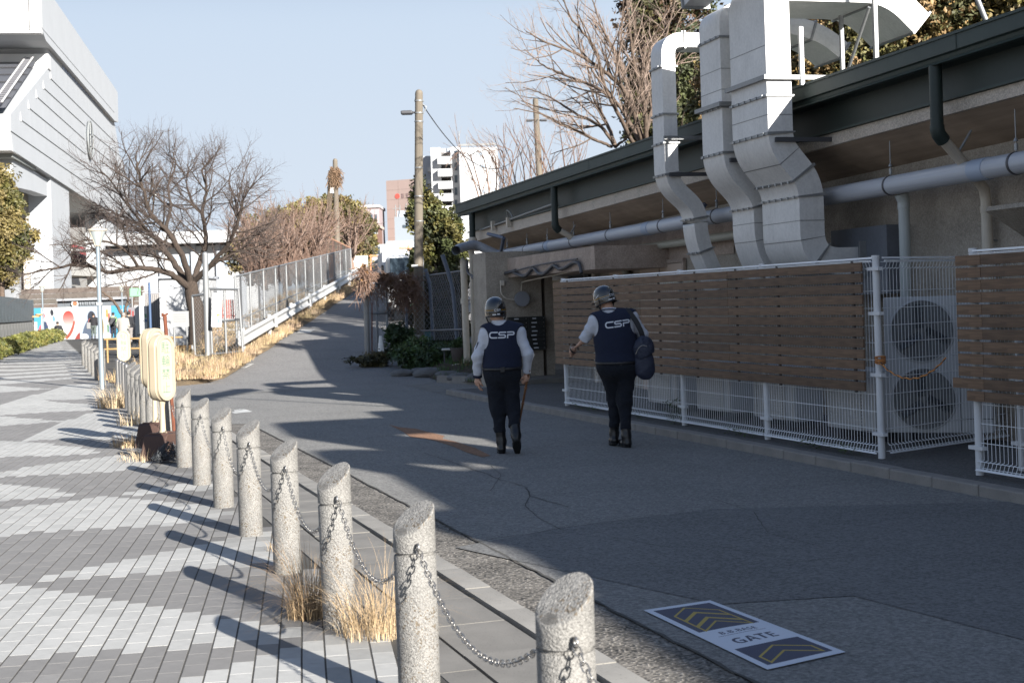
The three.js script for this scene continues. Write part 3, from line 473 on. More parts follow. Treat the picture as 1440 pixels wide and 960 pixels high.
// ---------- horizontal drain pipe hung under the soffit ----------
{
  const t = bG('drain_pipe', 'long grey plastic drain pipe hung on rods below the soffit', 'pipe'), y = (s) => 2.71 - 0.0048 * (s - 11), P = (s) => L(s, 7.87, y(s));
  part(t, 'pipe', [rod(P(-4), P(29.4), 0.101, 24)], mat.pvcGrey);
  part(t, 'end_bend', pipe([P(29.3), P(29.75), sL(667, 343, 29.8), sL(646, 349, 29.4), sL(641, 352, 29.0)], 0.096, 0.14), mat.pvcGrey);
  part(t, 'sleeve', [rod(P(29.5), P(29.75), 0.108, 24), rod(P(29.0), P(29.15), 0.106, 24)], mat.pvcBlue);
  for (const s of [11.78, 20.6, 25.9]) part(t, 'sleeve', rod(P(s - 0.12), P(s + 0.12), 0.107, 24), mat.pvcBlue);
  const cm = dbl(M(0.09, 0.09, 0.1, 0.45, { metalness: 0.4 }));
  for (const s of [11.24, 13.43, 15.8, 18, 20.0, 22.4, 24.4, 26.05, 27.47, 29.0]) {
    const h = part(t, 'hanger', [rod(P(s).add(V(0, 0.1, 0)), L(s, 7.87, 3.24 - 0.0145 * (s - 10.5) - 0.02), 0.006), xf(cyl(0.018, 0.018, 0.06), P(s).add(V(0, 0.12, 0))), xf(cyl(0.012, 0.024, 0.03), P(s).add(V(0, 0.2, 0)))], mat.steel);
    const r = new THREE.TorusGeometry(0.103, 0.005, 6, 28); r.scale(1, 1, 4); r.translate(...P(s).toArray()); part(h, 'strap', r, cm);
  }
  part(t, 'branch', [rod(L(13.36, 7.95, 2.6), L(13.36, 7.97, 2.52), 0.075, 20, 0.062), rod(L(13.36, 7.97, 2.53), L(13.36, 7.97, 0.1), 0.058, 20), rod(L(13.36, 7.97, 2.56), L(13.36, 7.97, 2.44), 0.064, 20)], M(0.5, 0.54, 0.54, 0.45, { map: metalT }));
  const br = M(0.09, 0.11, 0.16, 0.5); part(t, 'angle_bracket', [rod(L(28.6, 7.6, 2.55), L(27.9, 7.5, 2.9), 0.04, 4), rod(L(27.9, 7.5, 2.9), L(28.6, 7.35, 3.02), 0.04, 4), rod(L(18.2, 7.6, 2.62), L(18.0, 7.7, 2.85), 0.04, 4)], br);
}
{
  const t = bG('small_drain_pipe', 'ivory pipe with elbows on the pinkish wall below the grey pipe', 'pipe');
  part(t, 'pipe', pipe([L(17.6, 8.15, 2.42), L(22.6, 8.15, 2.4), L(22.6, 8.15, 1.98), L(22.6, 8.32, 1.95)], 0.06, 0.12), M(0.5, 0.49, 0.42, 0.5, { map: metalT }));
  part(t, 'socket', [rod(L(22.6, 8.15, 2.2), L(22.6, 8.15, 2.08), 0.067, 16), rod(L(22.55, 8.15, 2.4), L(22.4, 8.15, 2.4), 0.067, 16)], mat.pvcIvory);
  const t2 = bG('low_drain_pipe', 'ivory pipe behind the foot of the narrow duct', 'pipe');
  part(t2, 'pipe', pipe([L(20.1, 7.9, 1.8), L(18.3, 7.9, 1.86), L(16.9, 7.9, 1.88)], 0.085, 0.1), M(0.5, 0.5, 0.42, 0.5, { map: metalT }));
  part(t2, 'end_socket', [rod(L(20.1, 7.9, 1.8), L(19.9, 7.9, 1.81), 0.095, 18), rod(L(17.0, 7.9, 1.7), L(17.0, 7.9, 2.5), 0.05, 14), new THREE.SphereGeometry(0.13, 16, 12).translate(...L(17.0, 7.9, 1.86).toArray())], mat.pvcIvory);
}
// ---------- ventilation ducts ----------
// path: [p, y] of the front edge seen from the near side, T: thickness, s0..s1: width along the wall
function ductThing(label, s0, s1, T, pts, bends, flanges, seams, group) {
  const t = bG('ventilation_duct', label, 'duct', group);
  const path = new THREE.CurvePath(); let prev = V(pts[0][0], pts[0][1], 0);
  for (let i = 1; i < pts.length; i++) {
    const p = V(pts[i][0], pts[i][1], 0), q = V(pts[i - 1][0], pts[i - 1][1], 0), d = p.clone().sub(q).normalize();
    if (i === pts.length - 1) { path.add(new THREE.LineCurve3(prev, p)); break; }
    const r = bends[i - 1], e = p.clone().addScaledVector(d, -r), n = V(pts[i + 1][0], pts[i + 1][1], 0).sub(p).normalize();
    path.add(new THREE.LineCurve3(prev, e)); const f = p.clone().addScaledVector(n, r); path.add(new THREE.QuadraticBezierCurve3(e, p.clone(), f)); prev = f;
  }
  const at2 = (u, o) => { const c = path.getPointAt(u), d = path.getTangentAt(u); return [c.x - d.y * o * -1, c.y + d.x * o * -1]; };
  const len = path.getLength();
  function body(u0, u1, o, extra = 0) {     // box section between two path fractions; o: half thickness
    const n = Math.max(2, Math.ceil((u1 - u0) * len / 0.035)), g = [], A = [[], [], [], []];
    for (let i = 0; i <= n; i++) { const u = Math.min(1, Math.max(0, u0 + (u1 - u0) * i / n)), f = at2(u, o), b = at2(u, -o); A[0].push(L(s0 - extra, ...f)); A[1].push(L(s1 + extra, ...f)); A[2].push(L(s1 + extra, ...b)); A[3].push(L(s0 - extra, ...b)); }
    for (let k = 0; k < 4; k++) { const a = A[k], b = A[(k + 1) % 4], rows = new THREE.BufferGeometry(), pos = [], idx = [], uv = []; a.forEach((p, i) => { pos.push(...p.toArray(), ...b[i].toArray()); const d = i / n * (u1 - u0) * len; uv.push(0, d, p.distanceTo(b[i]), d); if (i < n) { const q = i * 2; idx.push(q, q + 2, q + 1, q + 1, q + 2, q + 3); } }); rows.setAttribute('position', new THREE.Float32BufferAttribute(pos, 3)); rows.setAttribute('uv', new THREE.Float32BufferAttribute(uv, 2)); rows.setIndex(idx); rows.computeVertexNormals(); g.push(rows); }
    for (const e of [0, n]) { const q = new THREE.BufferGeometry(); q.setAttribute('position', new THREE.Float32BufferAttribute([A[0][e], A[1][e], A[2][e], A[0][e], A[2][e], A[3][e]].flatMap((p) => p.toArray()), 3)); q.computeVertexNormals(); g.push(boxUV(q)); }
    return merge(g);
  }
  const cuts = [0, ...flanges, 1];
  for (let i = 0; i < cuts.length - 1; i++) if (cuts[i + 1] > cuts[i]) part(t, 'duct_section', body(cuts[i], cuts[i + 1], T / 2), dmat);
  for (const f of flanges) { const h = 0.012 / len; const fl = part(t, 'flange', body(f - h, f + h, T / 2 + 0.022, 0.022), fmat); const m = at2(f, T / 2 + 0.02); const bolts = []; for (let s = s0 + 0.08; s < s1; s += 0.16) bolts.push(bx(0.02, 0.03, 0.03, m[0] - BP0 - 0.004, m[1], -(s - BS0))); if (bolts.length) part(fl, 'clip', bolts, mat.steel); }
  for (const f of seams) { const h = 0.004 / len; part(t, 'seam', body(f - h, f + h, T / 2 + 0.003, 0.003), smat); }
  t.userData.path = undefined; return { t, len, at2 };
}
const dmat = dbl(mat.duct), fmat = dbl(mat.flange), smat = dbl(mat.galv);
// fractions along the path are found from heights on the upright parts
const gooseneck = (p0, top, back, s0, s1, T, label, low, flY, group) => {
  const pts = [[back + 0.66, top - 0.42], [back + 0.3, top - 0.02], [p0, top], [p0, low]], b = [0.3, 0.22];
  const L1 = Math.hypot(0.36, 0.4) + (back + 0.3 - p0) + (top - low); const d = ductThing(label, s0, s1, T, pts, b, [0.004, 0.72 / L1, ...flY.map((y) => 1 - (y - low) / L1 * 1.02).filter((f) => f < 0.99)], [], group); return d;
};
const dg = 'galvanised exhaust ducts up the building';
{ // the widest
  const o = ductThing('widest galvanised exhaust duct, nearest the camera, with curved hood over the roof', 14.42, 15.37, 0.3,
    [[8.92, 4.62], [8.5, 5.0], [7.1, 5.0], [7.1, 3.24], [7.45, 2.82], [7.45, 1.94], [8.1, 1.94]], [0.32, 0.1, 0.17, 0.19, 0.34],
    [], [], dg);
  const f = (y, lo, hi) => { for (let i = 0; i < 60; i++) { const m = (lo + hi) / 2; o.at2(m, 0)[1] > y ? lo = m : hi = m; } return (lo + hi) / 2; };
  const base = 0.38, ys = [3.79, 3.38, 2.93, 2.68].map((y) => f(y, base, 0.95)); o.t.clear(); scene.remove(o.t); used.ventilation_duct = 0;
  ductThing('widest galvanised exhaust duct, nearest the camera, with curved hood over the roof', 14.42, 15.37, 0.3, [[8.92, 4.62], [8.5, 5.0], [7.1, 5.0], [7.1, 3.24], [7.45, 2.82], [7.45, 1.94], [8.1, 1.94]], [0.32, 0.1, 0.17, 0.19, 0.34], [0.004, 0.128, ...ys, 0.9], [f(4.35, base, 0.95), f(3.58, base, 0.95), f(3.12, base, 0.95), f(2.4, base, 0.95), f(2.2, base, 0.95)], dg);
}
{
  const P2 = [[8.62, 4.52], [8.3, 4.76], [7.07, 5.0], [7.07, 3.12], [7.44, 2.74], [7.44, 2.2], [7.66, 1.75]], B2 = [0.25, 0.16, 0.2, 0.2, 0.2], l2 = 'middle galvanised exhaust duct between the narrow duct and the widest one';
  const o = ductThing(l2, 15.67, 16.29, 0.22, P2, B2, [], [], dg), f = (y) => { let lo = 0.38, hi = 0.99; for (let i = 0; i < 60; i++) { const m = (lo + hi) / 2; o.at2(m, 0)[1] > y ? lo = m : hi = m; } return (lo + hi) / 2; };
  const ys = [3.84, 3.3, 2.66].map(f), sm = [4.3, 4.05, 2.45, 2.25].map(f); scene.remove(o.t); used.ventilation_duct = 1;
  ductThing(l2, 15.67, 16.29, 0.22, P2, B2, [0.004, 0.1, f(4.72), ...ys], sm, dg);
}
{
  const P1 = [[8.5, 4.98], [8.0, 4.98], [7.015, 4.98], [7.015, 3.1], [7.4, 2.75], [7.4, 2.35], [7.68, 1.7]], B1 = [0.1, 0.2, 0.2, 0.18, 0.25], l1 = 'narrowest galvanised exhaust duct, farthest along the wall, bending over the eave';
  const o = ductThing(l1, 17.46, 17.86, 0.19, P1, B1, [], [], dg), f = (y) => { let lo = 0.36, hi = 0.995; for (let i = 0; i < 60; i++) { const m = (lo + hi) / 2; o.at2(m, 0)[1] > y ? lo = m : hi = m; } return (lo + hi) / 2; };
  const ys = [4.76, 4.0, 3.62, 3.22, 2.63, 2.2].map(f); scene.remove(o.t); used.ventilation_duct = 2;
  ductThing(l1, 17.46, 17.86, 0.19, P1, B1, [0.004, 0.255, ...ys], [], dg);
}
{ // duct that runs along the wall above, cut by the top of the picture
  const t = bG('overhead_duct', 'overhead galvanised duct cut by the top edge, its dark underside showing', 'duct');
  const a = L(15.9, 6.75, 5.2), b = L(10.75, 6.72, 6.4), d = b.clone().sub(a), len = d.length(), g = boxUV(new THREE.BoxGeometry(0.34, 0.42, len)); g.rotateX(Math.atan2(d.y, -d.z) * -1 + Math.PI); const m = a.clone().add(b).multiplyScalar(0.5);
  const q = new THREE.Quaternion().setFromUnitVectors(V(0, 0, 1), d.clone().normalize()), bo = boxUV(new THREE.BoxGeometry(0.3, 0.26, len)); bo.applyQuaternion(q); bo.translate(m.x, m.y, m.z); part(t, 'duct_section', bo, dmat);
  const fl = boxUV(new THREE.BoxGeometry(0.36, 0.32, 0.03)); fl.applyQuaternion(q); fl.translate(a.x, a.y, a.z); part(t, 'flange', fl, fmat);
  part(t, 'hood', bx(0.4, 0.5, 0.9, 6.72 - BP0, 6.5, -(10.8 - BS0)), dmat);
  part(t, 'bracket', [rod(L(14.6, 6.85, 5.5), L(14.6, 7.5, 4.9), 0.025, 4), rod(L(11.5, 6.85, 6.2), L(11.5, 7.8, 4.0), 0.03, 4)], mat.steel);
}
gooseneck(7.1, 5.8, 8.5, 3.4, 5.1, 0.5, 'exhaust duct beyond the right edge of the picture, next to the widest', 2, [], dg);
gooseneck(7.1, 5.95, 7.3, -0.2, 0.75, 0.3, 'exhaust duct beyond the right edge, second past the widest', 2, [], dg);
gooseneck(7.1, 5.85, 7.3, -4.6, -4.1, 0.3, 'exhaust duct beyond the right edge, by the roof storey', 2, [], dg);
{  // unseen box added on the roof to keep the sun off the guards
  const t = bG('added_roof_box', 'pale added box beyond the right edge of the picture, shading the guards', 'added box'); part(t, 'case', rb(0.95, 1.3, 3.6, 0.03, 8.45 - BP0, 4.65, BS0 - 6.4), mat.whiteWorn); part(t, 'frame', [bx(0.9, 0.1, 0.1, 8.45 - BP0, 3.98, BS0 - 5), bx(0.9, 0.1, 0.1, 8.45 - BP0, 3.98, BS0 - 7.8)].map((g) => g.translate(0, 0, 0)), mat.galv);
}
{
  const t = bG('fan_box', 'blue grey fan box on the wall where the widest duct ends', 'fan box'), m = M(0.2, 0.22, 0.26, 0.5, { map: metalT, metalness: 0.3 });
  part(t, 'case', bx(0.28, 0.75, 1.25, 8.15 - BP0, 1.93, -(14.42 - BS0)), m); part(t, 'collar', [bx(0.1, 0.4, 0.03, 7.98 - BP0, 1.95, -(14.25 - BS0)), rod(L(14.3, 8.02, 1.6), L(14.3, 8.02, 2.16), 0.012)], mat.galv);
}
{
  const t = bG('duct_support', 'galvanised steel posts and bars on the roof holding the duct hoods', 'support frame');
  const pst = (s, p, y0, y1, w = 0.05) => bx(w, y1 - y0, w, p - BP0, (y0 + y1) / 2, -(s - BS0));
  part(t, 'post', pst(14.05, 8.1, 3.9, 5.3, 0.045), mat.galv); part(t, 'post', pst(14.9, 8.15, 3.9, 4.8, 0.04), mat.galv); part(t, 'post', pst(14.38, 7.36, 3.9, 4.55, 0.045), mat.steel);
  part(t, 'brace', rod(L(14.9, 8.15, 4.0), L(14.2, 8.12, 4.75), 0.022, 4), mat.galv);
  for (const [s, p0, p1, y] of [[14.39, 6.93, 8.2, 3.99], [14.39, 7.02, 7.78, 3.3], [15.62, 6.93, 7.8, 3.87], [15.62, 7.02, 7.75, 3.2], [17.42, 6.9, 7.9, 3.68], [17.42, 6.96, 7.75, 3.2]]) part(t, 'bar', bx(p1 - p0, 0.05, 0.04, (p0 + p1) / 2 - BP0, y, -(s - BS0)), y < 3.4 ? mat.darkGrey : mat.galv);
  for (const [s0, s1, y] of [[14.36, 15.43, 3.99], [15.6, 16.36, 3.87]]) part(t, 'bar', bx(0.04, 0.05, s1 - s0, 6.915 - BP0, y, -((s0 + s1) / 2 - BS0)), mat.flange);
}
// ---------- entrance fittings ----------
{
  const t = bG('meter_disc', 'round grey metal disc on the wall above the mailboxes', 'disc'), c = sL(734, 420, 25.9), g = new THREE.CylinderGeometry(0.142, 0.142, 0.07, 32); g.rotateX(Math.PI / 2); g.translate(c.x, c.y, c.z);
  part(t, 'disc', g, M(0.3, 0.32, 0.36, 0.4, { metalness: 0.4 }));
  const h = sL(706, 398, 25.93); part(t, 'junction_box', rb(0.08, 0.1, 0.06, 0.01, h.x, h.y, h.z), mat.pvcIvory);
  part(t, 'conduit', [tube([sL(704, 401, 25.93), sL(705, 412, 25.93), sL(711, 419, 25.93), sL(719, 421, 25.93), sL(727, 421, 25.93)], 0.014), pipe([sL(733, 411, 25.93), sL(733.5, 397, 25.93), sL(740, 395, 25.5), sL(812, 380, 22)], 0.012, 0.04)], mat.pvcIvory);
}
{
  const a = sL(713.5, 446, 25.97), b = sL(765, 491, 25.97), W = b.x - a.x, H = a.y - b.y, t = bG('mailbox_bank', 'black bank of mailboxes on the entrance wall behind the left guard', 'mailboxes'), z = a.z + 0.13;
  const bm = M(0.016, 0.018, 0.018, 0.4), sl = M(0.5, 0.52, 0.55, 0.5), lm = M(0.35, 0.5, 0.45, 0.6);
  part(t, 'case', bx(W, H, 0.24, (a.x + b.x) / 2, (a.y + b.y) / 2, a.z + 0.02), bm);
  for (let c = 0; c < 2; c++) for (let r = 0; r < 8; r++) {
    const x = a.x + W * (0.01 + 0.255 + c * 0.49), y = a.y - H * (r + 0.5) / 8, d = part(t, 'mailbox_door', rb(W * 0.475, H / 8 - 0.008, 0.02, 0.004, x, y, z + 0.022), bm);
    part(d, 'name_slip', bx(W * rr(0.1, 0.17), H * 0.035, 0.004, x - W * rr(0.03, 0.11), y + H * 0.004, z + 0.035), c === 0 && r === 3 ? lm : sl); part(d, 'lock', cyl(0.008, 0.008, 0.008, 0, 0, 0, 10).rotateX(Math.PI / 2).translate(x + W * 0.19, y + 0.005, z + 0.033), mat.chain);
  }
}
{
  const p = sPt(744, 541, 25.3).setY(FY), t = thing('steel_post', 'thin stainless post in front of the entrance wall by the mailboxes', 'post', p); part(t, 'post', cyl(0.034, 0.034, 0.62), mat.chain); part(t, 'band', cyl(0.036, 0.036, 0.03, 0, 0.46, 0), mat.pvcIvory);
}
{
  const t = bG('cable_run', 'dark sagging and coiled cables on the face of the canopy slab', 'cables'), q = (l, p) => l.map(([u, v]) => { const [s, y] = onB(u, v, p); return L(s, p, y); });
  part(t, 'cable', tube(q([[657, 366], [657, 380], [664, 388], [680, 388], [700, 385], [715, 383], [725, 380]], 7.0), 0.028, 8, 50), mat.darkGrey);
  part(t, 'cable', tube(q([[722, 383], [735, 388], [741, 386], [750, 377], [757, 384], [764, 385], [772, 379], [779, 373], [786, 378], [795, 376], [808, 369], [815, 372], [818, 384]], 7.0), 0.03, 8, 90), mat.darkGrey);
  part(t, 'cable', tube(q([[672, 392], [690, 391], [720, 382], [760, 372], [812, 364]], 6.98), 0.014, 6, 40), mat.darkGrey);
  part(t, 'cable', tube(q([[664, 390], [676, 395], [684, 396]], 6.98), 0.03, 8, 16), mat.darkGrey);
}
{ // ivory drains at the corner
  const t = thing('corner_drain', 'ivory drain pipe at the building corner ending in an elbow over the plants', 'pipe', gd(657, 515, 0.25)); const D = -t.position.z, q = (u, v) => at(u, v, D).sub(t.position);
  part(t, 'pipe', pipe([q(645, 365), q(651.5, 365), q(657, 515), q(637, 516), q(632, 524)], 0.072, 0.1), mat.pvcIvory); part(t, 'socket', [rod(q(653, 420), q(653.2, 427), 0.084, 16), rod(q(656.5, 505), q(656.8, 512), 0.084, 16)], mat.pvcIvory);
  const t2 = thing('corner_drain', 'straight ivory drain pipe right against the building corner', 'pipe', at(673, 540, D + 0.3).setY(0)); const q2 = (u, v) => at(u, v, D + 0.3).sub(t2.position); part(t2, 'pipe', pipe([q2(659, 346), q2(664, 356), q2(669, 540)], 0.066, 0.1), mat.pvcIvory); part(t2, 'socket', rod(q2(665.5, 421), q2(665.8, 426), 0.075, 16), mat.pvcIvory);
}
// ---------- white mesh fences with brown slats ----------
const FQ = 7.12;
const wireMat = M(0.78, 0.8, 0.82, 0.45);
const fenceGroup = (n, l, s) => thing(n, l, 'fence', road(s, FQ, FY), RO);
function meshPanel(parent, w, h, z0, sign = 1) {            // panel in the local yz plane from z0 towards -z; wires 50 mm apart, bent rolls at head and foot
  const wires = [], r = 0.003, rails = [];
  const prof = [[0.0, 0.06], [0.055, 0.045], [0.03, 0.115], [0, 0.125], [0, h - 0.125], [0.03, h - 0.115], [0.055, h - 0.045], [0, h - 0.06]].map(([x, y]) => [-x * sign, y]);
  for (let z = 0.025; z < w; z += 0.05) for (let k = 0; k < prof.length - 1; k++) wires.push(rod(V(prof[k][0], prof[k][1], z0 - z), V(prof[k + 1][0], prof[k + 1][1], z0 - z), r, 4));
  for (const [x, y] of [prof[0], prof[1], prof[2], prof[5], prof[6], prof[7]]) rails.push(rod(V(x, y, z0), V(x, y, z0 - w), r * 1.15, 5));
  for (const [x, y] of [[-0.045 * sign, 0.02 + 0.03], [-0.045 * sign, h - 0.05], [-0.02 * sign, h - 0.022]]) rails.push(bx(0.012, 0.016, w, x, y, z0 - w / 2));
  for (let y = 0.26; y < h - 0.2; y += 0.155) rails.push(rod(V(0.004, y, z0), V(0.004, y, z0 - w), r * 1.1, 5));
  const p = part(parent, 'mesh_panel', rails, wireMat); part(p, 'wires', wires, wireMat).userData.kind = 'stuff'; return p;
}
function fencePost(parent, z, h, x = 0) {
  const p = part(parent, 'post', [cyl(0.032, 0.032, h, x, 0, z, 18), cyl(0.036, 0.036, 0.03, x, h - 0.01, z, 18)], mat.white);
  for (const y of [0.22, 0.75, 1.3, h - 0.1]) part(p, 'clamp', [bx(0.05, 0.03, 0.18, x - 0.012, y, z), cyl(0.037, 0.037, 0.035, x, y - 0.018, z, 16)], mat.white); return p;
}
const slatTones = [1, 0.9, 1.08, 0.96, 0.84].map((k, i) => { const m = (i % 2 ? mat.slat2 : mat.slat).clone(); m.color.multiplyScalar(0.92 * (0.5 + 0.5 * k)); return m; });
function slats(parent, z0, z1, rows, y0, joints, group) {
  const zs = [z0, ...joints, z1], g = [];
  for (let i = 0; i < zs.length - 1; i++) { const len = zs[i] - zs[i + 1] - 0.004; g.push([0, 1].map((k) => { const b = boxUV(new RoundedBoxGeometry(0.02, 0.081, len, 1, 0.003)); const u = b.attributes.uv; for (let j = 0; j < u.count; j++) u.setXY(j, u.getX(j) + k * 0.31 + i * 0.2, u.getY(j) + k * 0.13); return b; })); }
  for (let r = 0; r < rows; r++) for (let i = 0; i < zs.length - 1; i++) { const p = part(parent, 'slat', g[i][(r + i) % 2], slatTones[(r * 7 + i * 3 + zs.length) % 5]); p.position.set(-0.075 + rr(-0.002, 0.002), y0 - r * 0.0983, (zs[i] + zs[i + 1]) / 2 + (joints.length && i === 0 ? 0 : 0)); }
}
{
  const f = fenceGroup('slat_fence', 'long white mesh fence clad with brown wood-look slats behind the right guard', 11.05);
  const zs = [0, -2.1, -4.1, -6.05, -8.0]; zs.forEach((z) => fencePost(f, z, 1.8));
  for (let i = 0; i < 4; i++) meshPanel(f, zs[i] - zs[i + 1] - 0.03, 1.82, zs[i] - 0.015);
  slats(f, -0.11, -8.2, 12, 1.722, [-2.74, -5.1]);
  part(f, 'slat_rail', [-0.3, -1.7, -2.6, -3.6, -4.6, -6, -7.7].map((z) => bx(0.02, 1.2, 0.03, -0.052, 1.18, z)), mat.darkGrey);
}
{
  const f = fenceGroup('slat_fence', 'white mesh fence with brown slats cut by the right edge of the picture', 9.65);
  const zs = [0, 2.0, 4.0, 6.0]; zs.forEach((z) => fencePost(f, z, 1.8)); fencePost(f, -0.05, 1.1, 0.45);
  for (let i = 0; i < 3; i++) meshPanel(f, 1.97, 1.82, zs[i + 1] - 0.015);
  slats(f, 4.2, 0.2, 12, 1.722, [2.4]);
  // left ends run past the post unevenly
  const ends = [0.12, 0.12, 0.12, 0.12, 0.12, 0.12, 0.12, 0.12, 0.12, 0.12, 0.2, 0.02];
  ends.forEach((e, r) => { const len = 0.2 + e; const b = boxUV(new RoundedBoxGeometry(0.02, 0.081, len, 1, 0.003)); const p = part(f, 'slat', b, mat.slat); p.position.set(-0.075, 1.722 - r * 0.0983, 0.198 - len / 2); });
  part(f, 'brace', [rod(V(0.45, 0.15, 0.2), V(0.4, 1.0, 0.9), 0.02), rod(V(0.45, 0.2, 0.2), V(0.45, 0.25, 1.4), 0.02)], mat.white);
}
{ // opened gate panel between them
  const p0 = road(11.05, FQ, FY), turn = -52, f = thing('mesh_gate', 'white mesh gate panel swung open in front of the outdoor units', 'gate', p0, turn);
  meshPanel(f, 1.95, 1.82, -0.07, -1);
  part(f, 'post', [cyl(0.03, 0.03, 1.83, 0, 0, -2.05, 16)], mat.white);
}
{ // orange rope
  const t = thing('rope', 'orange and black rope sagging from the fence post across the gate', 'rope', V()), a = road(11.0, FQ - 0.05, 0.98), b = road(10.0, FQ - 0.04, 1.02), c = hang(a, b, 0.17), o = [], k = [];
  const n = 64, pts = c.getSpacedPoints(n); for (let i = 0; i < n; i++) for (const h of [0, 1]) { const w = (i * 0.9 + h * Math.PI), off = V(0, Math.cos(w), Math.sin(w)).multiplyScalar(0.004), w2 = ((i + 1) * 0.9 + h * Math.PI), of2 = V(0, Math.cos(w2), Math.sin(w2)).multiplyScalar(0.004); (h ? k : o).push(rod(pts[i].clone().add(off), pts[i + 1].clone().add(of2), h ? 0.0045 : 0.006, 5)); }
  part(t, 'orange_strand', o, M(0.6, 0.24, 0.05, 0.8)); part(t, 'black_strand', k, mat.black);
  const kn = []; for (let i = 0; i < 5; i++) { const g = new THREE.TorusGeometry(0.04 + rnd() * 0.006, 0.007, 6, 18); g.rotateX(Math.PI / 2 + rr(-0.3, 0.3)); g.translate(a.x + 0.03, a.y - 0.03 + i * 0.013, a.z); kn.push(g); } part(t, 'knot', kn, M(0.42, 0.17, 0.05, 0.8));
}
// ---------- outdoor units ----------
const unitPaint = M(0.5, 0.51, 0.52, 0.5, { map: panelT });
function fanUnit(name, label, pos, turn, W, H, Dp, fans, group) {
  const t = thing(name, label, 'outdoor unit', pos, turn, group);
  part(t, 'case', rb(W, H, Dp, 0.012, 0, H / 2 + 0.1, 0), unitPaint); for (const k of [-0.3, 0.3]) part(t, 'foot', bx(0.06, 0.1, Dp, W * k, 0.05, 0), mat.darkGrey);
  part(t, 'seam', [bx(0.006, H - 0.04, 0.004, W * 0.2, H / 2 + 0.1, Dp / 2 + 0.001), bx(W * 0.3, 0.006, 0.004, W * 0.35, H * 0.18, Dp / 2 + 0.001)], mat.darkGrey);
  for (let i = 0; i < fans; i++) {
    const R = Math.min(W * 0.31, H / fans * 0.44), cx = -W * 0.14, cy = 0.1 + H * (i + 0.5) / fans, z = Dp / 2;
    const rec = new THREE.CylinderGeometry(R, R, 0.012, 40); rec.rotateX(Math.PI / 2); rec.translate(cx, cy, z + 0.001); const f = part(t, 'fan_opening', rec, M(0.16, 0.165, 0.165, 0.6));
    const gr = []; for (let k = 1; k <= 6; k++) { const q = new THREE.TorusGeometry(R * k / 6, 0.003, 5, 40); q.translate(cx, cy, z + 0.02); gr.push(q); } for (let k = 0; k < 24; k++) { const a = k / 24 * 6.283; gr.push(rod(V(cx + Math.cos(a) * R * 0.16, cy + Math.sin(a) * R * 0.16, z + 0.022), V(cx + Math.cos(a) * R, cy + Math.sin(a) * R, z + 0.018), 0.0025, 4)); } part(f, 'grille', gr, M(0.16, 0.17, 0.175, 0.5));
    const bl = []; for (let k = 0; k < 3; k++) { const b = new THREE.BoxGeometry(R * 0.5, R * 0.8, 0.01); b.translate(0, R * 0.5, 0); b.rotateY(0.5); b.rotateZ(k * 2.094); b.translate(cx, cy, z + 0.009); bl.push(b); } part(f, 'blades', bl, M(0.06, 0.065, 0.07, 0.6));
    const rim = new THREE.TorusGeometry(R * 1.03, 0.012, 8, 40); rim.translate(cx, cy, z + 0.004); part(f, 'rim', rim, unitPaint);
  }
  return t;
}
{
  const p = gd(1300, 605, FY); p.z -= 0.55; p.x += 0.15;
  const t = fanUnit('outdoor_unit', 'tall white outdoor unit with two round fans behind the mesh gate', V(4.2, FY, -14.0), -24, 1.0, 1.33, 0.38, 2);
  part(t, 'sticker', bx(0.05, 0.1, 0.003, 0.34, 1.25, 0.192), M(0.02, 0.05, 0.16, 0.5));
  const spots = [[12.6, 'nearest the mesh gate'], [14.2, 'second from the gate'], [15.7, 'third from the gate'], [17.2, 'behind the right guard']];
  spots.forEach(([s, w], i) => { const u = fanUnit('outdoor_unit', 'low beige outdoor unit behind the slat fence, ' + w, road(s, 7.95, FY), RO - 90 + 0, 0.95, i === 0 ? 0.62 : 0.6, 0.34, 0); const gl = []; for (let k = 0; k < 15; k++) gl.push(bx(0.62, 0.012, 0.012, -0.1, 0.18 + k * 0.033, 0.177)); part(u, 'louvre', gl, mat.whiteWorn); for (const x of [-0.42, 0.24, 0.43]) part(u, 'panel_strip', bx(0.05, 0.56, 0.012, x, 0.4, 0.177), mat.whiteWorn); });
}
{ // weeds at the foot of the fence
  const leaf = (n, spread, len, m) => { const pos = []; for (let i = 0; i < n; i++) { const a = rnd() * 6.283, x = rr(-1, 1) * spread, z = rr(-1, 1) * 0.09, y = rnd() * len, L2 = rr(0.015, 0.04), d = V(Math.cos(a), rr(-0.1, 0.8), Math.sin(a)).normalize(), s = V(-d.z, rr(-0.3, 0.3), d.x).multiplyScalar(L2 * 0.4), o = V(z, y, x); const p1 = o.clone().add(d.clone().multiplyScalar(L2 * 0.5)).add(s), p2 = o.clone().add(d.clone().multiplyScalar(L2)), p3 = o.clone().add(d.clone().multiplyScalar(L2 * 0.5)).sub(s); pos.push(...o.toArray(), ...p1.toArray(), ...p2.toArray(), ...o.toArray(), ...p2.toArray(), ...p3.toArray()); } const g = new THREE.BufferGeometry(); g.setAttribute('position', new THREE.Float32BufferAttribute(pos, 3)); g.computeVertexNormals(); return clean(g); };
  const spots = [[11.9, 'green weeds at the foot of the near fence post', 260, 0.5, 0.08], [13.6, 'low weeds along the middle of the fence foot', 160, 0.35, 0.07], [15.35, 'taller leafy weed at the second fence post', 220, 0.16, 0.3], [18.2, 'green weeds at the far end of the fence foot', 160, 0.5, 0.06], [16.6, 'scattered weeds under the slats behind the right guard', 140, 0.5, 0.07]];
  for (const [s, l, n, sp, h] of spots) { const t = thing('weeds', l, 'weeds', road(s, FQ - 0.02, FY), RO); part(t, 'leaves', leaf(n, sp, h, 0), weed); }
}
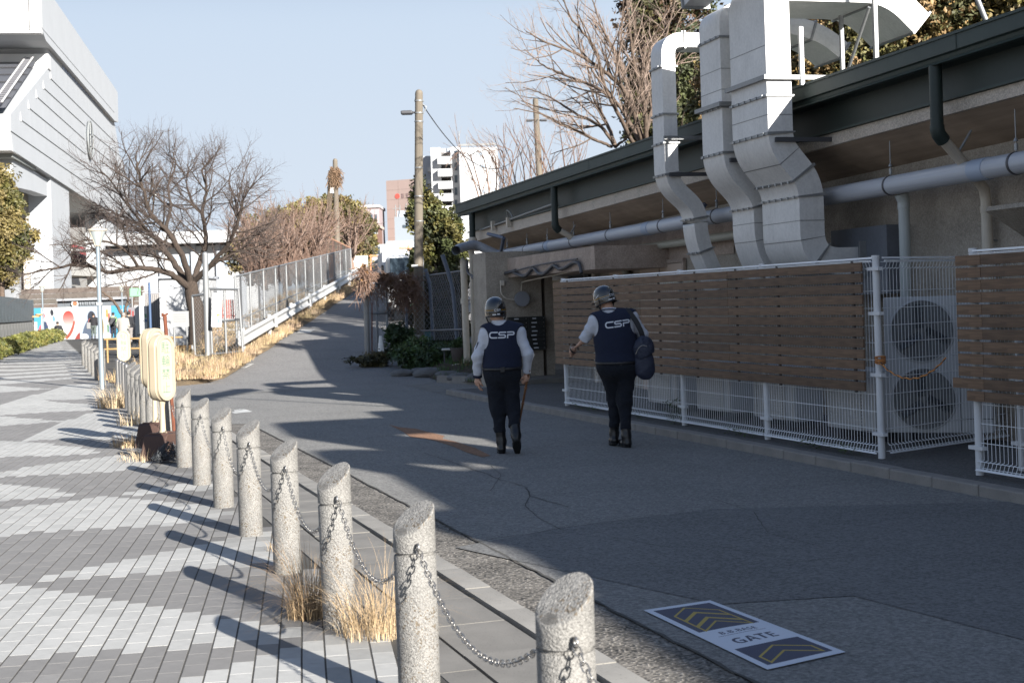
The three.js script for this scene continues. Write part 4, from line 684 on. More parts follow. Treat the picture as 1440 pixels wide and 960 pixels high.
// ---------- people ----------
const len3 = (x, y, z) => Math.sqrt(x * x + y * y + z * z);
function cone(a, b, r1, r2) {                               // tapered capsule distance
  const bax = b[0] - a[0], bay = b[1] - a[1], baz = b[2] - a[2], bb = bax * bax + bay * bay + baz * baz;
  return (x, y, z) => { const px = x - a[0], py = y - a[1], pz = z - a[2]; let t = (px * bax + py * bay + pz * baz) / bb; t = t < 0 ? 0 : t > 1 ? 1 : t; return len3(px - bax * t, py - bay * t, pz - baz * t) - (r1 + (r2 - r1) * t); };
}
const ell = (c, r) => (x, y, z) => { const X = (x - c[0]) / r[0], Y = (y - c[1]) / r[1], Z = (z - c[2]) / r[2], k = len3(X, Y, Z); return (k - 1) * Math.min(r[0], r[1], r[2]) * (k < 1 ? 1 : 1.15); };
const smin = (a, b, k) => { const h = Math.max(k - Math.abs(a - b), 0) / k; return Math.min(a, b) - h * h * k * 0.25; };
const join = (k, ...fs) => (x, y, z) => { let d = fs[0](x, y, z); for (let i = 1; i < fs.length; i++) d = smin(d, fs[i](x, y, z), k); return d; };
function iso(f, lo, hi, h) {                                // surface nets
  const n = [0, 1, 2].map((k) => Math.ceil((hi[k] - lo[k]) / h) + 1), N = n[0] * n[1] * n[2], val = new Float32Array(N), id = new Int32Array(N).fill(-1), pos = [], idx = [];
  const I = (i, j, k) => (k * n[1] + j) * n[0] + i;
  const visit = (i0, j0, k0, Q) => {                         // cells far from the surface are filled from one sample at the middle of their block
    const i1 = Math.min(i0 + Q, n[0]), j1 = Math.min(j0 + Q, n[1]), k1 = Math.min(k0 + Q, n[2]), c = (Q - 1) / 2 * h;
    const m = f(lo[0] + i0 * h + c, lo[1] + j0 * h + c, lo[2] + k0 * h + c);
    if (Math.abs(m) > Q * h * 1.15 + 0.012) { for (let k = k0; k < k1; k++) for (let j = j0; j < j1; j++) val.fill(m, I(i0, j, k), I(i1 - 1, j, k) + 1); return; }
    if (Q > 4) { const q = Q / 2; for (let k = k0; k < k1; k += q) for (let j = j0; j < j1; j += q) for (let i = i0; i < i1; i += q) visit(i, j, k, q); return; }
    for (let k = k0; k < k1; k++) for (let j = j0; j < j1; j++) for (let i = i0; i < i1; i++) val[I(i, j, k)] = f(lo[0] + i * h, lo[1] + j * h, lo[2] + k * h);
  };
  for (let k = 0; k < n[2]; k += 16) for (let j = 0; j < n[1]; j += 16) for (let i = 0; i < n[0]; i += 16) visit(i, j, k, 16);
  const E = []; for (let a = 0; a < 8; a++) for (const b of [1, 2, 4]) if (!(a & b)) E.push([a, a | b]);
  for (let k = 0; k < n[2] - 1; k++) for (let j = 0; j < n[1] - 1; j++) for (let i = 0; i < n[0] - 1; i++) {
    const c = []; let m = 0; for (let a = 0; a < 8; a++) { c[a] = val[I(i + (a & 1), j + (a >> 1 & 1), k + (a >> 2))]; if (c[a] < 0) m |= 1 << a; }
    if (m === 0 || m === 255) continue;
    let x = 0, y = 0, z = 0, t = 0;
    for (const [a, b] of E) if ((c[a] < 0) !== (c[b] < 0)) { const w = c[a] / (c[a] - c[b]); x += (a & 1) + ((b & 1) - (a & 1)) * w; y += (a >> 1 & 1) + ((b >> 1 & 1) - (a >> 1 & 1)) * w; z += (a >> 2) + ((b >> 2) - (a >> 2)) * w; t++; }
    id[I(i, j, k)] = pos.length / 3; pos.push(lo[0] + (i + x / t) * h, lo[1] + (j + y / t) * h, lo[2] + (k + z / t) * h);
  }
  const q = (a, b, c, d, s) => { if (a < 0 || b < 0 || c < 0 || d < 0) return; s ? idx.push(a, b, c, a, c, d) : idx.push(a, c, b, a, d, c); };
  for (let k = 1; k < n[2] - 1; k++) for (let j = 1; j < n[1] - 1; j++) for (let i = 1; i < n[0] - 1; i++) {
    const s = val[I(i, j, k)] < 0;
    if (s !== val[I(i + 1, j, k)] < 0) q(id[I(i, j - 1, k - 1)], id[I(i, j, k - 1)], id[I(i, j, k)], id[I(i, j - 1, k)], s);
    if (s !== val[I(i, j + 1, k)] < 0) q(id[I(i - 1, j, k - 1)], id[I(i - 1, j, k)], id[I(i, j, k)], id[I(i, j, k - 1)], s);
    if (s !== val[I(i, j, k + 1)] < 0) q(id[I(i - 1, j - 1, k)], id[I(i, j - 1, k)], id[I(i, j, k)], id[I(i - 1, j, k)], s);
  }
  const g = new THREE.BufferGeometry(); g.setAttribute('position', new THREE.Float32BufferAttribute(pos, 3)); g.setIndex(idx); g.computeVertexNormals();
  const uv = new Float32Array(pos.length / 3 * 2); for (let i = 0; i < pos.length / 3; i++) { uv[i * 2] = pos[i * 3] + pos[i * 3 + 2] * 0.7; uv[i * 2 + 1] = pos[i * 3 + 1]; } g.setAttribute('uv', new THREE.BufferAttribute(uv, 2));
  return g;
}
const cut = (f, ...planes) => (x, y, z) => { let d = f(x, y, z); for (const p of planes) d = Math.max(d, p(x, y, z)); return d; };
const above = (y0, sl = 0, slz = 0) => (x, y, z) => y0 + sl * x + slz * z - y, below = (y0, sl = 0, slz = 0) => (x, y, z) => y - y0 - sl * x - slz * z;
const mixp = (a, b, t) => [0, 1, 2].map((k) => a[k] + (b[k] - a[k]) * t), grow = (f, d) => (x, y, z) => f(x, y, z) - d;
const sub3 = (a, b) => [a[0] - b[0], a[1] - b[1], a[2] - b[2]], add3 = (a, b, s = 1) => [a[0] + b[0] * s, a[1] + b[1] * s, a[2] + b[2] * s], nrm = (a) => { const l = len3(...a); return a.map((v) => v / l); }, cross3 = (a, b) => [a[1] * b[2] - a[2] * b[1], a[2] * b[0] - a[0] * b[2], a[0] * b[1] - a[1] * b[0]];
// a hand at the wrist w: d along the palm, n out of the back of the hand, curl 0..1
function hand(w, d, n, curl, side) {
  d = nrm(d); n = nrm(n); const x = nrm(cross3(d, n)), at3 = (a, b, c) => add3(add3(add3(w, d, a), x, b), n, c);
  const fs = [ell(at3(0.045, 0, 0), [0.036, 0.036, 0.036]), cone(at3(0.0, 0, 0), at3(0.07, 0, 0), 0.026, 0.03)], pal = join(0.02, ...fs), fing = [];
  [[-0.03, 0.062], [-0.01, 0.074], [0.011, 0.07], [0.03, 0.054]].forEach(([b, L2]) => {
    let p = at3(0.082, b, 0), a = curl * 0.5, seg = [0.42, 0.33, 0.27]; const ch = [];
    for (const s of seg) { const q = add3(add3(p, d, Math.cos(a) * L2 * s), n, -Math.sin(a) * L2 * s); ch.push(cone(p, q, 0.0095, 0.0085)); p = q; a += curl * 1.25; }
    fing.push(join(0.006, ...ch));
  });
  const t0 = at3(0.03, -0.034 * side, -0.006), t1 = at3(0.065, -0.05 * side, -0.02 - 0.02 * curl), t2 = at3(0.088, -0.04 * side, -0.03 - 0.028 * curl);
  fing.push(join(0.006, cone(t0, t1, 0.013, 0.0105), cone(t1, t2, 0.0105, 0.009)));
  const f = (X, Y, Z) => { let m = 1e9; for (const g of fing) m = Math.min(m, g(X, Y, Z)); return smin(pal(X, Y, Z), m, 0.008); };
  const c = at3(0.08, 0, -0.02), R = 0.125; return iso(f, [c[0] - R, c[1] - R, c[2] - R], [c[0] + R, c[1] + R, c[2] + R], 0.0042);
}
function head(c, yaw, pitch, R = 1) {
  const Y = yaw * RAD, P = pitch * RAD, cy = Math.cos(Y), sy = Math.sin(Y), cp = Math.cos(P), sp = Math.sin(P);
  // faces -z at yaw 0
  const f0 = join(0.02, ell([0, 0.02, 0.005], [0.076, 0.115, 0.095]), ell([0, -0.05, -0.03], [0.058, 0.07, 0.062]), cone([0, 0.012, -0.088], [0, -0.018, -0.108], 0.01, 0.014), ell([-0.078, -0.005, 0.005], [0.012, 0.032, 0.02]), ell([0.078, -0.005, 0.005], [0.012, 0.032, 0.02]), ell([0, -0.052, -0.088], [0.024, 0.009, 0.012]), ell([0, -0.1, -0.07], [0.026, 0.02, 0.02]));
  const eyes = [ell([-0.032, 0.018, -0.098], [0.015, 0.009, 0.016]), ell([0.032, 0.018, -0.098], [0.015, 0.009, 0.016])];
  const f = (x, y, z) => { let X = (x - c[0]) / R, Yy = (y - c[1]) / R, Z = (z - c[2]) / R; let a = X * cy - Z * sy, b = X * sy + Z * cy; X = a; Z = b; a = Yy * cp - Z * sp; b = Yy * sp + Z * cp; Yy = a; Z = b; return Math.max(f0(X, Yy, Z), -Math.min(eyes[0](X, Yy, Z), eyes[1](X, Yy, Z)) - 0.006) * R; };
  return f;
}
const skin = M(0.5, 0.3, 0.21, 0.55), shirtM = M(0.52, 0.545, 0.6, 0.9, { bumpMap: clothB, bumpScale: 0.012 }), vestM = M(0.0085, 0.0135, 0.034, 0.95, { bumpMap: clothB, bumpScale: 0.006 }), trouserM = M(0.0075, 0.01, 0.0165, 1, { bumpMap: clothB, bumpScale: 0.02 }), bootM = M(0.008, 0.008, 0.009, 0.32), leatherM = M(0.012, 0.012, 0.014, 0.45), hairM = M(0.02, 0.016, 0.014, 0.7);
function folds(k, a) { const r = (t) => 1 - 2 * Math.sqrt(Math.abs(Math.sin(t))); return (x, y, z) => a * (r(y * 17 * k + x * 9 + Math.sin(z * 19 + y * 7 + x * 5) * 1.3) * 0.65 + r(y * 26 * k - x * 19 + Math.sin(y * 5 + z * 11) * 1.5) * 0.35); }
// J: joints; o: look
function makePerson(name, label, pos, turn, J, o, res = 0.0125) {
  const t = thing(name, label, 'person', pos, turn, o.group);
  const mid = mixp(J.hipL, J.hipR, 0.5), sh = mixp(J.shL, J.shR, 0.5), W = o.bulk || 1;
  const chest = mixp(mid, sh, 0.72), belly = mixp(mid, sh, 0.34);
  const torso = join(0.09, ell(chest, [0.165 * W, 0.2, 0.118 * W]), ell(belly, [0.158 * W, 0.19, 0.128 * W]), ell(add3(mid, [0, 0.0, 0.01]), [0.168 * W, 0.14, 0.135 * W]), cone(J.shL, J.shR, 0.066, 0.066));
  const neck = cone(add3(sh, [0, 0.0, 0]), J.neck, 0.062, 0.055), hd = head(J.head, o.yaw || 0, o.pitch || 0, o.headR || 1);
  const arm = (s, r = 0) => join(0.03, cone(J['sh' + s], J['el' + s], 0.056 * Math.sqrt(W) + r, 0.044 + r), cone(J['el' + s], J['wr' + s], 0.044 + r, 0.03 + r));
  const leg = (s, r = 0) => join(0.05, cone(J['hip' + s], J['kn' + s], 0.092 * Math.sqrt(W) + r, 0.062 + r), cone(J['kn' + s], J['an' + s], 0.06 + r, 0.04 + r));
  const pel = ell(add3(mid, [0, 0, 0.008]), [0.175 * W, 0.15, 0.14 * W]);
  const JJ = Object.values(J), lo = [0, 1, 2].map((k) => Math.min(...JJ.map((p) => p[k])) - 0.2), hi = [0, 1, 2].map((k) => Math.max(...JJ.map((p) => p[k])) + 0.2), fo = folds(1.1, 0.0065), fo2 = folds(0.8, 0.0105);
  const B = (f, a, b) => iso(f, a || lo, b || hi, res);
  const box = (pts, m) => { const l = [0, 1, 2].map((k) => Math.min(...pts.map((p) => p[k])) - m), h = [0, 1, 2].map((k) => Math.max(...pts.map((p) => p[k])) + m); return [l, h]; };
  // the body itself, one surface, mostly under the clothes
  const all = join(0.03, grow(torso, 0.012), neck, arm('L', -0.004), arm('R', -0.004), leg('L', -0.008), leg('R', -0.008));
  const shell = grow(all, -0.012);
  const hg = iso(join(0.03, hd, neck), ...box([J.head], 0.17 * (o.headR || 1)), res > 0.02 ? 0.016 : 0.0055);
  const body = part(t, 'body', [iso(shell, lo, hi, Math.max(res, 0.019)), hg, ...(o.hands || [])], o.skin || skin);
  void body;
  const top = o.top || shirtM;
  const sl = (s) => o.sleeve ? (x, y, z) => { const a = J['sh' + s], b = J['el' + s], c = J['wr' + s]; const e = o.sleeve[s] ?? 1, p = e < 1 ? mixp(a, b, e) : mixp(b, c, e - 1), d = nrm(e < 1 ? sub3(b, a) : sub3(c, b)); return (x - p[0]) * d[0] + (y - p[1]) * d[1] + (z - p[2]) * d[2]; } : () => -1;
  const shirtF = (x, y, z) => { const f = fo(x, y, z) * 1.2; const tb = Math.max(smin(torso(x, y, z) - 0.012, neck(x, y, z) - 0.02, 0.03), y - J.neck[1] - 0.0, mid[1] - 0.02 - y); const l = Math.max(arm('L', 0.016)(x, y, z) - f, sl('L')(x, y, z)), r = Math.max(arm('R', 0.016)(x, y, z) - f, sl('R')(x, y, z)); return smin(tb, Math.min(l, r), 0.03); };
  // arms are costly closures: bind once
  const aL = arm('L', 0.016), aR = arm('R', 0.016), sL2 = sl('L'), sR2 = sl('R');
  const shirtG = (x, y, z) => { const f = fo(x, y, z) * 1.2; const tb = Math.max(smin(torso(x, y, z) - 0.012, neck(x, y, z) - 0.018, 0.03), y - J.neck[1] - 0.005, (o.topLow ?? mid[1] - 0.02) - y); const l = Math.max(aL(x, y, z) - f, sL2(x, y, z)), r = Math.max(aR(x, y, z) - f, sR2(x, y, z)); return smin(tb, Math.min(l, r), 0.03); };
  void shirtF;
  part(t, o.topName || 'shirt', B(shirtG), top);
  if (o.vest) {
    const slope = (J.shR[1] - J.shL[1]) / (J.shR[0] - J.shL[0]);
    const vf = (x, y, z) => { let d = torso(x, y, z) - 0.03; d = Math.max(d, mid[1] + 0.045 - y); const nk = len3((x - J.neck[0]), (y - J.neck[1] - 0.02) * 0.9, z * 0.6); d = Math.max(d, 0.085 - nk); for (const s of ['L', 'R']) { const p = J['sh' + s], q = add3(p, [s === 'L' ? -0.045 : 0.045, -0.055, 0]); d = Math.max(d, 0.088 - len3((x - q[0]) * 1.25, (y - q[1]) * 0.72, (z - q[2]) * 0.35)); } return d; };
    const v = part(t, 'vest', iso(vf, ...box([J.shL, J.shR, J.hipL, J.hipR], 0.2), 0.011), vestM);
    // logo laid on the cloth of the back
    const ray = new THREE.Raycaster(), c = mixp(mid, sh, o.logoAt || 0.79), rows = [], NX = 26, NY = 9, a = o.logoTurn || 0;
    v.updateMatrixWorld(); const tmp = new THREE.Mesh(v.geometry, dbl(new THREE.MeshBasicMaterial()));
    for (let j = 0; j <= NY; j++) { const r = []; for (let i = 0; i <= NX; i++) { const X = (i / NX - 0.5) * 0.272, Y = (0.5 - j / NY) * 0.088; const x = c[0] + (o.logoX || 0) + X * Math.cos(a) - Y * Math.sin(a), y = c[1] + X * Math.sin(a) + Y * Math.cos(a); ray.set(V(x, y, 1), V(0, 0, -1)); const h = ray.intersectObject(tmp)[0]; r.push(V(x, y, (h ? h.point.z : 0.1) + 0.004)); } rows.push(r); }
    const g = quadStrip(rows.reverse()); const uv = []; const p = g.attributes.position; const ca = Math.cos(a), sa = Math.sin(a); for (let i = 0; i < p.count; i++) { const dx = p.getX(i) - c[0] - (o.logoX || 0), dy = p.getY(i) - c[1]; uv.push((dx * ca + dy * sa) / 0.272 + 0.5, (-dx * sa + dy * ca) / 0.088 + 0.5); } g.setAttribute('uv', new THREE.Float32BufferAttribute(uv, 2)); g.computeVertexNormals();
    part(v, 'lettering', g, logoM);
    void slope;
  }
  const lL = leg('L', 0.02), lR = leg('R', 0.02), hem = o.hem ?? 0.1;
  const hc = (s) => (x, y, z) => { const k = J['kn' + s], a2 = J['an' + s], d = nrm(sub3(a2, k)), p = add3(a2, d, -hem); return (x - p[0]) * d[0] + (y - p[1]) * d[1] + (z - p[2]) * d[2]; }, hL = hc('L'), hR = hc('R');
  part(t, 'trousers', B((x, y, z) => { const f = fo2(x, y, z); const l = Math.max(lL(x, y, z) - f, hL(x, y, z)), r = Math.max(lR(x, y, z) - f, hR(x, y, z)); return Math.max(smin(smin(l, r, 0.015), pel(x, y, z) - 0.016, 0.05), y - mid[1] - 0.05); }, [lo[0], -0.02, lo[2]], [hi[0], mid[1] + 0.2, hi[2]]), o.trousers || trouserM);
  if (o.vest) { const bl = part(t, 'belt', B(cut(grow(torso, 0.03), above(mid[1] + 0.018), below(mid[1] + 0.052)), [lo[0], mid[1] - 0.1, lo[2]], [hi[0], mid[1] + 0.15, hi[2]]), leatherM); part(bl, 'belt_pouch', rb(0.05, 0.06, 0.03, 0.008, mid[0] + 0.01, mid[1] + 0.03, 0.175), leatherM); }
  for (const s of ['L', 'R']) {
    const a = J['an' + s], toe = J['toe' + s], heel = J['heel' + s], k = J['kn' + s], up = add3(a, nrm(sub3(k, a)), 0.12);
    const f = join(0.03, cone(heel, mixp(heel, toe, 0.5), 0.037, 0.042), cone(mixp(heel, toe, 0.45), toe, 0.042, 0.034), cone(heel, a, 0.038, 0.05), cone(a, up, 0.05, 0.056));
    const sn = nrm(cross3(nrm(sub3(toe, heel)), [1, 0, 0])), so = sn[1] > 0 || s === 'x' ? sn.map((v2) => -v2) : sn; const q = add3(heel, so, 0.034);
    const g = cut(f, (x, y, z) => (x - q[0]) * so[0] + (y - q[1]) * so[1] + (z - q[2]) * so[2]);
    const bt = part(t, o.shoe || 'boot', iso(g, ...box([a, toe, heel, up], 0.08), Math.min(res, 0.0085)), o.boots || bootM);
    const sole = join(0.02, cone(add3(heel, so, 0.02), add3(mixp(heel, toe, 0.5), so, 0.02), 0.04, 0.044), cone(add3(mixp(heel, toe, 0.45), so, 0.02), add3(toe, so, 0.02), 0.046, 0.038));
    part(bt, 'sole', iso(cut(sole, (x, y, z) => Math.abs((x - q[0]) * so[0] + (y - q[1]) * so[1] + (z - q[2]) * so[2] - 0.004) - 0.011), ...box([a, toe, heel], 0.09), Math.min(res, 0.0085)), M(0.011, 0.011, 0.011, 0.75));
  }
  return t;
}
const logoM = (() => {
  const w = 512, h = 166, t = canvasTex(w, h, (x) => { x.clearRect(0, 0, w, h); x.strokeStyle = '#c9ced6'; x.lineWidth = 25; x.lineJoin = 'round'; x.lineCap = 'butt'; const R = (f) => { x.beginPath(); f(); x.stroke(); };
    R(() => { x.moveTo(178, 30); x.lineTo(80, 30); x.arcTo(22, 30, 16, 84, 48); x.arcTo(14, 136, 60, 136, 46); x.lineTo(165, 136); });
    R(() => { x.moveTo(345, 30); x.lineTo(238, 30); x.arcTo(206, 30, 202, 56, 24); x.arcTo(200, 82, 226, 82, 22); x.lineTo(300, 82); x.arcTo(328, 82, 325, 108, 24); x.arcTo(322, 136, 292, 136, 24); x.lineTo(180, 136); });
    R(() => { x.moveTo(368, 150); x.lineTo(374, 82); x.lineTo(450, 82); x.arcTo(496, 82, 498, 56, 26); x.arcTo(500, 30, 456, 30, 26); x.lineTo(362, 30); }); });
  const m = new THREE.MeshStandardMaterial({ map: t, roughness: 0.55, transparent: true, alphaTest: 0.4, side: THREE.DoubleSide }); return m;
})();
const helmetM = (() => { const t = canvasTex(1024, 256, (x, w, h) => {
  x.fillStyle = '#07080b'; x.fillRect(0, 0, w, h); x.fillStyle = '#94701a'; for (const [a, b] of [[140, 455], [575, 900]]) x.fillRect(a, 168, b - a, 9); x.fillStyle = '#8f959c'; x.fillRect(100, 190, 830, 4);
  x.strokeStyle = '#d7dade'; x.lineWidth = 5; const s = (pts) => { x.beginPath(); pts.forEach((p, i) => i ? x.lineTo(...p) : x.moveTo(...p)); x.stroke(); };
  s([[492, 160], [468, 160], [464, 172], [468, 184], [490, 184]]); s([[530, 160], [504, 160], [502, 172], [526, 172], [524, 184], [498, 184]]); s([[536, 187], [538, 160], [560, 160], [560, 172], [538, 173]]);
  x.fillStyle = '#d7dade'; x.fillRect(430, 222, 60, 16); x.fillRect(505, 216, 44, 20); x.beginPath(); x.moveTo(300, 130); x.quadraticCurveTo(250, 160, 220, 165); x.lineTo(240, 150); x.quadraticCurveTo(270, 140, 300, 122); x.fill(); x.beginPath(); x.moveTo(724, 130); x.quadraticCurveTo(770, 160, 800, 165); x.lineTo(784, 150); x.quadraticCurveTo(750, 140, 724, 122); x.fill(); });
  return new THREE.MeshPhysicalMaterial({ map: t, roughness: 0.25, clearcoat: 1, clearcoatRoughness: 0.1 }); })();
function helmet(t, c, yaw, pitch, roll, s = 1) {
  const P = [[0.117, -0.075], [0.121, -0.05], [0.122, -0.01], [0.119, 0.03], [0.108, 0.065], [0.088, 0.095], [0.055, 0.118], [0.02, 0.128], [0.0005, 0.129]].map(([r, y]) => new THREE.Vector2(r, y));
  const g = new THREE.LatheGeometry(P, 48, Math.PI); g.scale(0.93, 1, 1.06); const uv = g.attributes.uv, p = g.attributes.position; for (let i = 0; i < uv.count; i++) uv.setY(i, (p.getY(i) + 0.075) / 0.204);
  const o = part(t, 'helmet', g, dbl(helmetM)); o.position.set(...c); o.rotation.set(pitch * RAD, yaw * RAD, roll * RAD, 'YXZ'); o.scale.setScalar(s);
  const br = new THREE.RingGeometry(0.1, 0.155, 24, 1, Math.PI * 0.15, Math.PI * 0.7); br.rotateX(-Math.PI / 2); br.translate(0, -0.035, 0.0); part(o, 'brim', br, dbl(leatherM));
  const rim = new THREE.TorusGeometry(0.118, 0.006, 8, 40); rim.rotateX(Math.PI / 2); rim.scale(0.93, 1, 1.06); rim.translate(0, -0.075, 0); part(o, 'rim', rim, leatherM);
  part(o, 'chin_strap', [tube([V(-0.1, -0.06, 0.02), V(-0.095, -0.11, -0.01), V(-0.05, -0.165, -0.05), V(0, -0.175, -0.06), V(0.05, -0.165, -0.05), V(0.095, -0.11, -0.01), V(0.1, -0.06, 0.02)], 0.007, 6, 40), tube([V(-0.1, -0.06, -0.04), V(-0.098, -0.1, -0.02), V(-0.08, -0.14, -0.03)], 0.006, 6, 16)], leatherM);
  return o;
}
{ // left guard
  const J = { hipL: [-0.115, 0.86, 0], hipR: [0.055, 0.86, 0], knL: [-0.088, 0.47, -0.02], anL: [-0.058, 0.12, 0.0], heelL: [-0.058, 0.045, 0.03], toeL: [-0.07, 0.045, -0.15], knR: [0.07, 0.5, -0.02], anR: [0.098, 0.2, 0.16], heelR: [0.1, 0.165, 0.19], toeR: [0.106, 0.045, 0.06], shL: [-0.178, 1.275, 0], shR: [0.155, 1.275, 0], elL: [-0.285, 1.03, 0.03], wrL: [-0.292, 0.81, -0.03], elR: [0.25, 1.04, 0.05], wrR: [0.228, 0.835, -0.03], neck: [-0.05, 1.405, -0.01], head: [-0.075, 1.5, -0.03] };
  const t = makePerson('person', 'left guard with long sleeves, navy vest and black helmet, walking away holding a stick', V(-0.1, 0, -15.05), 0, J,
    { vest: true, yaw: 14, pitch: -4, hands: [hand(J.wrL, [0.08, -1, -0.12], [-1, -0.05, 0.1], 0.35, 1), hand(J.wrR, [-0.12, -1, -0.1], [0.9, 0, 0.5], 1.15, -1)], sleeve: { L: 1.97, R: 1.97 }, logoAt: 0.95, logoX: -0.006 });
  helmet(t, [-0.078, 1.53, -0.02], 10, 3, 2);
  part(t, 'cuff', [cone2(J.elL, J.wrL, 0.93)], M(0.012, 0.016, 0.035, 0.8)); part(t, 'badge', (() => { const g = new RoundedBoxGeometry(0.01, 0.1, 0.085, 2, 0.004); g.rotateZ(-0.35); g.translate(-0.288, 1.14, 0.02); return boxUV(g); })(), M(0.025, 0.03, 0.045, 0.8));
  const st = thing('walking_stick', 'brown wooden stick held in the right hand of the left guard', 'stick', V(-0.1, 0, -15.05)), a = V(0.255, 0.865, 0.0), b = V(0.135, 0.3, -0.13);
  part(st, 'shaft', rod(a, b, 0.0135, 12, 0.011), M(0.28, 0.13, 0.055, 0.5, { map: woodT })); part(st, 'knot', [0.0, 0.33, 0.62].map((k) => { const g = new THREE.SphereGeometry(0.018, 12, 8); const p = a.clone().lerp(b, k); g.translate(p.x, p.y, p.z); return g; }), M(0.22, 0.1, 0.045, 0.5));
}
function cone2(a, b, k) { const p = mixp(a, b, k), d = nrm(sub3(b, a)); const g = new THREE.CylinderGeometry(0.05, 0.05, 0.03, 18, 1, true); g.applyQuaternion(new THREE.Quaternion().setFromUnitVectors(V(0, 1, 0), V(...d))); g.translate(...p); return g; }
{ // right guard
  const J = { hipL: [-0.115, 0.87, 0], hipR: [0.085, 0.88, 0], knL: [-0.045, 0.49, -0.13], anL: [-0.065, 0.13, -0.16], heelL: [-0.065, 0.06, -0.12], toeL: [-0.09, 0.045, -0.3], knR: [0.045, 0.49, 0.0], anR: [0.05, 0.12, 0.06], heelR: [0.06, 0.045, 0.09], toeR: [0.0, 0.045, -0.09], shL: [-0.235, 1.365, 0], shR: [0.145, 1.39, 0], elL: [-0.375, 1.15, -0.08], wrL: [-0.47, 1.06, -0.27], elR: [0.275, 1.2, -0.06], wrR: [0.12, 1.15, -0.26], neck: [-0.095, 1.5, -0.02], head: [-0.13, 1.585, -0.07] };
  const t = makePerson('person', 'right guard with rolled sleeves and navy vest, a bag on the shoulder, head bent', V(1.13, 0, -15.3), 0, J,
    { vest: true, bulk: 1.2, yaw: 38, pitch: 22, hands: [hand(J.wrL, [-0.25, -0.3, -1], [-0.6, 0.8, 0], 0.8, 1), hand(J.wrR, [-1, 0, -0.3], [0, 0.6, -0.8], 0.8, 1)], sleeve: { L: 0.98, R: 1.7 }, logoAt: 0.9, logoTurn: 0.1, logoX: 0.03, hem: 0.07 });
  helmet(t, [-0.132, 1.615, -0.06], 38, -16, 6);
  part(t, 'wristwatch', cone2(J.elL, J.wrL, 0.95), M(0.01, 0.01, 0.011, 0.4)); part(t, 'key_ring', [0, 0.03, 0.07].map((y, i) => { const g = new THREE.TorusGeometry(0.016, 0.003, 6, 14); g.translate(-0.27, 0.86 - y, 0.1); return g; }).concat(bx(0.012, 0.05, 0.006, -0.268, 0.77, 0.11)), mat.chain);
  part(t, 'collar_stripe', tube([V(-0.19, 1.475, 0.02), V(-0.13, 1.485, 0.07), V(-0.05, 1.485, 0.07), V(0.0, 1.47, 0.03)], 0.006, 6), M(0.015, 0.02, 0.05, 0.8));
  const bag = thing('shoulder_bag', 'dark blue soft bag hanging at the hip of the right guard', 'bag', V(1.13, 0, -15.3));
  const bf = join(0.05, ell([0.265, 0.86, 0.1], [0.115, 0.15, 0.07]), ell([0.255, 1.03, 0.1], [0.1, 0.16, 0.065])), fo = folds(0.7, 0.006), bm = M(0.02, 0.026, 0.05, 0.6, { bumpMap: clothB, bumpScale: 0.012 });
  part(bag, 'bag', iso((x, y, z) => Math.max(bf(x, y, z) - fo(x, y, z), 0.72 - y), [0.05, 0.65, -0.08], [0.46, 1.3, 0.28], 0.0095), bm);
  part(bag, 'flap', iso((x, y, z) => Math.abs(Math.max(ell([0.262, 1.04, 0.12], [0.115, 0.15, 0.07])(x, y, z) - fo(x, z, y), 0.96 + 0.5 * (x - 0.26) - y)) - 0.004, [0.05, 0.8, -0.05], [0.46, 1.3, 0.28], 0.008), bm);
  part(bag, 'zip', tube([V(0.17, 1.0, 0.165), V(0.2, 1.06, 0.18), V(0.24, 1.09, 0.188), V(0.29, 1.08, 0.185)], 0.005, 6), mat.chain);
  part(bag, 'strap', (() => { const c = new THREE.CatmullRomCurve3([V(0.26, 1.16, 0.1), V(0.235, 1.24, 0.115), V(0.18, 1.36, 0.1), V(0.1, 1.47, 0.055), V(0.06, 1.47, -0.06), V(0.1, 1.36, -0.16)]), R = []; for (const k of [-1, 1]) R.push(c.getPoints(30).map((p) => p.clone().add(V(k * 0.024, k * 0.014, 0.018)))); return quadStrip(R); })(), dbl(M(0.009, 0.01, 0.013, 0.7)));
}
// ---------- sign boards, lamp posts and the things along the promenade ----------
const strokes = {        // the four characters of the sign, as strokes in a unit square
  chu: [[.1, .08, .1, .62], [.1, .08, .46, .08], [.1, .24, .44, .24], [.1, .4, .44, .4], [.1, .56, .48, .56], [.28, .08, .28, .56], [.48, .56, .46, .9, .38, .92], [.1, .7, .07, .86], [.2, .7, .2, .82], [.3, .68, .32, .8], [.66, .06, .74, .14], [.54, .24, .94, .24], [.58, .54, .92, .54], [.5, .92, .98, .92], [.74, .24, .74, .92]],
  rin: [[.05, .16, .46, .16], [.26, .04, .26, .95], [.1, .3, .42, .3, .42, .6, .1, .6, .1, .3], [.1, .45, .42, .45], [.03, .75, .48, .75], [.74, .04, .52, .3], [.74, .04, .96, .3], [.62, .32, .86, .32], [.54, .44, .94, .44, .94, .92], [.54, .44, .54, .95], [.54, .64, .94, .64], [.68, .44, .68, .92], [.81, .44, .81, .92]],
  kin: [[.06, .14, .46, .14], [.26, .03, .26, .46], [.26, .16, .06, .4], [.27, .2, .44, .36], [.54, .14, .94, .14], [.74, .03, .74, .46], [.74, .16, .55, .4], [.75, .2, .94, .38], [.24, .5, .76, .5], [.08, .63, .92, .63], [.5, .63, .5, .95], [.28, .72, .12, .9], [.72, .72, .88, .9]],
  shi: [[.52, .05, .52, .9], [.52, .42, .88, .42], [.2, .36, .2, .9], [.04, .9, .97, .9]],
};
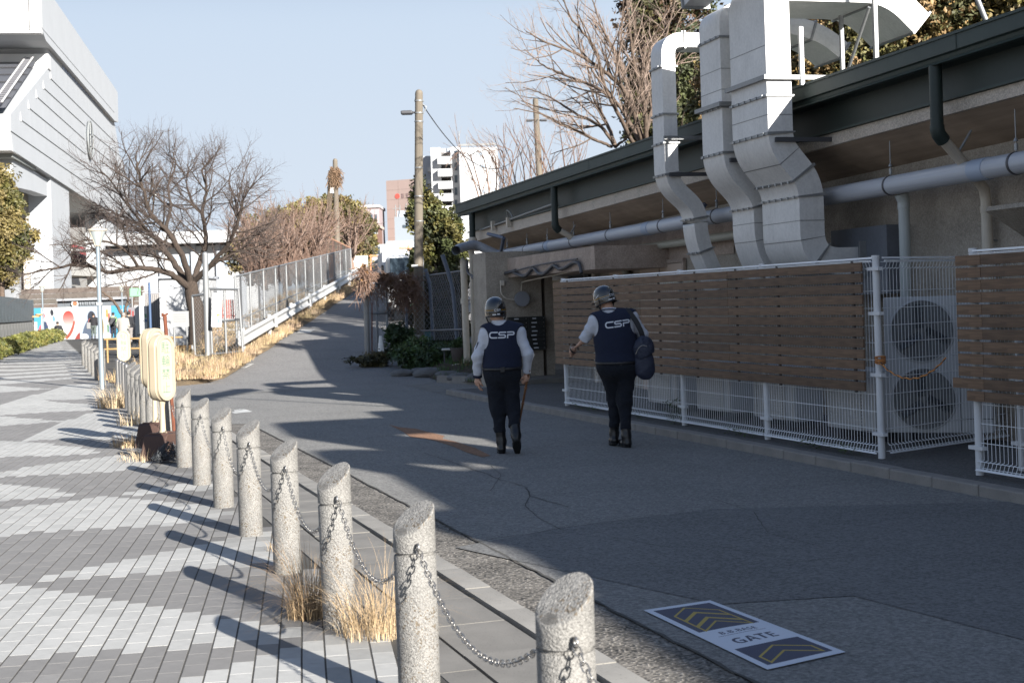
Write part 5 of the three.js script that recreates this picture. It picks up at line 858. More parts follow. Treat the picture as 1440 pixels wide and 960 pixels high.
const signFace = (() => {
  const t = canvasTex(256, 640, (x, w, h) => { x.fillStyle = '#efe3cd'; x.fillRect(0, 0, w, h); x.strokeStyle = '#62a68a'; x.lineWidth = 6; x.lineCap = 'round'; x.lineJoin = 'round';
    ['chu', 'rin', 'kin', 'shi'].forEach((k, i) => strokes[k].forEach((s) => { x.beginPath(); for (let j = 0; j < s.length; j += 2) { const X = 68 + s[j] * 120, Y = 70 + i * 128 + s[j + 1] * 112; j ? x.lineTo(X, Y) : x.moveTo(X, Y); } x.stroke(); }));
    for (let i = 0; i < 90; i++) { x.fillStyle = `rgba(150,120,80,${0.1 + rnd() * 0.2})`; x.fillRect(rnd() * w, rnd() * h, 1 + rnd() * 3, 1 + rnd() * 3); } });
  const m = new THREE.MeshStandardMaterial({ map: t, roughness: 0.5 }); m.color.setRGB(0.46, 0.45, 0.44); return m;
})();
const stadium = (w, h, r) => { const s = new THREE.Shape(); r = Math.min(r, w / 2); s.moveTo(-w / 2 + r, -h / 2); s.lineTo(w / 2 - r, -h / 2); s.absarc(w / 2 - r, -h / 2 + r, r, -Math.PI / 2, 0); s.lineTo(w / 2, h / 2 - r); s.absarc(w / 2 - r, h / 2 - r, r, 0, Math.PI / 2); s.lineTo(-w / 2 + r, h / 2); s.absarc(-w / 2 + r, h / 2 - r, r, Math.PI / 2, Math.PI); s.lineTo(-w / 2, -h / 2 + r); s.absarc(-w / 2 + r, -h / 2 + r, r, Math.PI, Math.PI * 1.5); return s; };
const creamM = M(0.4, 0.335, 0.235, 0.42);
function signBoard(label, pos, turn, W, H, T, top, baseTurn) {
  const t = thing('sign_board', label, 'sign board', pos, turn, null), y = top - H / 2;
  const ext = (w, h, d, z, b) => { const g = new THREE.ExtrudeGeometry(stadium(w, h, w * 0.48), { depth: d, bevelEnabled: true, bevelSize: b, bevelThickness: b, bevelSegments: 3, curveSegments: 16 }); g.translate(0, y, z - d / 2); return boxUV(g); };
  const bd = part(t, 'board', [ext(W - 0.02, H - 0.02, T * 0.5, 0, 0.012), ext(W - 0.035, H - 0.035, T - 0.03, 0, 0.012)], creamM);
  const ring = stadium(W - 0.015, H - 0.015, W * 0.48), hole = stadium(W - 0.075, H - 0.075, W * 0.42); ring.holes.push(hole);
  for (const s of [1, -1]) { const g = new THREE.ExtrudeGeometry(ring, { depth: 0.012, bevelEnabled: true, bevelSize: 0.004, bevelThickness: 0.004, bevelSegments: 2, curveSegments: 16 }); g.translate(0, y, s > 0 ? T / 2 : -T / 2 - 0.012); part(bd, 'rim', boxUV(g), creamM); const f = new THREE.ShapeGeometry(stadium(W - 0.08, H - 0.08, W * 0.42), 16); const p = f.attributes.position, uv = []; for (let i = 0; i < p.count; i++) uv.push(p.getX(i) / W + 0.5, p.getY(i) / H + 0.5); f.setAttribute('uv', new THREE.Float32BufferAttribute(uv, 2)); if (s < 0) f.rotateY(Math.PI); f.translate(0, y, s * (T / 2 + 0.003)); part(bd, 'lettering', f, signFace); }
  const b = top - H; part(t, 'post', lathe([[0.03, 0.26], [0.055, 0.27], [0.032, 0.33], [0.026, b - 0.08], [0.03, b - 0.04], [0.05, b + 0.05]], 20), creamM);
  const base = part(t, 'base', (() => { const s = new THREE.Shape([[-0.27, 0], [-0.15, 0], [-0.06, 0.14], [0.06, 0.14], [0.15, 0], [0.27, 0], [0.16, 0.25], [0.13, 0.27], [-0.13, 0.27], [-0.16, 0.25]].map((p) => new THREE.Vector2(...p))); const g = new THREE.ExtrudeGeometry(s, { depth: 0.26, bevelEnabled: true, bevelSize: 0.008, bevelThickness: 0.008, bevelSegments: 2 }); g.translate(0, 0.01, -0.13); return boxUV(g); })(), M(0.1, 0.055, 0.042, 0.75, { map: concreteT }));
  base.rotation.y = (baseTurn || 0) * RAD; part(base, 'grip', [bx(0.06, 0.03, 0.2, -0.1, 0.285, 0), bx(0.06, 0.03, 0.2, 0.1, 0.285, 0)], M(0.085, 0.047, 0.036, 0.75)); return t;
}
{
  const p2 = gd(230, 646), p1 = gd(219, 628);
  signBoard('cream sign board with green characters in front of its twin, behind the rusty pole', p2, 64, 0.29, 0.72, 0.13, 1.36, 10);
  signBoard('cream sign board half hidden behind its twin, standing on a brown base', p1, 62, 0.29, 0.72, 0.13, 1.42, 14);
  const far = road(25.6, 1.95, 0); signBoard('small far cream sign board facing the camera left of the barrier', at(175, 530, 33).setY(0), 6, 0.3, 0.72, 0.12, 1.22, 0);
  void far;
}
{
  const p = gd(247, 632), t = thing('rusty_pole', 'rusty iron pole leaning against the cream sign board and granite post', 'pole', p), D = -p.z, q = (u, v, d) => at(u, v, D + d).sub(p);
  part(t, 'pole', rod(q(247, 636, -0.75), q(231, 442, -0.7), 0.021, 14), mat.rust); part(t, 'hook', [rod(q(227, 444, -0.7), q(236, 441, -0.7), 0.01, 8), rod(q(228, 440, -0.7), q(228, 445, -0.7), 0.012, 8)], mat.rust);
  const c = thing('loose_chain', 'short chain tying the rusty pole to the sign post', 'chain', V()); part(c, 'links', linksAlong(hang(at(236, 578, D - 0.1), at(248, 581, D - 0.08), 0.05), 0.034).map((m) => linkGeo.clone().applyMatrix4(m)), mat.chain);
  const h = thing('chain_heap', 'heap of dark old chain on the ground beside the granite post', 'chain heap', gd(238, 652)); const L2 = [];
  for (let k = 0; k < 9; k++) { const pts = []; let a = rnd() * 6.28; for (let i = 0; i < 14; i++) { a += rr(-1.1, 1.1); const r = rr(0.02, 0.19); pts.push(V(Math.cos(a) * r, 0.03 + (0.22 - r) * rr(0.1, 1.15), Math.sin(a) * r)); } linksAlong(new THREE.CatmullRomCurve3(pts), 0.033).forEach((m) => L2.push(linkGeo.clone().applyMatrix4(m))); }
  part(h, 'links', L2, M(0.1, 0.105, 0.11, 0.45, { metalness: 0.7 }));
}
const lampPaint = M(0.19, 0.225, 0.25, 0.5), lampGlass = M(0.33, 0.36, 0.36, 0.3), lampRim = M(0.42, 0.37, 0.29, 0.5);
function lampPost(label, pos, H, group) {
  const t = thing('lamp_post', label, 'lamp post', pos, 0, group), top = H - 0.39;
  const g = new THREE.CylinderGeometry(0.048, 0.062, top, 4); g.rotateY(Math.PI / 4); g.translate(0, top / 2, 0); part(t, 'post', boxUV(g), lampPaint); part(t, 'band', bx(0.096, 0.05, 0.096, 0, top * 0.6, 0), mat.white2);
  part(t, 'lantern', [lathe([[0.05, top], [0.195, H - 0.04], [0.19, H - 0.035]], 28)], dbl(lampGlass));
  part(t, 'rim', [...[0, 1, 2, 3].map((k) => { const a = k * Math.PI / 2 + 0.7; return rod(V(Math.cos(a) * 0.055, top, Math.sin(a) * 0.055), V(Math.cos(a) * 0.2, H - 0.05, Math.sin(a) * 0.2), 0.009, 6); }), lathe([[0.2, H - 0.07], [0.208, H - 0.05], [0.2, H - 0.03], [0.14, H - 0.008], [0.0005, H]], 28), lathe([[0.0005, top - 0.01], [0.06, top], [0.06, top + 0.03], [0.045, top + 0.035]], 16)], dbl(lampRim));
  part(t, 'bulb', new THREE.SphereGeometry(0.04, 12, 8).translate(0, top + 0.17, 0), mat.white2); return t;
}
const lampG = 'grey lamp posts with cone lanterns';
const l1 = lampPost('tall grey lamp post with cone lantern, nearest, beside the granite posts', road(31.5, 1.22, 0), 3.45, lampG);
for (const [u, D, l] of [[60, 88, 'far lamp post with cone lantern by the dark parapet wall'], [172, 97, 'far lamp post with cone lantern behind the walkers and bare branches']]) copyOf(l1, at(u, 450, D).setY(0), 0, l).scale.setScalar(1.02);
{ // poles and small signs near the far plaza
  const pole = (l, u, v0, v1, D, r, m) => { const p = at(u, v1, D).setY(0), t = thing('sign_pole', l, 'pole', p), H = at(u, v0, D).y; part(t, 'pole', cyl(r, r, H, 0, 0, 0, 12), m); part(t, 'cap', cyl(r * 1.2, r * 0.8, 0.05, 0, H - 0.02, 0, 12), m); return [t, H]; };
  pole('thin grey pole on the far plaza, left of the green sign', 187, 398, 480, 80, 0.05, mat.galv);
  const [g, H] = pole('thin white pole carrying a small green sign', 198, 401, 485, 72, 0.05, mat.white2); part(g, 'green_sign', rb(0.55, 0.42, 0.06, 0.03, -0.2, H - 0.35, 0.08), M(0.2, 0.5, 0.25, 0.5));
  pole('dark blue pole behind the chain link fence end', 212, 398, 485, 62, 0.055, M(0.05, 0.09, 0.17, 0.5));
  const band = (l, u0, u1, v0, v1, D, draw) => { const p = at((u0 + u1) / 2, v1, D).setY(0), W = (u1 - u0) / 2000 * D, y1 = at(u0, v0, D).y, t = thing('banner_sign', l, 'sign', p); part(t, 'panel', bx(W, y1 - 0.15, 0.06, 0, (y1 + 0.15) / 2, 0), ((q) => { q.color.setRGB(0.48, 0.48, 0.48); return q; })(new THREE.MeshStandardMaterial({ roughness: 0.5, map: canvasTex(64, 256, draw) }))); for (const x of [-0.3, 0.3]) part(t, 'leg', cyl(0.03, 0.03, 0.3, x * W, 0, 0), mat.galv); const uv = t.children[0].geometry.attributes.uv, q = t.children[0].geometry.attributes.position; for (let i = 0; i < uv.count; i++) uv.setXY(i, q.getX(i) / W + 0.5, (q.getY(i) - 0.15) / (y1 - 0.15)); };
  band('white upright board at the end of the mural', 190, 198, 429, 463, 76, (x) => { x.fillStyle = '#f2f2f0'; x.fillRect(0, 0, 64, 256); });
  band('white upright board with blue and green marks', 201, 207, 430, 466, 74, (x) => { x.fillStyle = '#f0f2f4'; x.fillRect(0, 0, 64, 256); x.fillStyle = '#2f9a58'; x.fillRect(36, 60, 22, 26); x.fillStyle = '#2b6cb8'; x.fillRect(34, 96, 26, 20); x.fillRect(30, 180, 30, 60); });
  band('grey picture board beside the white upright boards', 180, 190, 432, 462, 78, (x) => { x.fillStyle = '#a9a4a8'; x.fillRect(0, 0, 64, 256); x.fillStyle = '#c0504a'; x.fillRect(8, 20, 20, 40); x.fillRect(40, 30, 14, 40); x.fillStyle = '#6a7488'; x.fillRect(6, 90, 50, 90); });
}
{ // yellow pipe barrier
  const D = 47, t = thing('pipe_barrier', 'worn yellow pipe barrier across the path behind the granite posts', 'barrier', at(195, 500, D).setY(0)), q = (u, v) => at(u, v, D).sub(t.position), ym = M(0.5, 0.34, 0.13, 0.6, { map: rustT });
  ym.color.setRGB(0.6, 0.42, 0.18);
  part(t, 'rail', rod(q(146, 477), q(256, 474), 0.032, 10), ym); part(t, 'rail', rod(q(146, 491), q(256, 488), 0.032, 10), ym);
  for (const u of [150, 196, 243]) part(t, 'upright', rod(q(u, 476), q(u, 476).setY(0), 0.032, 10), ym);
}
{ // parapet wall, its lamps and the hedge
  const a = V(-20.5, 0, -53), b = V(-29.0, 0, -86), dir = b.clone().sub(a), Ln = dir.length(), turn = Math.atan2(-dir.x, -dir.z) / RAD;
  const t = thing('parapet_wall', 'grey slate parapet wall on a pale concrete base at the left edge', 'wall', a, turn), ext = 12;
  part(t, 'concrete_base', bx(0.5, 1.3, Ln + ext, -0.25, 0.65, -(Ln - ext) / 2), M(0.34, 0.34, 0.335, 0.9, { map: concreteT }));
  const sl = M(0.13, 0.16, 0.18, 0.6, { map: concreteT }); const n = 26, w = (Ln + ext) / n;
  for (let i = 0; i < n; i++) part(t, 'slate_panel', bx(0.6, 1.24, w - 0.02, -0.25, 2.0, ext - (i + 0.5) * w), sl);
  part(t, 'joint_strip', bx(0.4, 0.12, Ln + ext, -0.25, 1.33, -(Ln - ext) / 2), mat.darkGrey);
  for (const [k, l] of [[0.15, 'orange wall lamp near the left edge of the picture'], [0.97, 'orange wall lamp at the end of the parapet wall']]) { const p = a.clone().lerp(b, k), w2 = thing('wall_lamp', l, 'wall lamp', p.setY(1.62), turn, null); part(w2, 'arm', bx(0.35, 0.08, 0.25, 0.22, 0, 0), M(0.45, 0.24, 0.08, 0.6)); part(w2, 'shade', lathe([[0.2, 0.18], [0.23, 0.1], [0.12, 0.06], [0.06, 0]], 14).translate(0.4, -0.02, 0), M(0.42, 0.26, 0.12, 0.6)); }
}
// ---------- leaves ----------
const leafGeo = (() => { const g = new THREE.BufferGeometry(); g.setAttribute('position', new THREE.Float32BufferAttribute([0, 0, 0, 0.32, 0.5, 0.08, 0, 1, 0, 0, 0, 0, 0, 1, 0, -0.32, 0.5, 0.08], 3)); g.computeVertexNormals(); return clean(g); })();
const sprayGeo = (() => { const l = []; for (let i = 0; i < 5; i++) { const g = leafGeo.clone(); const m = new THREE.Matrix4().makeRotationFromEuler(new THREE.Euler(rr(-0.9, 0.9), rr(0, 6.28), rr(-0.9, 0.9))); m.setPosition(rr(-0.5, 0.5), rr(-0.5, 0.5), rr(-0.5, 0.5)); g.applyMatrix4(m); l.push(g); } return merge(l); })();
const leafM = dbl(M(1, 1, 1, 0.6)); 
// blobs: [x, y, z, rx, ry, rz]; leaves are set in clumps through and around each blob
function crown(parent, name, blobs, n, size, cols, clumps = 40, geo = sprayGeo, spread = 0.22) {
  const im = new THREE.InstancedMesh(geo, leafM, n), o = new THREE.Object3D(), c = new THREE.Color(), vol = blobs.map((b) => b[3] * b[4] * b[5] ** 0.5), tot = vol.reduce((a, b) => a + b); let k = 0;
  const gs = () => (rnd() + rnd() + rnd() - 1.5) * 1.15;
  blobs.forEach((b, bi) => {
    const m = bi === blobs.length - 1 ? n - k : Math.round(n * vol[bi] / tot), cl = [];
    for (let i = 0; i < clumps; i++) { const d = V(gs(), gs(), gs()).normalize(), r = Math.pow(rnd(), 0.42); cl.push([b[0] + d.x * b[3] * r, b[1] + d.y * b[4] * r, b[2] + d.z * b[5] * r, rr(0.5, 1.15), cols[Math.floor(rnd() * cols.length)]]); }
    for (let i = 0; i < m; i++, k++) { const q = cl[Math.floor(rnd() * clumps)], s = q[3] * spread; o.position.set(q[0] + gs() * b[3] * s, q[1] + gs() * b[4] * s, q[2] + gs() * b[5] * s); o.rotation.set(rnd() * 6.3, rnd() * 6.3, rnd() * 6.3); o.scale.setScalar(size * rr(0.6, 1.3)); o.updateMatrix(); im.setMatrixAt(k, o.matrix); const f = rr(0.7, 1.25), e = q[4]; im.setColorAt(k, c.setRGB(e[0] * f * 0.75, e[1] * f * 0.75, e[2] * f * rr(0.6, 0.85))); }
  });
  im.name = name; im.userData.kind = 'stuff'; im.castShadow = im.receiveShadow = true; parent.add(im); return im;
}
{
  const t = thing('hedge', 'clipped yellow green hedge below the parapet wall', 'hedge', V(-24, 0, -68)), bl = []; const a = V(-18.9, 0, -51), b = V(-29.3, 0, -92);
  for (let i = 0; i <= 30; i++) { const p = a.clone().lerp(b, i / 30).sub(t.position); bl.push([p.x - 0.35, 0.38, p.z, 0.62, 0.36, 0.85]); }
  crown(t, 'foliage', bl, 26000, 0.085, [[0.2, 0.2, 0.045], [0.15, 0.16, 0.035], [0.26, 0.23, 0.06], [0.1, 0.11, 0.03]], 36, sprayGeo, 0.3);
  part(t, 'stems', bl.filter((_, i) => i % 3 === 0).map((q) => cyl(0.03, 0.02, 0.5, q[0], 0, q[2], 6)), mat.twig);
}
// ---------- mural hoarding ----------
{
  const D = 97, P = (u) => at(u, 470, D).setY(0), t = thing('mural_hoarding', 'white hoarding with colourful painted pictures across the far plaza', 'hoarding', P(130)), H = 2.2;
  const pics = [[48, 58, (x) => { x.fillStyle = '#58b7d6'; x.fillRect(0, 0, 256, 256); x.fillStyle = '#d8657a'; x.beginPath(); x.moveTo(60, 256); x.quadraticCurveTo(140, 150, 250, 130); x.lineTo(256, 256); x.fill(); x.fillStyle = '#f3f5f4'; x.fillRect(0, 110, 110, 80); }],
    [58, 79, (x) => { x.fillStyle = '#eef0ee'; x.fillRect(0, 0, 256, 256); [['#3a4e6e', 70, 150, 50], ['#d95f6a', 40, 60, 26], ['#8fa9c8', 160, 210, 34], ['#2b2f3a', 190, 40, 30], ['#e9c9cc', 120, 120, 30], ['#7fb0d0', 220, 90, 26]].forEach(([c, a, b, r]) => { x.fillStyle = c; x.beginPath(); x.ellipse(a, b, r, r * 0.8, 0.4, 0, 7); x.fill(); }); }],
    [79, 112, (x) => { x.fillStyle = '#eff0ec'; x.fillRect(0, 0, 256, 256); const g = x.createLinearGradient(0, 40, 0, 150); g.addColorStop(0, '#d8493f'); g.addColorStop(1, '#f2d8d4'); x.fillStyle = g; x.beginPath(); x.ellipse(135, 90, 62, 60, 0, 0, 7); x.fill(); x.fillStyle = '#b65a48'; x.beginPath(); x.moveTo(210, 110); x.quadraticCurveTo(190, 220, 110, 256); x.lineTo(90, 240); x.quadraticCurveTo(160, 200, 190, 110); x.fill(); x.beginPath(); x.moveTo(0, 160); x.quadraticCurveTo(50, 150, 60, 230); x.lineTo(0, 256); x.fill(); x.fillStyle = '#a8433a'; x.beginPath(); x.moveTo(200, 256); x.quadraticCurveTo(230, 210, 256, 205); x.lineTo(256, 256); x.fill(); }],
    [112, 138, (x) => { x.fillStyle = '#c3cfdf'; x.fillRect(0, 0, 256, 256); x.fillStyle = '#5d6b80'; x.beginPath(); x.moveTo(20, 256); x.quadraticCurveTo(50, 140, 140, 90); x.lineTo(180, 256); x.fill(); x.fillStyle = '#343c4c'; x.beginPath(); x.ellipse(170, 90, 58, 52, 0.3, 0, 7); x.fill(); x.fillStyle = '#e9edf2'; x.beginPath(); x.ellipse(60, 240, 60, 26, 0, 0, 7); x.fill(); }],
    [138, 149, (x) => { x.fillStyle = '#dfe3e6'; x.fillRect(0, 0, 256, 256); x.fillStyle = '#b39a5c'; x.beginPath(); x.ellipse(120, 180, 60, 80, 0.5, 0, 7); x.fill(); }],
    [149, 157, (x) => { x.fillStyle = '#e7e4dc'; x.fillRect(0, 0, 256, 256); [['#d9a13c', 60, 60], ['#c95a52', 150, 90], ['#5a8f6c', 90, 180], ['#6c86b4', 190, 190]].forEach(([c, a, b]) => { x.fillStyle = c; x.fillRect(a - 40, b - 30, 80, 60); }); }],
    [157, 182, (x) => { x.fillStyle = '#58b8dd'; x.fillRect(0, 0, 256, 256); x.fillStyle = '#3d4450'; x.beginPath(); x.moveTo(60, 256); x.quadraticCurveTo(110, 120, 240, 90); x.lineTo(256, 256); x.fill(); }]];
  for (const [u0, u1, draw] of pics) { const a = P(u0).sub(t.position), b = P(u1).sub(t.position), W = b.x - a.x; const g = new THREE.BoxGeometry(W - 0.02, H, 0.06); g.translate((a.x + b.x) / 2, H / 2, (a.z + b.z) / 2); const m = part(t, 'painted_panel', g, ((q) => { q.color.setRGB(0.48, 0.48, 0.48); return q; })(new THREE.MeshStandardMaterial({ roughness: 0.6, map: canvasTex(256, 256, draw) }))); part(m, 'frame_post', bx(0.06, H, 0.08, a.x, H / 2, a.z - 0.06), mat.galv); }
}
// ---------- walkers on the far plaza ----------
{
  const base = { hipL: [-0.09, 0.88, 0], hipR: [0.09, 0.88, 0], knL: [-0.1, 0.48, -0.04], knR: [0.1, 0.48, 0.04], anL: [-0.1, 0.11, 0.02], anR: [0.1, 0.11, 0.06], heelL: [-0.1, 0.05, 0.06], toeL: [-0.11, 0.05, -0.12], heelR: [0.1, 0.05, 0.1], toeR: [0.11, 0.05, -0.08], shL: [-0.17, 1.38, 0], shR: [0.17, 1.38, 0], elL: [-0.24, 1.1, 0.04], elR: [0.24, 1.1, 0.04], wrL: [-0.22, 0.88, -0.05], wrR: [0.22, 0.88, -0.05], neck: [0, 1.48, -0.02], head: [0, 1.6, -0.03] };
  const go = (label, u, v, D, over, o) => { const p = at(u, v, D).setY(0); const J = { ...base, ...over }; const w = (a, d) => hand(a, d, [0, 0, 1], 0.5, 1); const t = makePerson('person', label, p, 0, J, { ...o, group: 'walkers on the far plaza' }, 0.03); const hh = new THREE.SphereGeometry(0.105, 16, 12); hh.scale(0.85, 1.0, 1); part(t, 'hair', hh.translate(J.head[0], J.head[1] + 0.035, J.head[2] + 0.018), o.hair || hairM); void w; return [t, p]; };
  const blackTop = M(0.016, 0.016, 0.019, 0.9), greyTr = M(0.09, 0.11, 0.1, 0.9), darkTr = M(0.02, 0.022, 0.03, 0.9), greyCoat = M(0.3, 0.28, 0.25, 0.95);
  const [, pA] = go('walker in a black top and grey green trousers before the mural', 131.5, 476, 92, { elL: [-0.32, 1.16, -0.1], wrL: [-0.2, 1.1, -0.3], shL: [-0.2, 1.38, 0], shR: [0.2, 1.38, 0] }, { top: blackTop, trousers: greyTr, sleeve: { L: 1.9, R: 1.9 }, topName: 'jacket' });
  { const b = thing('tote_bag', 'grey cloth bag at the side of the walker in black', 'bag', pA.clone()); part(b, 'bag', rb(0.26, 0.42, 0.1, 0.04, -0.3, 0.92, 0.05), M(0.22, 0.22, 0.22, 0.9)); part(b, 'strap', tube([V(-0.3, 1.12, 0.05), V(-0.26, 1.3, 0.1), V(-0.16, 1.42, 0.05)], 0.014, 6), M(0.4, 0.1, 0.09, 0.8)); }
  const [, pB] = go('walker in light green with a grey backpack beside the grey coated walker', 159.5, 476, 88, { elL: [-0.3, 1.12, -0.08] }, { top: M(0.3, 0.45, 0.22, 0.9), trousers: darkTr, sleeve: { L: 0.9, R: 0.9 } });
  { const b = thing('backpack', 'dark grey backpack on the walker in light green', 'backpack', pB.clone()); part(b, 'pack', rb(0.34, 0.5, 0.22, 0.07, 0.02, 1.16, 0.24), M(0.055, 0.055, 0.06, 0.9)); part(b, 'pocket', rb(0.24, 0.2, 0.1, 0.04, 0.02, 1.04, 0.36), M(0.065, 0.065, 0.07, 0.9)); part(b, 'strap', [tube([V(-0.14, 1.38, 0.16), V(-0.16, 1.47, 0.0), V(-0.15, 1.3, -0.14)], 0.03, 6), tube([V(0.14, 1.38, 0.16), V(0.16, 1.47, 0.0), V(0.15, 1.3, -0.14)], 0.03, 6)], M(0.055, 0.055, 0.06, 0.9)); }
  const coat = go('walker in a long pale grey coat and hood, nearest of the walkers', 173.5, 490, 66, { shL: [-0.19, 1.34, 0], shR: [0.19, 1.34, 0], elL: [-0.28, 1.06, 0.04], elR: [0.28, 1.06, 0.04], head: [0.03, 1.54, -0.05], neck: [0.02, 1.44, -0.02] }, { top: greyCoat, topLow: 0.5, trousers: darkTr, bulk: 1.35, sleeve: { L: 1.95, R: 1.95 }, topName: 'coat', hair: M(0.24, 0.22, 0.2, 0.95) });
  part(coat[0], 'coat_skirt', lathe([[0.25, 0.5], [0.25, 0.7], [0.24, 0.95], [0.22, 1.1]], 20), dbl(greyCoat));
  go('walker in black just right of the grey coated walker', 181.5, 486, 70, {}, { top: blackTop, trousers: M(0.2, 0.18, 0.17, 0.9), sleeve: { L: 1.9, R: 1.9 }, topName: 'jacket' });
  const sit = { hipL: [-0.1, 0.42, 0.1], hipR: [0.1, 0.42, 0.1], knL: [-0.14, 0.52, -0.28], knR: [0.14, 0.52, -0.28], anL: [-0.12, 0.11, -0.16], anR: [0.12, 0.11, -0.16], heelL: [-0.12, 0.05, -0.1], toeL: [-0.13, 0.05, -0.28], heelR: [0.12, 0.05, -0.1], toeR: [0.13, 0.05, -0.28], shL: [-0.18, 0.9, -0.06], shR: [0.18, 0.9, -0.06], elL: [-0.25, 0.68, -0.16], elR: [0.25, 0.68, -0.16], wrL: [-0.14, 0.58, -0.36], wrR: [0.14, 0.58, -0.36], neck: [-0.02, 1.0, -0.08], head: [-0.04, 1.12, -0.12] };
  go('person in black crouching by the hedge end before the mural', 81, 470, 94, sit, { top: blackTop, trousers: darkTr, sleeve: { L: 1.9, R: 1.9 }, topName: 'jacket' });
}
// ---------- the slope beside the ramp, its fences and gates ----------
function chainLink(q0, q1, q2, q3, pitch = 0.085, r = 0.0035) {   // diagonal wires over the quad q0 (low start) q1 (low end) q2 (high end) q3 (high start)
  const P = (a, b) => q0.clone().multiplyScalar((1 - a) * (1 - b)).addScaledVector(q1, a * (1 - b)).addScaledVector(q2, a * b).addScaledVector(q3, (1 - a) * b);
  const W = q0.distanceTo(q1), H = q0.distanceTo(q3), out = [];
  for (let c = -H; c < W; c += pitch * 1.41) for (const s of [1, -1]) { let x0 = Math.max(0, c), x1 = Math.min(W, c + H); if (x1 - x0 < 0.02) continue; const y0 = (x0 - c) / H, y1 = (x1 - c) / H; out.push(rod(P(x0 / W, s > 0 ? y0 : 1 - y0), P(x1 / W, s > 0 ? y1 : 1 - y1), r, 3)); }
  return out;
}
const earth = M(0.3, 0.22, 0.13, 1, { map: concreteT, bumpMap: stuccoB, bumpScale: 0.03 });
struct('embankment', quadStrip(Array.from({ length: 22 }, (_, i) => { const D = 29.5 + i * 2, y = i ? RAMP(D) : -0.2; return [-6.45, -6.9, -7.5, -8.1, -8.6, -8.9].map((x, j) => V(x + rr(-0.06, 0.06), [y + 0.01, y + 0.13, y + 0.18, y * 0.7 + 0.08, y * 0.25, -0.25][j] + rr(-0.03, 0.03), -D)); })), earth);
{
  const tg = merge([xf(blades(46, 0.22, 0.34, 0.006, 0.9, 0.8), V()), xf(blades(24, 0.25, 0.2, 0.006, 1.2, 0.9), V())]), n = 520, im = new THREE.InstancedMesh(tg, strawPale, n), o = new THREE.Object3D(), c = new THREE.Color();
  for (let i = 0; i < n; i++) { const D = 30.5 + Math.pow(rnd(), 1.3) * 33, x = -6.5 - Math.pow(rnd(), 1.5) * 2.4; o.position.set(x, RAMP(D) + 0.1, -D); o.rotation.y = rnd() * 6.3; o.scale.setScalar(rr(0.5, 1.2)); o.updateMatrix(); im.setMatrixAt(i, o.matrix); const v = rr(0.65, 1.1); im.setColorAt(i, c.setRGB(v, v * rr(0.88, 1), v * rr(0.75, 1))); }
  im.name = 'dry_grass'; tag(im, 'dry straw coloured grass on the slope under the guardrail', 'dry grass', null, 'stuff'); scene.add(im);
}
const FX = (D) => -7.0 - (D - 36) * 0.007, FT = (D) => 2.46 + (D - 36) * 0.0625;
{
  const t = thing('chain_link_fence', 'tall sloping chain link fence with grey posts beside the ramp', 'fence', V(FX(36), RAMP(36), -36)), L0 = (D, y) => V(FX(D), y, -D).sub(t.position), wires = [];
  const Ds = []; for (let D = 36; D <= 64.1; D += 2.155) Ds.push(D);
  Ds.forEach((D) => part(t, 'post', rod(L0(D, RAMP(D)), L0(D, FT(D) + 0.03), 0.03, 10), mat.galv));
  part(t, 'top_rail', rod(L0(36, FT(36)), L0(64, FT(64)), 0.024, 8), mat.galv); part(t, 'middle_rail', rod(L0(36, RAMP(36) + 0.9), L0(64, RAMP(64) + 0.7), 0.018, 8), mat.galv);
  for (let i = 0; i < Ds.length - 1; i++) wires.push(...chainLink(L0(Ds[i], RAMP(Ds[i]) + 0.1), L0(Ds[i + 1], RAMP(Ds[i + 1]) + 0.1), L0(Ds[i + 1], FT(Ds[i + 1])), L0(Ds[i], FT(Ds[i])), 0.085, 0.0042));
  part(t, 'wire_netting', wires, mat.galv).userData.kind = 'stuff';
}
{
  const t = thing('guardrail', 'white corrugated guardrail climbing along the left side of the ramp', 'guardrail', V(-6.75, RAMP(35), -35)), y = (D) => RAMP(D) + 0.52, prof = [[-0.17, 0], [-0.14, 0.06], [-0.09, 0.07], [-0.05, 0], [0.05, 0], [0.09, 0.07], [0.14, 0.06], [0.17, 0]];
  const rows = []; for (let D = 35; D <= 68; D += 1) rows.push(prof.map(([h, x]) => V(-6.7 + x - (D - 35) * 0.003, y(D) + h, -D).sub(t.position)));
  const wm = dbl(M(0.5, 0.5, 0.49, 0.45, { map: panelT })); part(t, 'beam', quadStrip(rows), wm);
  for (let D = 36; D < 68; D += 4) part(t, 'post', cyl(0.06, 0.06, 0.75, -0.1, RAMP(D) - RAMP(35) - 0.05, -(D - 35), 12), wm);
  part(t, 'end_cap', [rb(0.14, 0.4, 0.3, 0.06, 0.06, 0.55, 0.06)], wm);
  for (const D of [40, 47, 55]) part(t, 'splice', bx(0.03, 0.36, 0.35, 0.1, y(D) - t.position.y, -(D - 35)), wm);
}
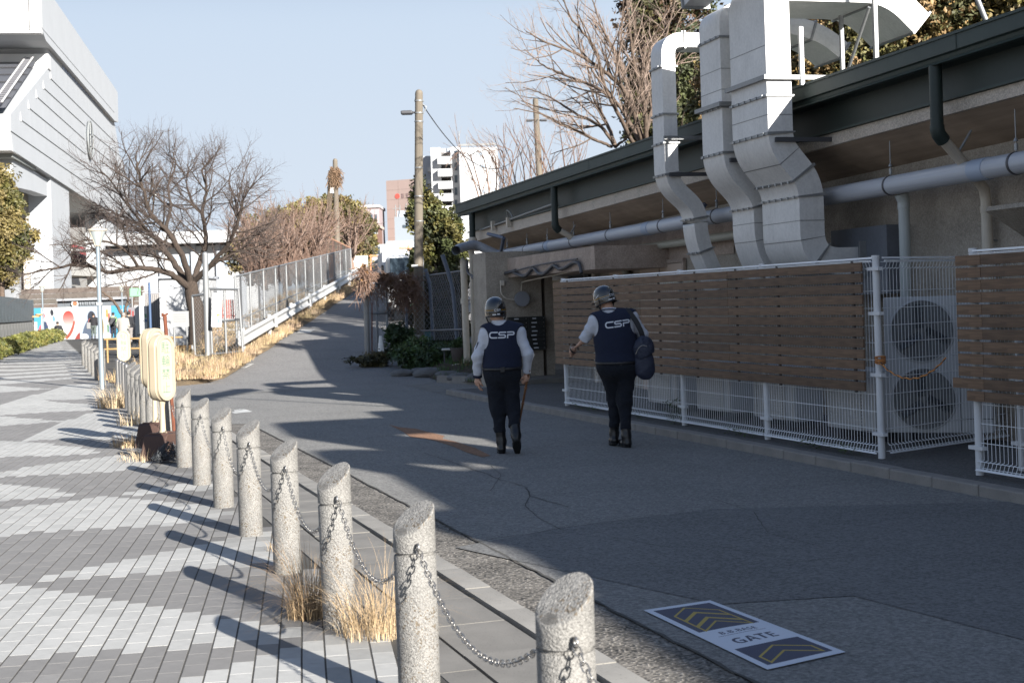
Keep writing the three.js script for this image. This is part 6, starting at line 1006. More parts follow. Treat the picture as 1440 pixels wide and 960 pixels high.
{ // left gate
  const D = 35, q = (u, v, d = 0) => at(u, v, D + d);
  const po = thing('gate_post', 'tall grey steel gate post on the left of the ramp', 'post', q(292, 506)); part(po, 'post', rod(V(), q(288, 358).sub(po.position), 0.072, 16), mat.galv); part(po, 'cap', new THREE.SphereGeometry(0.074, 14, 8).translate(...q(288, 358).sub(po.position).toArray()), mat.galv); part(po, 'bracket', [rod(q(291, 430).sub(po.position), q(296, 430).sub(po.position), 0.02, 6)], mat.galv);
  const leaf = (name, l, A, B, C, E, mids) => { const t = thing(name, l, 'gate', A.clone()), f = (p) => p.clone().sub(t.position); part(t, 'frame', [[A, B], [B, C], [C, E], [E, A], ...mids].map(([a, b]) => rod(f(a), f(b), 0.03, 8)), mat.galv); part(t, 'wire_netting', chainLink(f(A), f(B), f(C), f(E), 0.075, 0.004), mat.galv).userData.kind = 'stuff'; return t; };
  const g = leaf('chain_link_gate', 'open chain link gate leaf with a white notice, left of the ramp', q(298, 498), q(341, 494, -0.5), q(335, 407, -0.5), q(294, 406), [[q(318, 497, -0.25), q(315, 407, -0.25)], [q(296, 453), q(338, 449, -0.5)]]);
  part(g, 'latch', bx(0.1, 0.16, 0.05, ...q(335, 443, -0.5).sub(g.position).toArray()), mat.galv);
  part(g, 'notice', (() => { const b = rb(0.24, 0.82, 0.012, 0.005); b.rotateZ(-0.07); b.translate(...q(304.5, 436, -0.25).sub(g.position).toArray()); const uv = b.attributes.uv, p = b.attributes.position; b.computeBoundingBox(); const bb = b.boundingBox; for (let i = 0; i < uv.count; i++) uv.setXY(i, (p.getX(i) - bb.min.x) / (bb.max.x - bb.min.x), (p.getY(i) - bb.min.y) / (bb.max.y - bb.min.y)); return b; })(), new THREE.MeshStandardMaterial({ roughness: 0.5, map: canvasTex(96, 320, (x) => { x.fillStyle = '#eceae6'; x.fillRect(0, 0, 96, 320); x.fillStyle = '#d8b45a'; x.beginPath(); x.ellipse(58, 212, 16, 20, 0, 0, 7); x.fill(); x.fillStyle = '#e9cbb0'; x.beginPath(); x.ellipse(60, 226, 13, 13, 0, 0, 7); x.fill(); x.fillStyle = '#79b4d2'; x.fillRect(48, 240, 24, 40); x.fillStyle = '#c9c6c0'; for (let i = 0; i < 8; i++) x.fillRect(22 + (i % 2) * 6, 30 + i * 18, 34, 4); }) }));
  leaf('side_gate', 'narrow chain link panel between the cherry trunk and the gate post', q(274, 500, 0.3), q(290, 500), q(287, 414), q(270, 416, 0.3), []);
  const b = thing('folding_barrier', 'red brown folding barrier leaning behind the open gate leaf', 'barrier', q(319, 470, 1.2)); for (let i = 0; i < 7; i++) part(b, 'bar', rod(q(310 + i * 3, 448, 1.2).sub(b.position), q(311 + i * 3 - 2, 421, 1.2).sub(b.position), 0.022, 6), M(0.3, 0.1, 0.08, 0.7)); part(b, 'rail', rod(q(309, 444, 1.2).sub(b.position), q(331, 444, 1.2).sub(b.position), 0.02, 6), M(0.3, 0.1, 0.08, 0.7));
}
{
  const p = gd(272, 519), t = thing('steel_box', 'small rust brown steel box at the road edge before the gate', 'box', p, 12); part(t, 'box', rb(0.24, 0.42, 0.2, 0.008, 0, 0.21, 0), mat.rust); part(t, 'lid', bx(0.25, 0.012, 0.21, 0, 0.427, 0), M(0.18, 0.09, 0.055, 0.8)); part(t, 'pipe_stub', cyl(0.03, 0.03, 0.24, -0.02, 0.43, -0.02, 12), mat.white2);
  const D = 42, q = (u, v) => at(u, v, D), s = thing('grey_sign', 'plain grey notice board on two posts behind the yellow barrier', 'sign', q(253, 480).setY(0)); const f = (u, v) => q(u, v).sub(s.position); const a = f(239.5, 438), c = f(265.5, 459); part(s, 'board', bx(c.x - a.x, a.y - c.y, 0.03, (a.x + c.x) / 2, (a.y + c.y) / 2, 0), M(0.27, 0.27, 0.265, 0.7)); for (const u of [244, 262]) part(s, 'post', rod(f(u, 460), f(u + 1, 460).setY(0), 0.035, 8), mat.galv); part(s, 'text_line', [0.2, 0.35, 0.5, 0.65].map((k) => bx((c.x - a.x) * 0.7, 0.012, 0.004, (a.x + c.x) / 2, a.y + (c.y - a.y) * k, 0.017)), M(0.2, 0.2, 0.2, 0.7));
  const w = thing('wooden_crate', 'brown wooden crate beneath the grey notice board', 'crate', at(262, 488, 43).setY(0)); for (let k = 0; k < 4; k++) part(w, 'board', bx(0.5, 0.13, 0.4, 0, 0.1 + k * 0.145, 0), M(0.2, 0.12, 0.05, 0.9, { map: woodT })); part(w, 'corner', [bx(0.05, 0.6, 0.42, -0.23, 0.3, 0), bx(0.05, 0.6, 0.42, 0.23, 0.3, 0)], M(0.16, 0.095, 0.04, 0.9));
  const g = thing('notice_post', 'thin post with a small grey plate left of the plain notice board', 'post', at(233, 488, 44).setY(0)); const H = at(231, 424, 44).y; part(g, 'post', cyl(0.03, 0.03, H, 0, 0, 0, 10), mat.white2); part(g, 'plate', bx(0.16, 0.4, 0.03, -0.02, H - 0.1, 0.03), M(0.36, 0.34, 0.32, 0.7));
  const rk = thing('bicycle_rack', 'parked bicycle seen beyond the yellow barrier', 'bicycle', at(201, 495, 52).setY(0), 70); for (const x of [-0.5, 0.5]) { const w2 = part(rk, 'wheel', new THREE.TorusGeometry(0.31, 0.02, 6, 28).translate(x, 0.33, 0), mat.black); part(w2, 'rim', new THREE.TorusGeometry(0.285, 0.008, 6, 28).translate(x, 0.33, 0), mat.chain); } part(rk, 'frame', [rod(V(-0.5, 0.33, 0), V(-0.15, 0.75, 0), 0.016), rod(V(-0.15, 0.75, 0), V(0, 0.3, 0), 0.016), rod(V(0, 0.3, 0), V(-0.5, 0.33, 0), 0.014), rod(V(0, 0.3, 0), V(0.38, 0.72, 0), 0.018), rod(V(-0.13, 0.7, 0), V(0.38, 0.74, 0), 0.016), rod(V(0.5, 0.33, 0), V(0.36, 0.95, 0), 0.016)], M(0.25, 0.27, 0.3, 0.4)); part(rk, 'saddle', rb(0.22, 0.05, 0.13, 0.02, -0.18, 0.83, 0), mat.black); part(rk, 'handlebar', rod(V(0.33, 0.98, -0.26), V(0.33, 0.98, 0.26), 0.013), mat.chain);
}
// right gate, its post, the parked truck behind
const GP = at(517, 503, 34.6);
{
  const D = 34.6, q = (u, v, d = 0) => at(u, v, D + d), t = thing('gate_post', 'grey steel gate post on the right of the ramp, dry vine on its head', 'post', GP.clone()); part(t, 'post', rod(V(), q(514, 375).sub(GP), 0.07, 16), mat.galv); part(t, 'cap', new THREE.SphereGeometry(0.072, 12, 8).translate(...q(514, 375).sub(GP).toArray()), mat.galv);
  const A = q(521.5, 497), B = q(545, 490, 0.9), C = q(543, 397, 0.9), E = q(519, 399), g = thing('chain_link_gate', 'chain link gate leaf standing open beside the white cone', 'gate', A.clone()), f = (p) => p.clone().sub(A);
  part(g, 'frame', [[A, B], [B, C], [C, E], [E, A], [q(520, 441), q(545, 440, 0.9)], [q(531, 494, 0.4), q(529, 398, 0.4)]].map(([a, b]) => rod(f(a), f(b), 0.028, 8)), M(0.24, 0.27, 0.31, 0.5, { metalness: 0.3 })); part(g, 'wire_netting', chainLink(f(A), f(B), f(C), f(E), 0.075, 0.004), mat.galv).userData.kind = 'stuff'; part(g, 'stay', rod(f(q(523, 497, -0.05)), f(q(523, 425, -0.05)), 0.014, 6), mat.rust);
  const h = thing('yard_fence', 'dark pipe fence with outward leaning posts right of the utility pole', 'fence', at(600, 480, 36).setY(RAMP(36))), k = (u, v, d) => at(u, v, d).sub(h.position), bl = M(0.1, 0.125, 0.17, 0.5);
  part(h, 'post', [tube([k(609, 478, 35.5), k(606, 430, 35.5), k(604, 400, 35.5), k(598, 378, 35.5)], 0.045, 8)], bl); part(h, 'post', [tube([k(643, 484, 33.5), k(640, 440, 33.5), k(635, 400, 33.5), k(622, 358, 33.5)], 0.05, 8)], bl);
  part(h, 'post', rod(k(572, 478, 36.6), k(571, 405, 36.6), 0.04, 8), bl);
  part(h, 'rail', [rod(k(519, 397, 35.2), k(596, 388, 36), 0.024, 6), rod(k(596, 388, 36), k(655, 380, 33), 0.024, 6), rod(k(590, 465, 36), k(650, 463, 33), 0.024, 6)], M(0.2, 0.2, 0.21, 0.6)); part(h, 'wire_netting', [...chainLink(k(546, 478, 36.2), k(609, 478, 35.5), k(604, 389, 35.5), k(546, 394, 36.2), 0.1, 0.0035), ...chainLink(k(609, 478, 35.5), k(650, 478, 33.2), k(646, 382, 33.2), k(604, 389, 35.5), 0.1, 0.0035)], M(0.3, 0.31, 0.32, 0.5)).userData.kind = 'stuff';
}
{ // truck
  const D = 44, p = at(584, 457, D).setY(RAMP(44)), t = thing('parked_truck', 'white truck with a blue plate parked behind the chain link gate', 'truck', p, 8), wht = M(0.62, 0.62, 0.6, 0.35), W = 1.66;
  part(t, 'body', [rb(W, 0.92, 1.6, 0.12, 0, 0.98, -0.8), rb(W - 0.08, 0.8, 1.35, 0.16, 0, 1.68, -0.9)], wht); part(t, 'cargo_box', rb(W + 0.1, 1.5, 3, 0.04, 0, 1.5, -3.3), M(0.5, 0.52, 0.55, 0.5));
  part(t, 'windscreen', rb(W - 0.22, 0.62, 0.06, 0.03, 0, 1.68, -0.2), mat.glass); part(t, 'bumper', rb(W + 0.02, 0.3, 0.2, 0.06, 0, 0.48, 0.02), mat.black);
  for (const s of [-1, 1]) { const h = part(t, 'headlight', rb(0.34, 0.2, 0.08, 0.05, s * 0.58, 0.84, 0.01), mat.white2); part(h, 'lens', rb(0.24, 0.12, 0.03, 0.014, s * 0.58, 0.84, 0.05), M(0.3, 0.32, 0.35, 0.1)); const w = part(t, 'wheel', new THREE.CylinderGeometry(0.3, 0.3, 0.2, 24).rotateZ(Math.PI / 2).translate(s * 0.72, 0.3, -0.6), mat.black); part(w, 'hub', new THREE.CylinderGeometry(0.15, 0.15, 0.22, 16).rotateZ(Math.PI / 2).translate(s * 0.72, 0.3, -0.6), mat.galv); part(t, 'mirror', rb(0.08, 0.26, 0.14, 0.03, s * 0.95, 1.65, -0.15), mat.black); part(t, 'fog_lamp', cyl(0.05, 0.05, 0.02, 0, 0, 0, 16).rotateX(Math.PI / 2).translate(s * 0.6, 0.5, 0.125), mat.white2); }
  const pl = part(t, 'blue_plate', rb(0.62, 0.24, 0.02, 0.008, -0.05, 1.22, 0.025), M(0.02, 0.045, 0.16, 0.5)); part(pl, 'lettering', [bx(0.2, 0.1, 0.004, -0.2, 1.23, 0.038), bx(0.16, 0.1, 0.004, 0.06, 1.23, 0.038)], M(0.5, 0.52, 0.55, 0.5)); part(t, 'orange_strip', bx(0.62, 0.05, 0.02, -0.05, 1.07, 0.025), M(0.5, 0.28, 0.04, 0.5)); part(t, 'grille', rb(0.6, 0.14, 0.03, 0.01, 0, 0.9, 0.012), mat.darkGrey);
  const np = part(t, 'number_plate', rb(0.36, 0.17, 0.02, 0.006, 0, 0.48, 0.13), M(0.03, 0.1, 0.04, 0.5)); part(np, 'lettering', [-0.1, -0.03, 0.05, 0.12].map((x) => bx(0.035, 0.07, 0.003, x, 0.465, 0.142)), mat.white2);
}
{ // traffic cone
  const p = at(536, 508, 33.8); p.y = RAMP(33.8) + 0.02; const t = thing('traffic_cone', 'white traffic cone on a black base beside the gate', 'traffic cone', p); part(t, 'cone', lathe([[0.105, 0.03], [0.1, 0.05], [0.035, 0.58], [0.03, 0.6], [0.0005, 0.605]], 24), M(0.62, 0.63, 0.62, 0.5)); part(t, 'base', rb(0.34, 0.04, 0.34, 0.015, 0, 0.02, 0), mat.black); part(t, 'band', lathe([[0.062, 0.38], [0.056, 0.43]], 24), M(0.66, 0.67, 0.68, 0.3));
}
// ---------- planting bed ----------
{
  const bed = []; const fl = [gd(528, 512), gd(548, 523), gd(585, 530), gd(622, 538), gd(665, 541), gd(715, 541)], bk = [V(-3.2, 0, -37), V(-2.6, 0, -37), V(-2.0, 0, -36.5), V(-1.2, 0, -35), V(-0.6, 0, -33), V(0.1, 0, -31)];
  for (let i = 0; i <= 8; i++) bed.push(fl.map((p, j) => { const q = p.clone().lerp(bk[j], i / 8), k = i / 8; q.y = RAMP(-q.z) * 0.6 + (j > 1 ? 0.3 : 0.1) * Math.sin(Math.min(1, k * 2.2) * Math.PI / 2) + rr(-0.02, 0.02) + 0.03; return q; }));
  struct('planting_bed', quadStrip(bed.map((r) => r).reverse()), M(0.11, 0.085, 0.06, 1, { map: concreteT, bumpMap: stuccoB, bumpScale: 0.03 }));
  const kb = thing('bed_kerb', 'low concrete kerb round the planting bed by the corner drain', 'kerb', gd(640, 541)); for (let i = 0; i < 5; i++) { const a = gd(618, 538).lerp(gd(730, 543), i / 5), b = gd(618, 538).lerp(gd(730, 543), (i + 1) / 5), d = b.clone().sub(a); const g = bx(d.length() - 0.01, 0.16, 0.14); const k = part(kb, 'kerb_stone', g, mat.kerb); k.position.copy(a.add(b).multiplyScalar(0.5).sub(kb.position)).setY(0.07); k.rotation.y = Math.atan2(-d.z, d.x); }
  const stone = (u, v, s, i) => { const g = new THREE.IcosahedronGeometry(s, 2), p = g.attributes.position; for (let k = 0; k < p.count; k++) { const q = V().fromBufferAttribute(p, k), n = 0.75 + 0.5 * fbm(q.x * 4 / s * 0.3 + i * 7 + 20, q.y * 4 / s * 0.3 + q.z * 3 / s * 0.3 + 30, 512, 3, 3); p.setXYZ(k, q.x * n * 1.3, q.y * n * 0.5, q.z * n * 0.8); } g.computeVertexNormals(); const pos = gd(u, v, 0.12); const t = single('stone', boxUV(g), M(0.2, 0.2, 0.205, 0.95, { map: concreteT }), ['pale flat stone by the dry weeds at the left end of the bed', 'pale stone beside the cone end of the bed', 'stone in front of the low green plants, left one', 'largest pale stone in front of the low green plants', 'pale stone just left of the drain elbow', 'pale stone under the drain elbow', 'rightmost stone of the bed, beside the left guard'][i], 'stone'); t.position.copy(pos); };
  [[566, 525, 0.2], [574, 505, 0.16], [590, 524, 0.2], [606, 525, 0.28], [630, 528, 0.22], [648, 530, 0.2], [676, 531, 0.24]].forEach(([u, v, s], i) => stone(u, v, s, i));
  const gn = merge([xf(blades(30, 0.16, 0.2, 0.006, 0.9, 0.7), V())]), n = 260, im = new THREE.InstancedMesh(gn, dbl(M(1, 1, 1, 0.8)), n), o = new THREE.Object3D(), c = new THREE.Color();
  for (let i = 0; i < n; i++) { const j = rnd() * 4.9 + 0.05, k = rnd() * 7.9, a = bed[Math.floor(k)], p = a[Math.floor(j)].clone().lerp(a[Math.min(5, Math.floor(j) + 1)], j % 1).lerp(bed[Math.floor(k) + 1][Math.floor(j)].clone().lerp(bed[Math.floor(k) + 1][Math.min(5, Math.floor(j) + 1)], j % 1), k % 1); o.position.copy(p); o.rotation.y = rnd() * 6.3; o.scale.setScalar(rr(0.6, 1.3)); o.updateMatrix(); im.setMatrixAt(i, o.matrix); const dry = j < 1.6 ? 0.65 : 0.12; rnd() < dry ? c.setRGB(0.24, 0.16, 0.08) : c.setRGB(rr(0.05, 0.1), rr(0.1, 0.16), rr(0.025, 0.045)); im.setColorAt(i, c); }
  im.name = 'grass'; tag(im, 'green and withered grass in the planting bed', 'grass', null, 'stuff'); scene.add(im);
  const sh = (name, label, p, blobs, nn, size, cols) => { const t = thing(name, label, 'shrub', p); crown(t, 'foliage', blobs, nn, size, cols, 26, sprayGeo, 0.3); part(t, 'stem', [0, 1, 2].map((k) => rod(V(rr(-0.1, 0.1), 0, 0), V(rr(-0.4, 0.4), blobs[0][1], rr(-0.3, 0.3)), 0.012, 5)), mat.twig); return t; };
  const gcol = [[0.045, 0.085, 0.025], [0.06, 0.11, 0.03], [0.03, 0.06, 0.02]];
  sh('low_shrub', 'low green plants filling the bed behind the stones', gd(620, 520, 0.15), [[0, 0.2, -0.4, 0.9, 0.3, 0.7], [0.7, 0.15, -0.2, 0.6, 0.25, 0.6], [-0.3, 0.35, -1.2, 0.8, 0.3, 0.7]], 4200, 0.07, gcol);
  sh('low_shrub', 'dark green weed clump right beside the white cone', gd(556, 519, 0.05), [[0, 0.22, -0.2, 0.45, 0.24, 0.4]], 1200, 0.07, [[0.03, 0.05, 0.025], [0.05, 0.075, 0.03]]);
  sh('low_shrub', 'dry brownish weeds left of the cone at the gate post foot', at(522, 514, 33).setY(RAMP(33)), [[0, 0.16, 0, 0.5, 0.18, 0.4]], 900, 0.06, [[0.1, 0.085, 0.03], [0.06, 0.06, 0.025]]);
  sh('low_shrub', 'upright green bush behind the cone, at the gate foot', at(562, 486, 35).setY(RAMP(35)), [[0, 0.35, 0, 0.4, 0.4, 0.4]], 1300, 0.07, gcol);
  const cr = thing('plastic_crate', 'blue plastic crate behind the utility pole', 'crate', at(590, 486, 37).setY(RAMP(37) + 0.12)); const cm = M(0.1, 0.22, 0.25, 0.6); part(cr, 'crate', [bx(0.62, 0.28, 0.02, 0, 0.14, 0.2), bx(0.62, 0.28, 0.02, 0, 0.14, -0.2), bx(0.02, 0.28, 0.4, -0.3, 0.14, 0), bx(0.02, 0.28, 0.4, 0.3, 0.14, 0), bx(0.6, 0.02, 0.4, 0, 0.02, 0)], cm); part(cr, 'rib', [-0.2, -0.1, 0, 0.1, 0.2].map((x) => bx(0.012, 0.28, 0.012, x, 0.14, 0.215)), cm);
  const pt = thing('flower_pot', 'dark grey flower pot with a small plant by the corner drain', 'flower pot', at(644, 496, 30.5).setY(0.35)); part(pt, 'pot', lathe([[0.0005, 0], [0.12, 0], [0.16, 0.26], [0.175, 0.27], [0.175, 0.3], [0.155, 0.3], [0.15, 0.25]], 20), M(0.085, 0.07, 0.065, 0.8)); crown(pt, 'foliage', [[0, 0.38, 0, 0.14, 0.1, 0.14]], 160, 0.06, gcol, 10);
  const tray = thing('foam_tray', 'white tray lying beside the flower pot', 'tray', at(634, 483, 30.6).setY(0.62)); part(tray, 'tray', rb(0.4, 0.04, 0.24, 0.012), mat.whiteWorn); part(tray, 'leg', [bx(0.03, 0.3, 0.03, -0.15, -0.15, 0), bx(0.03, 0.3, 0.03, 0.15, -0.15, 0)], mat.darkGrey);
}
// ---------- utility poles and wire ----------
const poleM = M(0.235, 0.205, 0.165, 0.9, { map: formT });
function utilityPole(label, base, top, r0, r1) { const t = thing('utility_pole', label, 'utility pole', base), f = (p) => p.clone().sub(base); part(t, 'pole', rod(V(), f(top), r0, 20, r1), poleM); part(t, 'cap', new THREE.SphereGeometry(r1, 14, 8).translate(...f(top).toArray()), poleM); return [t, f]; }
function lampHead(t, p, side) { part(t, 'flood_lamp', [rb(0.3, 0.1, 0.24, 0.04, p.x + side * 0.2, p.y, p.z), rod(p, p.clone().add(V(side * 0.1, 0, 0)), 0.03, 8)], mat.darkGrey); }
let wireA, wireB;
{
  const D = 36, b = at(588, 490, D).setY(RAMP(36) - 0.05), q = (u, v) => at(u, v, D), [t, f] = utilityPole('tall brown utility pole with a side lamp, standing in the planting bed', b, q(589, 131), 0.125, 0.098);
  lampHead(t, f(q(583, 158)), -1); for (const v of [141, 158, 170, 235, 275, 310]) part(t, 'band', rod(f(q(589, v)), f(q(589, v + 1.6)), 0.116, 16), mat.galv);
  part(t, 'cable_guard', rod(f(q(596.5, 500)), f(q(595, 360)), 0.016, 8), mat.galv); part(t, 'plate', [bx(0.16, 0.06, 0.02, ...f(q(583, 374)).add(V(0.01, 0, 0.13)).toArray()), bx(0.2, 0.05, 0.02, ...f(q(586, 472)).add(V(0, 0, 0.13)).toArray())], mat.white2); part(t, 'bracket', [tube([f(q(593, 146)), f(q(599, 150)), f(q(594, 162))], 0.012, 6), rod(f(q(583, 140)), f(q(596, 142)), 0.02, 6)], mat.steel); wireA = q(595, 148);
  const D2 = 62, q2 = (u, v) => at(u, v, D2), [t2, f2] = utilityPole('utility pole with two lamps behind the bare trees', q2(763, 330), q2(753, 141), 0.16, 0.12); lampHead(t2, f2(q2(751, 169)), -1); lampHead(t2, f2(q2(758, 169)), 1); part(t2, 'conduit', rod(f2(q2(757, 250)), f2(q2(752, 160)), 0.03, 6), mat.galv); wireB = q2(757, 166);
  const w = thing('overhead_wire', 'dark wire sagging between the utility poles', 'wire', wireA.clone()); part(w, 'wire', tube(hang(V(), wireB.clone().sub(wireA), 1.9).points, 0.014, 5, 60), mat.darkGrey);
  const D3 = 78, q3 = (u, v) => at(u, v, D3), [t3, f3] = utilityPole('old utility pole wrapped in dry vine beyond the fence', q3(474, 352), q3(471, 226), 0.17, 0.13); lampHead(t3, f3(q3(474, 250)), 1); part(t3, 'meter', bx(0.22, 0.3, 0.2, ...f3(q3(467, 268)).add(V(0, 0, 0.2)).toArray()), mat.white2);
  const vn = []; for (let i = 0; i < 520; i++) { const u0 = 470 + rr(-1, 1) * 6, v0 = rr(234, 252), a = f3(q3(u0, v0)).add(V(0, 0, rr(-0.3, 0.4))), b2 = f3(q3(u0 + rr(-7, 9), v0 + rr(3, 18))).add(V(0, 0, rr(-0.4, 0.5))); vn.push(rod(a, b2, 0.012, 3)); } part(t3, 'dry_vine', vn, M(0.22, 0.14, 0.085, 1)).userData.kind = 'stuff';
  const v2 = []; for (let i = 0; i < 46; i++) { const k = rr(-3, 2.5); v2.push(tube([q3(466 + k, 240), q3(464 + k + rr(-1, 1), 275), q3(461 + k + rr(-1, 1), 310), q3(456 + k, 345)].map((p) => f3(p).add(V(0, 0, rr(-0.3, 0.3)))), 0.035, 4, 10)); } part(t3, 'hanging_vine', v2, M(0.11, 0.085, 0.06, 1)).userData.kind = 'stuff';
}
{ // dry vines on the fence by the gate
  const vine = (label, cu, cv, ru, rv, D, n, m) => { const o = at(cu, cv, D), t = thing('dry_vine', label, 'vine', o), g = []; for (let i = 0; i < n; i++) { const a = at(cu + rr(-ru, ru), cv + rr(-rv, rv) * 0.8, D + rr(-0.35, 0.35)).sub(o), b = a.clone().add(V(rr(-0.25, 0.25), rr(-0.45, 0.15), rr(-0.2, 0.2))), c = b.clone().add(V(rr(-0.2, 0.2), rr(-0.35, 0.1), rr(-0.2, 0.2))); g.push(rod(a, b, 0.008, 3), rod(b, c, 0.005, 3)); } part(t, 'stems', g, m).userData.kind = 'stuff'; const lf = [[0.26, 0.14, 0.07], [0.2, 0.11, 0.06]]; const w = ru * D / 2000, h = rv * D / 2000; crown(t, 'withered_leaves', [[0, 0, 0, w, h, 0.3]], Math.round(n * 1.6), 0.045, lf, 20); };
  vine('dry brown vine tangle on the head of the right gate post', 512, 388, 8, 16, 34.4, 170, mat.twigRed); vine('hanging curtain of brown dry vine left of the utility pole', 571, 402, 17, 20, 35.4, 420, mat.twigRed); vine('thin dry vine along the fence rail between gate and pole', 540, 391, 20, 7, 35.3, 170, mat.twigRed);
}
// ---------- buildings ----------
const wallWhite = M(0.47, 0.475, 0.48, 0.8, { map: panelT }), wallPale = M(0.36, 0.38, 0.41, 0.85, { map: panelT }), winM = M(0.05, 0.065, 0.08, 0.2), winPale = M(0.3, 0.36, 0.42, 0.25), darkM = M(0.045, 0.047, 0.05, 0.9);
// a block with its near face between pixels u0..u1 at distance D, from y0 up to the height seen at pixel v
const atU = (u, D) => un(u, 420)[0] * D, topY = (u, v, D) => at(u, v, D).y;
function blockB(parent, name, u0, u1, v, D, dep, m, y0 = -0.2) { const x0 = atU(u0, D), x1 = atU(u1, D), y1 = topY((u0 + u1) / 2, v, D), o = parent.position; return part(parent, name, bx(x1 - x0, y1 - y0, dep, (x0 + x1) / 2 - o.x, (y0 + y1) / 2 - o.y, -D - dep / 2 - o.z), m); }
function win(parent, u, v, w, h, D, m = winM, frame = true) { const c = at(u, v, D), o = parent.position; const f = part(parent, 'window', bx(w, h, 0.12, c.x - o.x, c.y - o.y, -D - o.z + 0.02), frame ? mat.white2 : m); if (frame) part(f, 'pane', bx(w * 0.84, h * 0.84, 0.06, c.x - o.x, c.y - o.y, -D - o.z + 0.07), m); return f; }
{
  const D = 170, t = thing('apartment_block', 'white apartment block with stacked balconies behind the utility pole', 'building', V(atU(655, D), 0, -D));
  blockB(t, 'side_wing', 597, 614, 219, D + 4, 8, wallPale); blockB(t, 'wall', 612, 626, 207, D, 9, wallWhite); blockB(t, 'wall', 640, 655, 206, D, 9, wallWhite); blockB(t, 'wall', 652, 706, 207, D - 1.5, 12, wallWhite); blockB(t, 'core_wall', 624, 642, 208, D + 2.4, 7, wallPale);
  for (let i = 0; i < 8; i++) { const v = 214 + i * 17.3; const b = part(t, 'balcony', bx(1.7, 0.9, 1.3, atU(632, D) - t.position.x, topY(632, v + 12, D), 0.4), wallWhite); part(b, 'recess', bx(1.5, 0.85, 0.1, atU(631, D) - t.position.x, topY(631, v + 3, D), -2.1), M(0.11, 0.105, 0.1, 0.9)); win(t, 641, v + 3, 0.3, 0.9, D - 0.02, winM, false); }
  for (let i = 0; i < 7; i++) part(t, 'side_balcony', bx(0.9, 0.5, 1.6, atU(611, D) - t.position.x, topY(611, 236 + i * 17.3, D), -2.5), wallWhite);
  for (const [u, v] of [[675, 217], [680, 233], [680, 251], [681, 269], [682, 287], [695, 266]]) win(t, u, v, 0.75, 0.45, D - 1.5, winPale);
  part(t, 'roof_rail', [bx(4.4, 0.25, 0.2, atU(678, D) - t.position.x, topY(678, 203, D), 0), rod(at(646, 207, D).sub(t.position), at(645, 184, D).sub(t.position), 0.05, 5), rod(at(656, 207, D).sub(t.position), at(656, 190, D).sub(t.position), 0.04, 5)], mat.galv);
}
